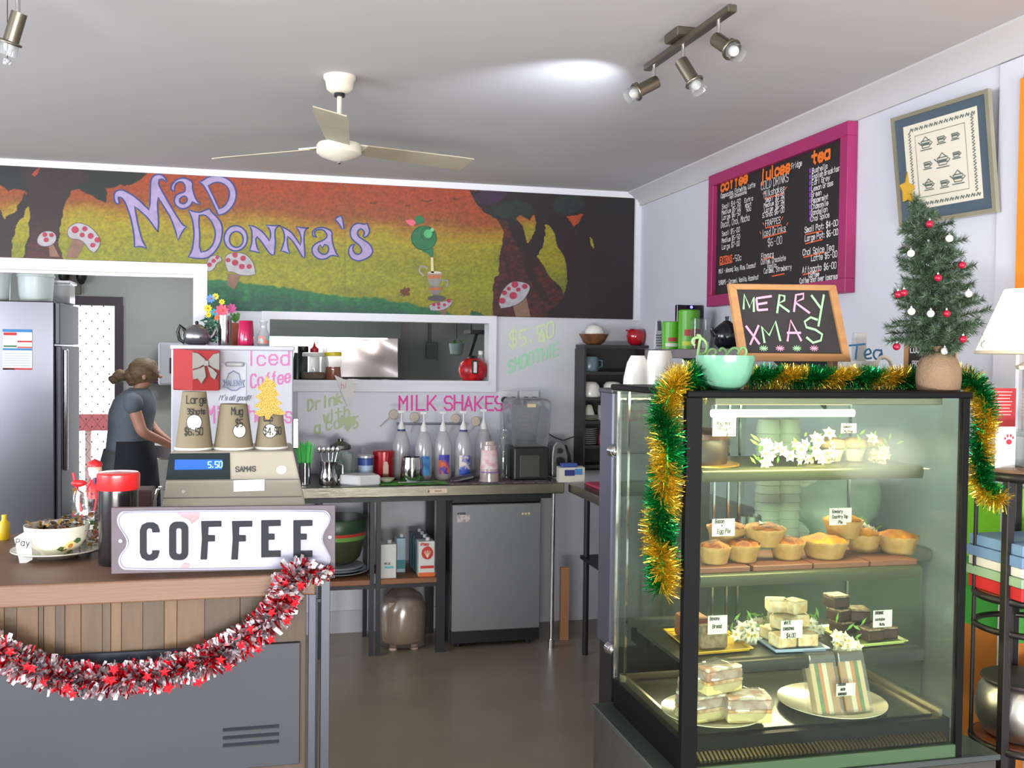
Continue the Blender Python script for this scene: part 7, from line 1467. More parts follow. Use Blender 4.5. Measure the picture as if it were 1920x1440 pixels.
# deck plates
DZ_ = .706
WP = mat('white_plate', (232, 226, 204), .15, coat=.5)
def oplate(nm, cx, cy, r, sx, label): return MB().lathe((cx, cy, DZ_), [(r * .55, 0), (r * .6, .003), (r * .9, .011), (r, .016), (r, .018), (r * .86, .012), (r * .5, .005), (.001, .005)], 56, sx=sx).build(nm, WP, None, smooth=60, loc=(cx, cy, DZ_), label=label, cat='plate')
oplate('round_plate', 1.125, 2.375, .132, 1, 'white plate of wrapped cakes on the case floor at the left'); oplate('oval_platter', 1.47, 2.375, .142, 1.0, 'large white oval platter under the sandwiches')
FILM = glass('cling_film', (246, 246, 246), .12, (225, 225, 225), gl=.12, rough=.12)
for i, (x, y, z, rz, tl_, lb) in enumerate([(1.075, 2.335, .0, .2, 0, 'wrapped cream cake piece at the lower left of the plate'), (1.185, 2.305, .0, -.2, 0, 'wrapped cream cake piece at the lower right of the plate'), (1.115, 2.335, .070, .25, .1, 'topmost wrapped cream cake piece with browned icing'), (1.12, 2.43, .0, 0, 0, 'wrapped cream cake piece at the back of the plate')]):
    t = thing('wrapped_cake', lb, 'cake', (x, y, DZ_ + .012 + z), 'wrapped cakes on the white plate'); zz = DZ_ + .012 + z
    slab('sponge', None, None, x - .056, x + .056, y - .036, y + .036, zz, .026, mat('sponge_yellow', (232, 218, 160), .7, c2=(222, 200, 140), scale=40), rz, t)
    slab('filling', None, None, x - .0565, x + .0565, y - .0365, y + .0365, zz + .026, .008, mat('jam_filling', (206, 132, 62), .5, c2=(236, 206, 150), scale=60, contrast=.2), rz, t, bev=.002)
    slab('upper_sponge', None, None, x - .056, x + .056, y - .036, y + .036, zz + .034, .024, mat('pinkish_icing', (206, 180, 168), .6, c2=(170, 120, 100), scale=34, contrast=.3), rz, t)
    slab('icing', None, None, x - .055, x + .055, y - .035, y + .035, zz + .058, .008, mat('icing_white', (238, 232, 222), .5, c2=(196, 150, 126), scale=40, contrast=.2), rz, t, bev=.003)
    mb = MB().ball((x, y, zz + .034), .072, .052, .044, 22, 12)
    for j, v in enumerate(mb.v): mb.v[j] = v + Vector((1, 1, 1)) * .006 * noise.noise(v * 50)
    for j, v in enumerate(mb.v):
        if v.z < zz + .001: mb.v[j].z = zz + .001
    mb.build('film', FILM, t, smooth=70)
# sandwich packs
for i, (px, lb) in enumerate([(1558, 'left half of the clear-packed sandwiches on the oval platter'), (1612, 'right half of the clear-packed sandwiches on the oval platter')]):
    c = aY(px, 1362, 2.28); t = thing('sandwich_pack', lb, 'sandwich', (c.x, 2.28, DZ_ + .012)); z0 = DZ_ + .014; k = mpp(c); w = 25 * k; h = 99 * k
    fill = [('bread_slice', mat('bread_white', (214, 190, 150), .8), -1, -.62), ('lettuce', mat('lettuce', (90, 130, 50), .6, c2=(60, 100, 40), scale=50, contrast=.3), -.62, -.3), ('carrot', mat('carrot', (200, 120, 56), .6), -.3, 0), ('egg', mat('egg_white', (220, 214, 190), .6), 0, .4), ('bread_slice', mat('bread_brown', (176, 136, 90), .8), .4, 1)]
    if i: fill = [(n, m_, -b, -a) for n, m_, a, b in fill][::-1]
    for n, m_, a, b in fill: MB().prism([(c.x + a * w, 2.285, z0), (c.x + b * w, 2.285, z0), (c.x + b * w, 2.34, z0 + h), (c.x + a * w, 2.34, z0 + h)], (0, .03, 0)).build(n, m_, t, fixn=True, bevel=.001)
    MB().prism([(c.x - w * 1.12, 2.275, z0), (c.x + w * 1.12, 2.275, z0), (c.x + w * 1.08, 2.33, z0 + h * 1.06), (c.x - w * 1.08, 2.33, z0 + h * 1.06)], (0, .055, 0)).build('clear_shell', glass('shell_clear', (250, 250, 250), .08, gl=.1), t, fixn=True, bevel=.003)
# paper cards
def card(px0, px1, py0, py1, Y, lines, label, z=None, tilt=0):
    a, b = aY(px0, py1, Y), aY(px1, py0, Y); t = MB().box(a.x, b.x, Y, Y + .001, a.z, b.z).build('price_card', PAPER, None, loc=((a.x + b.x) / 2, Y, a.z), label=label, cat='card')
    mb = MB(); k = mpp(a)
    for s, x, y, h in lines: p = aY(x, y, Y - .001); text(mb, s, p, XV, ZV, h * k, .0015, wr=.6, sp=.8, slant=.08, nrm=-YV, jit=.15)
    mb.build('handwriting', INK, t); return t
card(1336, 1380, 782, 818, 2.375, [('Ang-mary', 1344, 797, 8), ('Polenta', 1348, 808, 8), ('GF', 1362, 817, 5)], 'white card reading Polenta above the chocolate cake')
card(1577, 1606, 794, 812, 2.43, [('Savoury', 1580, 802, 5), ('Muffins', 1583, 811, 5)], 'white card reading Muffins behind the fogged glass')
card(1335, 1378, 972, 1006, 2.40, [('Bacon', 1341, 981, 7), ('+', 1352, 988, 5), ('Egg Pie', 1345, 1000, 8)], 'white card reading Bacon and Egg Pie')
card(1555, 1597, 952, 985, 2.45, [('Savoury', 1560, 962, 6), ('Country Top', 1560, 972, 6), ('Pie', 1572, 982, 6)], 'white card reading Country Top Pie on the raised yellow pie')
card(1327, 1364, 1153, 1190, 2.39, [('Banana', 1331, 1163, 6), ('Bread', 1336, 1178, 7)], 'white card reading Banana Bread'); card(1464, 1505, 1162, 1198, 2.355, [('WHITE', 1470, 1171, 6), ('CHRISTMAS', 1468, 1182, 5), ('$4.00', 1474, 1196, 8)], 'white card reading White Christmas $4')
card(1637, 1673, 1143, 1177, 2.385, [('BROWNIE', 1641, 1152, 5), ('contains', 1641, 1164, 5), ('Nuts', 1649, 1173, 5)], 'white card reading Brownie contains Nuts'); card(1568, 1604, 1280, 1306, 2.285, [('CHICKEN', 1571, 1286, 4.5), ('MAYO', 1576, 1295, 4.5), ('SANDWICH', 1571, 1304, 4.5)], 'white label stuck across the sandwich packs')
# ---------------------------------------------------------------- behind the case
pc = thing('grey_steel_cabinet', 'slate grey metal cabinet with chrome knobs behind the display case', 'cabinet', (1.14, 2.84, 0))
MB().box(.985, 1.30, 2.785, 2.90, .77, 1.53).build('body', mat('slate_steel', (92, 92, 106), .4, metal=.35, c2=(84, 82, 98), scale=3), pc, bevel=.005)
MB().box(.98, 1.305, 2.78, 2.905, 1.524, 1.538).build('top_edge', mat('slate_dark', (56, 56, 66), .4), pc, bevel=.003); MB().box(.985, 1.30, 2.782, 2.786, 1.346, 1.35).build('seam_line', DARK, pc)
MB().box(.995, 1.29, 2.79, 2.90, 0, .77).build('plinth', BLACK, pc)
for py in (845, 1216): p = aY(1143 if py < 900 else 1134, py, 2.78); p.x = max(p.x, .99); MB().cyl((p.x, 2.765, p.z), (p.x, 2.79, p.z), .017, .02, 18).ball((p.x, 2.765, p.z), .016, .011, .016, 16, 10).build('chrome_knob', CHROME, pc, smooth=50)
mb = MB(); text(mb, 'Young Juice', aY(1158, 754, 2.782), XV, ZV, .014, .003, slant=.2, wr=.7, nrm=-YV, jit=.2); mb.build('chalk_words', mat('faint_black', (40, 40, 48), .7), pc)
ZV_ = 1.538
for i, (px, w, h, prof, lb) in enumerate([(1195, 27, 60, [(27, 0), (26, 20), (20, 48), (13, 61), (12, 61)], 'left white ceramic vessel turned upside down behind the case'), (1236, 28, 70, [(28, 0), (27, 24), (25, 50), (21, 71), (20, 71)], 'tallest white ceramic vessel in the middle behind the case'), (1275, 26, 45, [(27, 0), (25, 20), (20, 44), (18, 46)], 'right white ceramic vessel beside the green tinsel')]):
    Yv = (2.86, 2.83, 2.86)[i]; lp(px, 725, Yv, ZV_, prof, PORC, 'ceramic_vessel', lb, 'vessel', n=32, smooth=60)
eb = thing('coffee_bench', 'low bench of cups seen through the back glass of the display case', 'bench', (1.8, 3.3, 0))
MB().box(1.40, XR - .01, 3.0, 3.6, .94, .98).build('worktop', STEEL, eb, bevel=.003); MB().box(1.42, XR - .02, 3.03, 3.58, 0, .94).build('bench_front', mat('bench_front_grey', (112, 124, 112), .5, c2=(96, 108, 98), scale=3), eb)
for i, (px, Y) in enumerate([(1437, 3.2), (1475, 3.2), (1512, 3.26)]):
    c = aY(px, 1000, Y); k = mpp(c)
    for j in range(14):
        if i == 2 and j > 9: break
        MB().lathe((c.x, Y, .98 + j * .03), [(.043, 0), (.045, .002), (.044, .006), (.036, .05), (.034, .05), (.001, .05)], 20).build('takeaway_cup', PORC if j % 1 else mat('cup_white', (214, 214, 206), .5), None, smooth=50, loc=(c.x, Y, .98 + j * .03), label='white takeaway cup, %s of the %s stack behind the pies' % (ORD[j], ['left', 'middle', 'short right'][i]), cat='cup', group='takeaway cups stacked behind the case')
lp(1405, 1000, 3.1, .98, [(22, 0), (22, 66), (20, 67), (20, 60)], STEEL, 'steel_canister', 'brushed steel canister behind the pies at the left', 'canister')
mb = MB().ball((2.0, 3.3, 1.10), .2, .16, .13, 26, 14)
for j, v in enumerate(mb.v):
    v = v + Vector((1, .6, 1)) * .05 * noise.noise(v * 9); v.z = max(v.z, .982); v.x = min(v.x, XR - .02); mb.v[j] = v
mb.build('reflection_form', mat('reflection_pale', (196, 206, 200), .35, c2=(170, 184, 176), scale=9), None, smooth=80, loc=(2.0, 3.3, .98), label='crumpled pale form standing in for a glass reflection behind the pies', cat='bag')  # pale shape modelled in place of a reflection in the case glass
# ================================================================ ON TOP OF THE CASE
ZT2 = CZ1
c = aY(1359, 733, 2.275); k = mpp(c); t = thing('green_bowl', 'pale green swirled glass bowl at the left end of the case top', 'bowl', (c.x, 2.275, ZT2))
n = 64; pr = [(20, 0), (26, 1), (40, 14), (49, 32), (53.5, 54), (54.5, 65), (53, 65), (51, 50), (40, 20), (20, 8)]; vs = []
for j, (r, h) in enumerate(pr):
    for i in range(n): a = 2 * pi * i / n; rr_ = r * (1 + (.022 * cos(16 * a + h * .12) if 1 < j < 5 else 0)); vs.append((c.x + rr_ * k * cos(a), 2.275 + rr_ * k * sin(a), ZT2 + h * k))
MB().add(vs, [(j * n + i, j * n + (i + 1) % n, (j + 1) * n + (i + 1) % n, (j + 1) * n + i) for j in range(len(pr) - 1) for i in range(n)] + [tuple(range(n))[::-1], tuple(range(9 * n, 10 * n))]).build('bowl_body', mat('jadeite', (112, 168, 140), .15, coat=.6), t, smooth=70)
# wire word Peace
wm_ = thing('peace_sign', 'curly green wire word PEACE standing behind the pale green bowl', 'ornament', tuple(aY(1300, 690, 2.37)))
def wp(x, y): return aY(x / 4.8 + 1040, y / 4.8 + 560, 2.37)
WGM = mat('wire_green', (120, 168, 106), .35, c2=(150, 190, 120), scale=60)
for P in ([(1280, 330), (1310, 340), (1300, 420), (1280, 600)], [(1230, 600), (1330, 600)], [(1260, 420), (1240, 390), (1250, 360), (1300, 350), (1350, 380), (1370, 440), (1350, 490), (1300, 500)], [(1355, 560), (1370, 500), (1400, 460), (1440, 460), (1450, 490), (1430, 510), (1410, 495)], [(1480, 480), (1500, 450), (1530, 460), (1550, 500), (1530, 540), (1490, 545)], [(1540, 550), (1560, 490), (1600, 450), (1640, 450), (1660, 480), (1640, 500)], [(1650, 540), (1690, 530), (1720, 500), (1720, 460), (1690, 440), (1660, 470)]):
    q, _ = spine([wp(x, y) for x, y in P], 24); MB().tube(q, .0038, n=8).build('wire_letter', WGM, wm_, smooth=60)
MB().box(wp(1230, 0).x, wp(1700, 0).x, 2.36, 2.38, ZT2, ZT2 + .012).tube([wp(1280, 600), Vector((wp(1280, 600).x, 2.37, ZT2))], .0038).tube([wp(1690, 530), Vector((wp(1690, 530).x, 2.37, ZT2))], .003).build('base_bar', WGM, wm_)
# MERRY XMAS chalkboard
Yw = 2.50; bd = thing('chalkboard_sign', 'small wood-framed chalkboard reading MERRY XMAS on the case top', 'sign', tuple(aY(1490, 680, Yw)))
PW = mat('pine_frame', (182, 136, 88), .55, c2=(162, 116, 72), scale=7, stretch=(1, 6, 6)); SL = mat('chalk_slate', (40, 36, 38), .8, c2=(50, 46, 48), scale=8)
def mp(x, y, d=.0): p = aY(x / 4.174 + 1160, y / 4.174 + 540, Yw); return Vector((p.x, Yw - d + (p.z - 1.62) * .12, p.z))
oq = [(888, -38), (1732, -28), (1812, 578), (950, 572)]; iq = [(948, 8), (1682, 16), (1752, 515), (1004, 508)]
MB().prism([mp(x, y, -.002) for x, y in iq], (0, .006, 0)).build('slate', SL, bd, fixn=True)
for i in range(4):
    j = (i + 1) % 4; MB().prism([mp(*oq[i], .006), mp(*oq[j], .006), mp(*iq[j], .006), mp(*iq[i], .006)], (0, .014, 0)).build('frame_rail', PW, bd, fixn=True, bevel=.0012)
CGN = mat('chalk_green', (160, 222, 160), .85); CPK = mat('chalk_pink', (236, 160, 186), .85)
li = 0
for m_, strokes in [(CGN, [[(1000, 165), (1012, 48), (1050, 150), (1085, 70), (1080, 185)]]), (CPK, [[(1105, 78), (1112, 175)], [(1105, 78), (1228, 60)], [(1112, 125), (1190, 112)], [(1112, 172), (1192, 165)]]), (CGN, [[(1262, 195), (1290, 50), (1330, 60), (1325, 95), (1275, 120), (1360, 185)]]), (CPK, [[(1395, 185), (1420, 50), (1480, 40), (1475, 80), (1410, 110), (1520, 195)]]), (CGN, [[(1540, 52), (1615, 165)], [(1640, 48), (1580, 300)]]),
    (CPK, [[(1010, 295), (1110, 440)], [(1112, 290), (1035, 445)]]), (CGN, [[(1150, 430), (1135, 300), (1190, 370), (1245, 260), (1275, 415)]]), (CPK, [[(1330, 418), (1365, 252), (1440, 415)], [(1330, 350), (1440, 350)]]), (CGN, [[(1578, 248), (1524, 228), (1474, 262), (1486, 306), (1556, 326), (1606, 362), (1592, 410), (1530, 428), (1480, 384)]])]:
    ml = MB()
    for st in strokes:
        li += 1; ribbon(ml, [mp(x, y, .0006 + li * .00003) for x, y in st], .0062, YV)
    ml.build('chalk_letter', m_, bd)
for (cx, m_) in ((1140, CGN), (1268, CPK), (1400, CGN), (1535, CPK)):
    ml = MB()
    for a in range(5): ang = a * pi / 5 + .3; li += 1; ribbon(ml, [mp(cx - 34 * cos(ang), 472 - 24 * sin(ang), .0006 + li * .00003), mp(cx + 34 * cos(ang), 472 + 24 * sin(ang), .0006 + li * .00003)], .0018, YV)
    ml.build('chalk_star', m_, bd)
for x in (1030, 1700): p = mp(x, 560, 0); MB().box(p.x - .008, p.x + .008, Yw + .003, Yw + .03, ZT2, p.z + .01).build('support_foot', WOOD, bd)
# white mug with wire word
t, x, k = base('white_mug', 'wide white mug with a large loop handle holding a blue wire word', 'mug', 1612, 720, 2.62, ZT2)
MB().lathe((x, 2.62, ZT2), [(24 * k, 0), (30 * k, 6 * k), (34 * k, 48 * k), (33 * k, 48 * k), (28 * k, 8 * k)], 32).build('mug_body', PORC, t, smooth=60)
q, _ = spine([(x + 30 * k, 2.62, ZT2 + 40 * k), (x + 44 * k, 2.62, ZT2 + 56 * k), (x + 62 * k, 2.62, ZT2 + 50 * k), (x + 66 * k, 2.62, ZT2 + 30 * k), (x + 50 * k, 2.62, ZT2 + 12 * k), (x + 28 * k, 2.62, ZT2 + 14 * k)], 24); MB().tube(q, 4 * k, n=10).build('handle', PORC, t, smooth=60)
q = aY(1596, 671, 2.62); tw = thing('tea_word', 'curly blue wire word standing in the white mug', 'ornament', (q.x, 2.62, q.z))
for P in ([(1592, 648), (1622, 645)], [(1607, 647), (1604, 674)], [(1622, 666), (1633, 662), (1629, 654), (1621, 661), (1624, 672), (1634, 671)], [(1650, 657), (1641, 657), (1638, 667), (1645, 674), (1651, 663)], [(1652, 655), (1655, 674)]):
    qq, _ = spine([aY(a, b, 2.62) for a, b in P], 14); MB().tube(qq, .003, n=6).build('wire_letter', mat('wire_blue', (40, 110, 150), .4), tw, smooth=60)
MB().box(aY(1600, 640, 2.72).x, aY(1622, 640, 2.72).x, 2.71, 2.73, ZT2, aY(1600, 624, 2.72).z).build('grey_packet', mat('packet_grey', (170, 174, 178), .5), None, loc=(aY(1610, 640, 2.72).x, 2.72, ZT2), bevel=.002, label='grey packet standing behind the white mug on the case', cat='packet')
# locally produced chalkboard
Yq = 2.42; a, b = aY(1702, 700, Yq), aY(1792, 634, Yq)
lb_ = thing('small_blackboard', 'small black sign lettered LOCALLY PRODUCED behind the tree', 'sign', ((a.x + b.x) / 2, Yq, ZT2)); MB().box(a.x, b.x, Yq, Yq + .012, ZT2, b.z).build('slate', SL, lb_, bevel=.001)
for xx in (a.x - .004, b.x): MB().box(xx, xx + .004, Yq - .002, Yq + .014, ZT2, b.z).build('edge', PW, lb_)
mb = MB(); text(mb, 'LOCALLY', aY(1707, 661, Yq - .001), XV, ZV, .017, .003, wr=.62, sp=1, nrm=-YV); text(mb, 'PRODUCED', aY(1710, 687, Yq - .001), XV, ZV, .015, .0026, wr=.5, sp=.8, nrm=-YV); mb.build('chalk_words', mat('chalk_white', (226, 224, 228), .8), lb_)
# ---------------------------------------------------------------- green and gold tinsel
TGN = mat('tinsel_green', (14, 150, 74), .22, metal=.9); TGD = mat('tinsel_gold', (240, 212, 84), .22, metal=.95)
two = lambda ph, f: (lambda u, a, r: 0 if sin(2 * pi * f * u + a * .9 + ph) > 0 else 1)
tinsel('tinsel_garland', 'green and gold tinsel hanging down the left side of the case', [aY(1340, 722, 2.33), aX(1290, 712, 1.0), aX(1262, 730, .945), aX(1246, 775, .925), aX(1252, 850, .92), aX(1244, 930, .92), aX(1236, 1000, .92), aX(1243, 1060, .92), aX(1240, 1105, .92)], .050, 8500, (.0016, .0016), [TGN, TGD], two(.8, 3.2), ['green_strips', 'gold_strips'], flat=.5)
tinsel('tinsel_garland', 'green and gold tinsel lying along the case top behind the signs', [Vector((aY(x, 715, 2.36).x, 2.36, ZT2 + .03)) for x in (1405, 1450, 1500, 1560, 1620, 1680, 1730)], .038, 5600, (.0016, .0016), [TGN, TGD], two(2.4, 3.4), ['green_strips', 'gold_strips'], flat=.5)
tinsel('tinsel_garland', 'green and gold tinsel falling over the right end of the case', [Vector((aY(1775, 710, 2.34).x, 2.34, ZT2 + .03)), aX(1818, 712, 1.79), aX(1846, 760, 1.80), aX(1842, 820, 1.79), aX(1836, 880, 1.79), aX(1850, 925, 1.80), aX(1878, 938, 1.84)], .040, 5000, (.0017, .0017), [TGN, TGD], two(.2, 2.0), ['green_strips', 'gold_strips'], flat=.5)
# ---------------------------------------------------------------- Christmas tree
Yx = 2.27; tr = thing('christmas_tree', 'small green Christmas tree in a burlap sack on the case top', 'christmas tree', (aY(1759, 733, Yx).x, Yx, ZT2))
c = aY(1759, 733, Yx); k = mpp(c)
n = 40; pr = [(33, 0), (39, 4), (41, 22), (40, 42), (33, 60), (20, 70), (10, 74), (14, 84)]; vs = []
for j, (r, h) in enumerate(pr):
    for i in range(n): a = 2 * pi * i / n; rr_ = r * (1 + .035 * sin(a * 9 + j) * (j > 3) + .01 * sin(a * 5)); vs.append((c.x + rr_ * k * cos(a), Yx + rr_ * k * sin(a) * .95, ZT2 + h * k))
MB().add(vs, [(j * n + i, j * n + (i + 1) % n, (j + 1) * n + (i + 1) % n, (j + 1) * n + i) for j in range(len(pr) - 1) for i in range(n)] + [tuple(range(n))[::-1]]).build('burlap_sack', mat('burlap', (142, 118, 92), .9, c2=(124, 100, 76), scale=14, bump=.7, bscale=160), tr, smooth=70)
tk = [aY(1759, 700, Yx), aY(1755, 640, Yx), aY(1750, 560, Yx), aY(1742, 480, Yx), aY(1725, 410, Yx), aY(1706, 362, Yx)]
tsp, _ = spine(tk, 60); MB().tube(tsp[::3] + [tsp[-1]], [.006 - .00018 * i for i in range(len(tsp[::3]) + 1)], n=8).build('trunk', mat('tree_stem', (60, 50, 36), .8), tr, smooth=60)
prof_l = np.array([(362, 4), (380, 10), (400, 24), (420, 36), (440, 66), (460, 74), (500, 84), (530, 82), (560, 80), (600, 98), (625, 96), (650, 70)], float); prof_r = np.array([(362, 6), (380, 18), (400, 34), (420, 50), (440, 78), (460, 80), (500, 84), (530, 88), (560, 92), (600, 104), (625, 92), (650, 62)], float)
nm1, nm2 = MB(), MB(); bm_ = MB(); nb = 150
def needles(P0_, P1_, cnt, ln):
    d = (P1_ - P0_); L = d.length; d.normalize(); e1 = d.orthogonal().normalized(); e2 = d.cross(e1)
    for i in range(cnt):
        u = R.random(); a = R.uniform(0, 2 * pi); b = P0_ + d * L * u; v = (e1 * cos(a) + e2 * sin(a) + d * R.uniform(.5, 1.1)).normalized() * ln * R.uniform(.7, 1.1) * (1.1 - .3 * u); s = v.cross(Vector((R.uniform(-1, 1), R.uniform(-1, 1), R.uniform(-1, 1)))).normalized() * .0010
        (nm1 if R.random() < .6 else nm2).add([b - s, b + s, b + v], [(0, 1, 2)])
for i in range(nb):
    f = (i + .5) / nb; py = 372 + (655 - 372) * f ** .8; u = (700 - py) / (700 - 362); sp0 = tsp[min(59, int(u * 59))]; a = i * 2.399963
    L = (np.interp(py, prof_r[:, 0], prof_r[:, 1]) if cos(a) > 0 else np.interp(py, prof_l[:, 0], prof_l[:, 1])) * k * R.uniform(.66, .96); L = max(L * 1.12 - .016, .008)
    if py > 420 : L *= (1.0 if R.random() < .8 else .72)
    d = Vector((cos(a), sin(a) * .85, R.uniform(.0, .45) - (.15 if py > 590 else 0))).normalized(); tip = sp0 + d * L; bm_.cyl(sp0, tip, .0016, .0008, 5); needles(sp0.lerp(tip, .12), tip, int(70 + 1900 * L), .026)
needles(sp0 := tk[0].lerp(tk[1], .6), tk[1], 60, .03); needles(tsp[50], tsp[59], 160, .022)
for ex, ey in ((1858, 606), (1648, 640), (1826, 636)): q0 = tsp[12]; q1 = aY(ex - (14 if ex > 1750 else -14), ey, Yx - .03); needles(q0.lerp(q1, .2), q1, 260, .026); bm_.cyl(q0, q1, .0016, .0008, 5)
GN1 = mat('pine_needle', (58, 84, 50), .7, c2=(40, 62, 38), scale=20); GN2 = mat('pine_needle_frosted', (116, 130, 118), .7, c2=(74, 98, 70), scale=20)
for x_, n_, m_ in ((bm_, 'branches', mat('branch_wire', (58, 62, 44), .8)), (nm1, 'needles', GN1), (nm2, 'needles', GN2)): x_.build(n_, m_, tr)['kind'] = 'stuff'
def sc_(x, y, d): return aY(x, y, Yx - d)
P = [(1702, 322), (1705, 343), (1716, 348), (1711, 362), (1716, 381), (1703, 374), (1694, 378), (1693, 360), (1687, 347), (1698, 342)]
MB().prism([sc_(x, y, .004) for x, y in P], (0, .004, 0)).build('star', mat('gold_star', (168, 130, 34), .4, metal=.4), None, fixn=True, loc=tuple(sc_(1703, 376, 0)), label='dull gold star on the tip of the small Christmas tree', cat='ornament')
RB_ = mat('bauble_red', (176, 30, 58), .2, metal=.4); WB_ = mat('bauble_white', (214, 212, 208), .3)
bl_ = [(1743, 420, 0, 'red bauble just below the tree tip'), (1804, 497, 0, 'red bauble at the right edge of the tree middle'), (1759, 521, 0, 'red bauble at the centre of the tree'), (1695, 549, 0, 'right one of two red baubles touching at the left of the tree'), (1684, 552, 0, 'left one of two red baubles touching at the left of the tree'), (1775, 588, 0, 'red bauble above the lowest tree branches'), (1681, 650, 0, 'red bauble hanging free at the lower left of the tree'), (1806, 636, 0, 'red bauble hanging below the lower right branch'),
       (1780, 447, 1, 'white bauble at the upper right of the tree'), (1708, 475, 1, 'white bauble at the upper left of the tree'), (1816, 551, 1, 'white bauble at the right edge of the tree'), (1709, 584, 1, 'white bauble at the lower left of the tree'), (1846, 646, 1, 'silver-white bauble hanging in front of the lampshade'), (1745, 588, 1, 'small white bauble near the trunk above the lowest branches'), (1771, 658, 1, 'white bauble just above the burlap sack')]
for (x, y, w, lbl) in bl_:
    dd = .10 if 1690 < x < 1830 and y < 645 else .03; p = aY(x, y, Yx - dd); r = 7 * mpp(p); t = thing('bauble', lbl, 'bauble', tuple(p), 'baubles on the Christmas tree'); MB().ball(p, r, n=18, k=12).build('ball', WB_ if w else RB_, t, smooth=180)
    MB().cyl(p + ZV * r * .9, p + ZV * r * 1.3, r * .28, n=10).tube([p + ZV * r * 1.2, p + ZV * r * 1.7, p + ZV * r * 3 + Vector((0, dd * .4, 0))], .0006, n=4).build('cap', CHROME, t)
# ================================================================ RIGHT WALL
XW = XR
# pink framed menu board
mn = thing('menu_board', 'large black menu chalkboard in a bright pink frame on the right wall', 'menu board', (XW, 4.12, 1.9))
y0, y1, z0, z1 = 3.515, 4.79, 1.896, 2.565; fw = .056
PKF2 = mat('pink_frame_paint', (160, 42, 98), .4, c2=(146, 36, 92), scale=3)
for (a, b, c_, d_) in ((y0, y1, z1 - fw, z1), (y0, y1, z0, z0 + fw), (y0, y0 + fw, z0 + fw, z1 - fw), (y1 - fw, y1, z0 + fw, z1 - fw)): MB().box(XW - .045, XW - .002, a, b, c_, d_).build('frame_rail', PKF2, mn, bevel=.002)
MB().box(XW - .022, XW - .004, y0 + fw * .9, y1 - fw * .9, z0 + fw * .9, z1 - fw * .9).build('black_board', mat('menu_black', (30, 26, 30), .6), mn)
XM = XW - .024; RTm = -YV
def mq(x, y): p = aX(x / 4 + 1320, y / 4 + 220, XM); return Vector((XM, p.y, p.z))
mb = MB(); KP = dict(nrm=(-1, 0, 0), jit=.12)
ORG = mat('menu_orange', (226, 112, 36), .6); MWH = mat('menu_white', (226, 222, 222), .7); MPU = mat('menu_purple', (120, 60, 160), .6)
def mt(mb, s, x0, y0, x1, h, th=.0029, wr=.7): text(mb, s, mq(x0, y0), RTm, ZV, h * .66, th, wr=wr, sp=1.1, fit=abs(mq(x1, y0).y - mq(x0, y0).y), **KP)
for s, x0, y0, x1 in (('coffee', 128, 556, 335), ('juices', 430, 478, 655), ('tea', 812, 350, 955)): mt(mb, s, x0, y0, x1, .072, .013)
mb.build('orange_headings', ORG, mn)
mb = MB()
for s, x0, y0, x1, h in [('Cappuccino, Flatwhite, Latte', 126, 608, 385, .034), ('Hot Chocolate', 195, 612, 322, .024), ('Small $4-50', 135, 690, 278, .034), ('Medium $5-00', 135, 732, 278, .034), ('Large $6-50', 135, 772, 278, .034), ('Extra', 305, 640, 370, .03), ('shot', 310, 676, 358, .03), ('50c', 318, 708, 358, .028), ('Decaf, Chai, Mocha', 130, 830, 345, .046), ('Small $5-00', 135, 892, 272, .034), ('Medium $5-50', 135, 942, 272, .034), ('Large $7-00', 135, 992, 272, .036), ('-50c', 218, 1082, 285, .042), ('MILK - Almond, Soy, Rice, Coconut', 112, 1172, 392, .032), ('SYRUPS - Caramel, Vanilla, Hazelnut', 112, 1258, 412, .032),
    ('Fridge', 658, 388, 738, .036), ('COLD DRINKS', 430, 546, 640, .055), ('Milkshakes', 450, 600, 608, .044), ('Small  $3-50', 462, 638, 606, .03), ('Medium $5-50', 452, 678, 606, .03), ('Large  $6-50', 455, 714, 606, .03), ('S.Shoc $6-00', 440, 755, 606, .032), ('FRAPPES', 462, 820, 578, .042), ('Iced Drinks', 440, 895, 618, .046), ('$6-00', 480, 968, 592, .05), ('Flavours', 432, 1060, 526, .036), ('Coffee, Chocolate', 430, 1104, 615, .034), ('Vanilla', 475, 1136, 545, .032), ('Caramel, Strawberry', 452, 1172, 660, .034)]: mt(mb, s, x0, y0, x1, h)
for i, (s, x1) in enumerate([('Bushells', 930), ('English Breakfast', 1030), ('Earl Grey', 950), ('Lemon Grass', 972), ('Green', 885), ('Peppermint', 935), ('Chamomile', 935), ('Dandelion', 930), ('Chai Spice', 945)]): mt(mb, s, 812 - i, 420 + i * 45.2, x1, .032)
for s, x0, y0, x1, h in [('Small Pot: $4-00', 757, 866, 1008, .036), ('Large Pot: $6-00', 757, 930, 1008, .036), ('Chai Spice Tea', 742, 1036, 978, .038), ('Latte $5-00', 805, 1078, 1004, .036), ('Affogato $6-00', 740, 1168, 998, .038), ('Coffee', 785, 1200, 868, .028), ('Coffee Shot over icecream', 720, 1246, 1012, .032)]: mt(mb, s, x0, y0, x1, h, .0036)
mb.build('white_writing', MWH, mn)
mb = MB(); mt(mb, 'EXTRAS', 120, 1096, 215, .045, .007)
for (xa, ya, xb, yb) in [(118, 1108, 215, 1085), (440, 905, 618, 858), (460, 830, 578, 806), (450, 612, 600, 568), (760, 880, 885, 852), (760, 948, 890, 915), (745, 1050, 905, 1012), (432, 1068, 522, 1048), (740, 1182, 868, 1150), (510, 1192, 605, 1172), (440, 575, 455, 560), (608, 540, 622, 520), (440, 790, 452, 806), (580, 770, 592, 745), (620, 810, 630, 788), (418, 855, 428, 875)]: ribbon(mb, [mq(xa, ya), mq(xb, yb)], .006, XV)
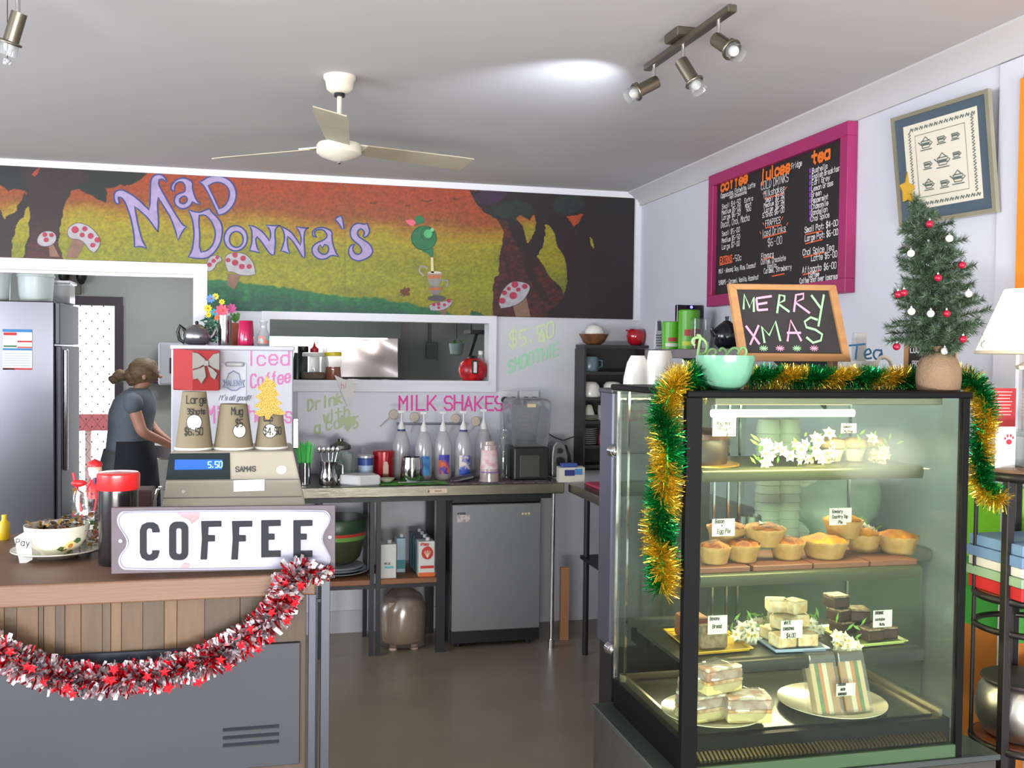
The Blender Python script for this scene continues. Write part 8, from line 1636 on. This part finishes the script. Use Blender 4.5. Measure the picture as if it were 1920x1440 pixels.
mb.build('orange_writing', mat('menu_orange2', (220, 96, 56), .6), mn)
mb = MB()
for i in range(9): p = mq(797, 412 + i * 45); mb.box(XM - .001, XM, p.y - .007, p.y + .007, p.z - .004, p.z + .016)
mb.build('purple_bullets', MPU, mn)['kind'] = 'stuff'
# framed cross-stitch
fy = 3.22; pcs = [aX(1675.5, 223, 2.2), aX(1859, 166, 2.2), aX(1864, 397, 2.2), aX(1682, 425.5, 2.2)]
fp_ = thing('framed_embroidery', 'framed cross-stitch of teapots and cups with a blue-grey mount on the right wall', 'picture', (2.2, 2.96, 2.1))
tilt = .03
def fq(u, v, d=.0):   # u along wall 0..1 from far (left) to near, v 0..1 up
    a = pcs[3].lerp(pcs[2], u); b = pcs[0].lerp(pcs[1], u); p = a.lerp(b, v); return Vector((2.214 - .022 * v - d, p.y, p.z))
def fquad(u0, u1, v0, v1, d, dep, nm, m, par=None): mb = MB(); mb.prism([fq(u0, v0, d), fq(u1, v0, d), fq(u1, v1, d), fq(u0, v1, d)], (dep, 0, 0)); return mb.build(nm, m, par or fp_, fixn=True)
SG = mat('silver_gilt', (190, 186, 164), .3, metal=.7, c2=(170, 166, 140), scale=9)
for q in ((0, 1, .965, 1), (0, 1, 0, .035), (0, .03, .035, .965), (.965, 1, .035, .965)): fquad(*q, .006, .014, 'frame_rail', SG)
fquad(.02, .98, .02, .98, .0, .008, 'mount', mat('mount_blue_grey', (70, 84, 98), .6)); fquad(.125, .88, .13, .89, .0012, .001, 'cloth', mat('cloth_cream', (214, 206, 190), .8))
mb = MB(); STC = mat('stitch_grey_green', (84, 96, 90), .8)
def fl(P, w=.0035): ribbon(mb, [fq(u, v, .003) for u, v in P], w, XV)
for a, b in ((.24, .78), (.78, .78), (.78, .2), (.24, .2)): pass
fl([(.25, .23), (.25, .78), (.76, .78), (.76, .23), (.25, .23)], .0022)
for i in range(13):
    u = .2 + i * .052; 
    for v in (.84, .17): fl([(u, v - .012), (u + .015, v + .014), (u + .03, v - .012), (u + .038, v + .012)], .005)
for i in range(12):
    v = .2 + i * .053
    for u in (.19, .83): fl([(u - .01, v), (u + .014, v + .016), (u - .01, v + .03), (u + .012, v + .042)], .005)
def cupm(u, v, s=1, pot=0):
    fl([(u - .04 * s, v + .03 * s), (u - .03 * s, v - .02 * s), (u + .03 * s, v - .02 * s), (u + .04 * s, v + .03 * s), (u - .04 * s, v + .03 * s)]); fl([(u - .05 * s, v - .035 * s), (u + .05 * s, v - .035 * s)]); fl([(u + .04 * s, v + .02 * s), (u + .06 * s, v + .01 * s), (u + .035 * s, v - .01 * s)]); fl([(u - .03 * s, v + .008), (u + .03 * s, v + .008)], .008 * s)
    if pot: fl([(u - .03 * s, v + .03 * s), (u, v + .06 * s), (u + .03 * s, v + .03 * s)]); fl([(u - .035 * s, v), (u - .065 * s, v + .03 * s)])
for (u, v, s, p_) in [(.36, .68, 1.2, 1), (.52, .69, .9, 0), (.66, .69, .8, 0), (.36, .50, .9, 0), (.52, .50, 1.3, 1), (.66, .53, .8, 0), (.36, .32, 1.0, 1), (.52, .31, .9, 0), (.66, .33, 1.2, 1)]: cupm(u, v, s, p_)
mb.build('stitching', STC, fp_)['kind'] = 'stuff'
a = aX(1909, 147, 2.2)
ob = thing('orange_canvas', 'plain orange canvas at the right edge of the wall', 'canvas', (2.22, 2.35, 1.86)); MB().box(2.205, XW, 2.1, a.y, 1.82, a.z).build('canvas', mat('orange_canvas', (224, 140, 30), .6, c2=(214, 120, 24), scale=4), ob, bevel=.003); MB().box(2.222, XW - .001, 2.09, a.y + .006, 1.81, a.z + .006).build('rear_frame', WOOD, ob)
# corner post on the right wall
struct(MB().box(XW - .012, XW, 2.62, 2.72, 0, ZC - .09), 'trim_9', mat('right_wall_paint'))
# ---------------------------------------------------------------- round black side table with lamp and games
TX, TY, TZ = 2.088, 2.39, 1.338; BLKW = mat('black_table', (26, 22, 22), .4)
sd = thing('side_table', 'tall round black side table with shelves at the right edge', 'table', (TX, TY, 0))
MB().lathe((TX, TY, 0), [(.001, TZ - .026), (.142, TZ - .026), (.147, TZ - .02), (.147, TZ - .004), (.142, TZ), (.001, TZ)], 48, mis=[0] * 5).build('table_top', mat('table_top_tan', (120, 90, 70), .2), sd, smooth=40)
MB().tube([(TX + .143 * cos(t_), TY + .143 * sin(t_), TZ - .022) for t_ in [2 * pi * i / 40 for i in range(40)]], .014, n=8, close=True).build('apron', BLKW, sd, smooth=60)
for (ax, r_) in ((-2.66, .012), (2.62, .005), (-.5, .012), (1.1, .012)):
    x_, y_ = TX + .136 * cos(ax), TY + .136 * sin(ax); MB().box(x_ - r_, x_ + r_, y_ - r_, y_ + r_, 0, TZ - .03).build('leg', BLKW, sd, bevel=.002)
for z_ in (.985, .57): MB().lathe((TX, TY, 0), [(.001, z_ - .02), (.13, z_ - .02), (.13, z_), (.001, z_)], 40).build('round_shelf', mat('shelf_red_brown', (120, 66, 46), .45), sd, smooth=40); MB().tube([(TX + .133 * cos(t_), TY + .133 * sin(t_), z_ - .012) for t_ in [2 * pi * i / 40 for i in range(40)]], .011, n=8, close=True).build('shelf_rim', BLKW, sd, smooth=60)
MB().tube([(TX + .133 * cos(t_), TY + .133 * sin(t_), .885) for t_ in [2 * pi * i / 40 for i in range(40)]], .009, n=8, close=True).build('brace_ring', BLKW, sd, smooth=60)
# lamp
lx, ly = 2.09, 2.40; lmp = thing('table_lamp', 'lit table lamp with a cream cone shade on a clear glass column', 'lamp', (lx, ly, TZ))
SHD = bpy.data.materials.new('lamp_shade'); SHD.use_nodes = True; P_ = SHD.node_tree.nodes['Principled BSDF']; P_.inputs['Base Color'].default_value = (*lin((250, 232, 180)), 1); P_.inputs['Emission Color'].default_value = (*lin((255, 224, 150)), 1); P_.inputs['Emission Strength'].default_value = 2.6
zs0, zs1 = aY(1850, 662, ly).z, aY(1880, 541, ly).z
MB().lathe((lx, ly, 0), [(.145, zs0), (.072, zs1)], 48).build('shade', SHD, lmp, smooth=60)
MB().lathe((lx, ly, 0), [(.145, zs0 - .002), (.148, zs0), (.145, zs0 + .008)], 48).build('shade_trim', mat('trim_cream', (240, 230, 200), .6), lmp, smooth=60)
CRY = glass('crystal_column', (240, 244, 244), .12, (240, 236, 226), gl=.2)
MB().lathe((lx, ly, 0), [(.036, zs0 - .045), (.04, zs0 - .035), (.028, zs0 - .03), (.012, zs0 - .02), (.01, zs0 + .02)], 8).build('capital', mat('capital_white', (236, 226, 206), .3), lmp)
MB().cyl((lx, ly, TZ + .10), (lx, ly, zs0 - .045), .02, n=8).build('glass_column', CRY, lmp)
MB().box(lx - .06, lx + .06, ly - .06, ly + .06, TZ + .085, TZ + .1).box(lx - .06, lx + .06, ly - .06, ly + .06, TZ, TZ + .006).build('base_plates', CRY, lmp, bevel=.002)['kind'] = 'stuff'
MB().box(lx - .025, lx + .025, ly - .025, ly + .025, TZ + .006, TZ + .085).build('base_block', CRY, lmp)
MB().ball((lx, ly, zs0 + .07), .03, .03, .04, 14, 8).build('bulb', mat('lamp_bulb', (255, 236, 190), emit=12), lmp, smooth=180)
pl = bpy.data.lights.new('table_lamp_light', 'POINT'); pl.energy = 40; pl.color = (1, .80, .50); pl.shadow_soft_size = .04; po = bpy.data.objects.new('table_lamp_light', pl); COL.objects.link(po); po.location = (lx, ly, zs0 + .125)
# red leaflet and paw-print tin
p0, p1 = aY(1860, 790, 2.5), aY(1900, 728, 2.5)
lf = thing('red_leaflet', 'red leaflet with pale lines of print standing behind the lamp', 'leaflet', (p0.x, 2.5, TZ)); MB().box(p0.x, p1.x + .01, 2.5, 2.504, TZ + .1, p1.z).build('sheet', mat('leaflet_red', (206, 62, 66), .6), lf)
MB().box(p0.x, p1.x + .01, 2.498, 2.53, TZ, TZ + .1).build('clear_holder', glass('holder_clear', (250, 250, 250), .2, gl=.08), lf)
mb = MB()
for i in range(8): mb.box(p0.x + .006, p1.x - .004 - .004 * (i % 3), 2.4985, 2.4995, p1.z - .012 - i * .0095, p1.z - .0095 - i * .0095)
mb.build('print_lines', mat('pale_print', (236, 206, 200), .6), lf)['kind'] = 'stuff'
p0, p1 = aY(1866, 862, 2.36), aY(1905, 800, 2.36)
dn = thing('paw_card', 'white donation card with a red paw print beside the lamp base', 'card', (p0.x, 2.36, TZ)); MB().box(p0.x, p1.x, 2.36, 2.362, TZ, p1.z).build('sheet', PAPER, dn)
mb = MB(); PR = mat('paw_red', (186, 44, 66), .6); cc = aY(1892, 826, 2.359)
for dx, dz, rx, rz in ((0, -.004, .0095, .0075), (-.013, .006, .003, .0042), (-.005, .013, .0032, .0048), (.005, .0135, .0032, .0048), (.0125, .008, .003, .0042)): mb.add([Vector((cc.x + dx + rx * cos(q), 2.3588, cc.z + dz + rz * sin(q))) for q in [2 * pi * i / 14 for i in range(14)]], [tuple(range(14))])
mb.build('paw_print', PR, dn)['kind'] = 'stuff'
# board games on the shelf
GC = [('blue board game box with a red title, top of the games stack', (120, 150, 196), .030, (206, 60, 60)), ('second blue board game box from the top', (112, 142, 190), .030, (206, 60, 60)), ('white board game box with a purple title', (222, 214, 216), .026, (150, 40, 90)), ('pale green and white game box below the purple-lettered one', (150, 176, 150), .026, (214, 214, 214)), ('red puzzle box at the bottom of the games stack', (196, 32, 40), .036, (230, 230, 230))]
zz = .985
for i, (lb, col, h, c2) in enumerate(GC[::-1]):
    w = .118 + (i % 2) * .005; t = thing('board_game', lb, 'game box', (TX, TY, zz)); MB().box(TX - w, TX + w, TY - w, TY + w * .8, zz + .0005, zz + h).build('box', mat('game_%d' % i, col, .5, c2=tuple(int(v * .9) for v in col), scale=6), t, bevel=.0015)
    mb = MB(); text(mb, ['puzzle', 'farm', 'Ludo', 'Camelot', 'Camelot'][i], (TX - w + .03, TY - w - .001, zz + h * .22), XV, ZV, h * .5, .003, wr=1.0, nrm=-YV); mb.build('title', mat('title_%d' % i, c2, .6), t); MB().box(TX - w + .008, TX - w + .022, TY - w - .001, TY - w, zz + h * .25, zz + h * .75).build('emblem', mat('title_%d' % i), t); zz += h + .001
# silver bowl
sp_t = thing('silver_pot', 'round silver pot with a flat dark lid, low on the black side table', 'pot', (TX, TY, .571))
MB().lathe((TX, TY, .571), [(.08, 0), (.105, .012), (.125, .05), (.128, .085), (.12, .13), (.1, .16)], 48).build('pot_body', mat('dented_silver', (205, 200, 195), .36, metal=1, bump=.3, bscale=9), sp_t, smooth=60)
MB().lathe((TX, TY, .731), [(.112, 0), (.115, .003), (.112, .007), (.001, .012)], 48).build('lid', mat('dark_lid', (58, 50, 54), .5), sp_t, smooth=50)
# painted panels on the low right wall
LMG = mat('lime_paint', (128, 200, 34), .6); GRG = mat('grass_green_paint', (60, 150, 56), .6); ORW = mat('orange_timber', (190, 116, 40), .5, c2=(170, 96, 30), scale=6)
pY = aX(1812, 950, 2.22).y; pn = thing('painted_panel', 'lime green and orange painted panel low on the right wall behind the table', 'panel', (2.22, 2.9, .3))
MB().box(2.215, XW - .001, 2.56, pY, 1.0, 1.25).build('lime_band', LMG, pn); MB().box(2.214, XW - .001, 2.56, pY, .78, 1.0).build('green_band', GRG, pn); MB().box(2.213, XW - .001, 2.56, pY, .3, .78).build('orange_band', ORW, pn)
for y in (2.56, 2.63): MB().box(2.205, 2.213, y, y + .012, .5, 1.25).build('white_batten', mat('white_paint'), pn)
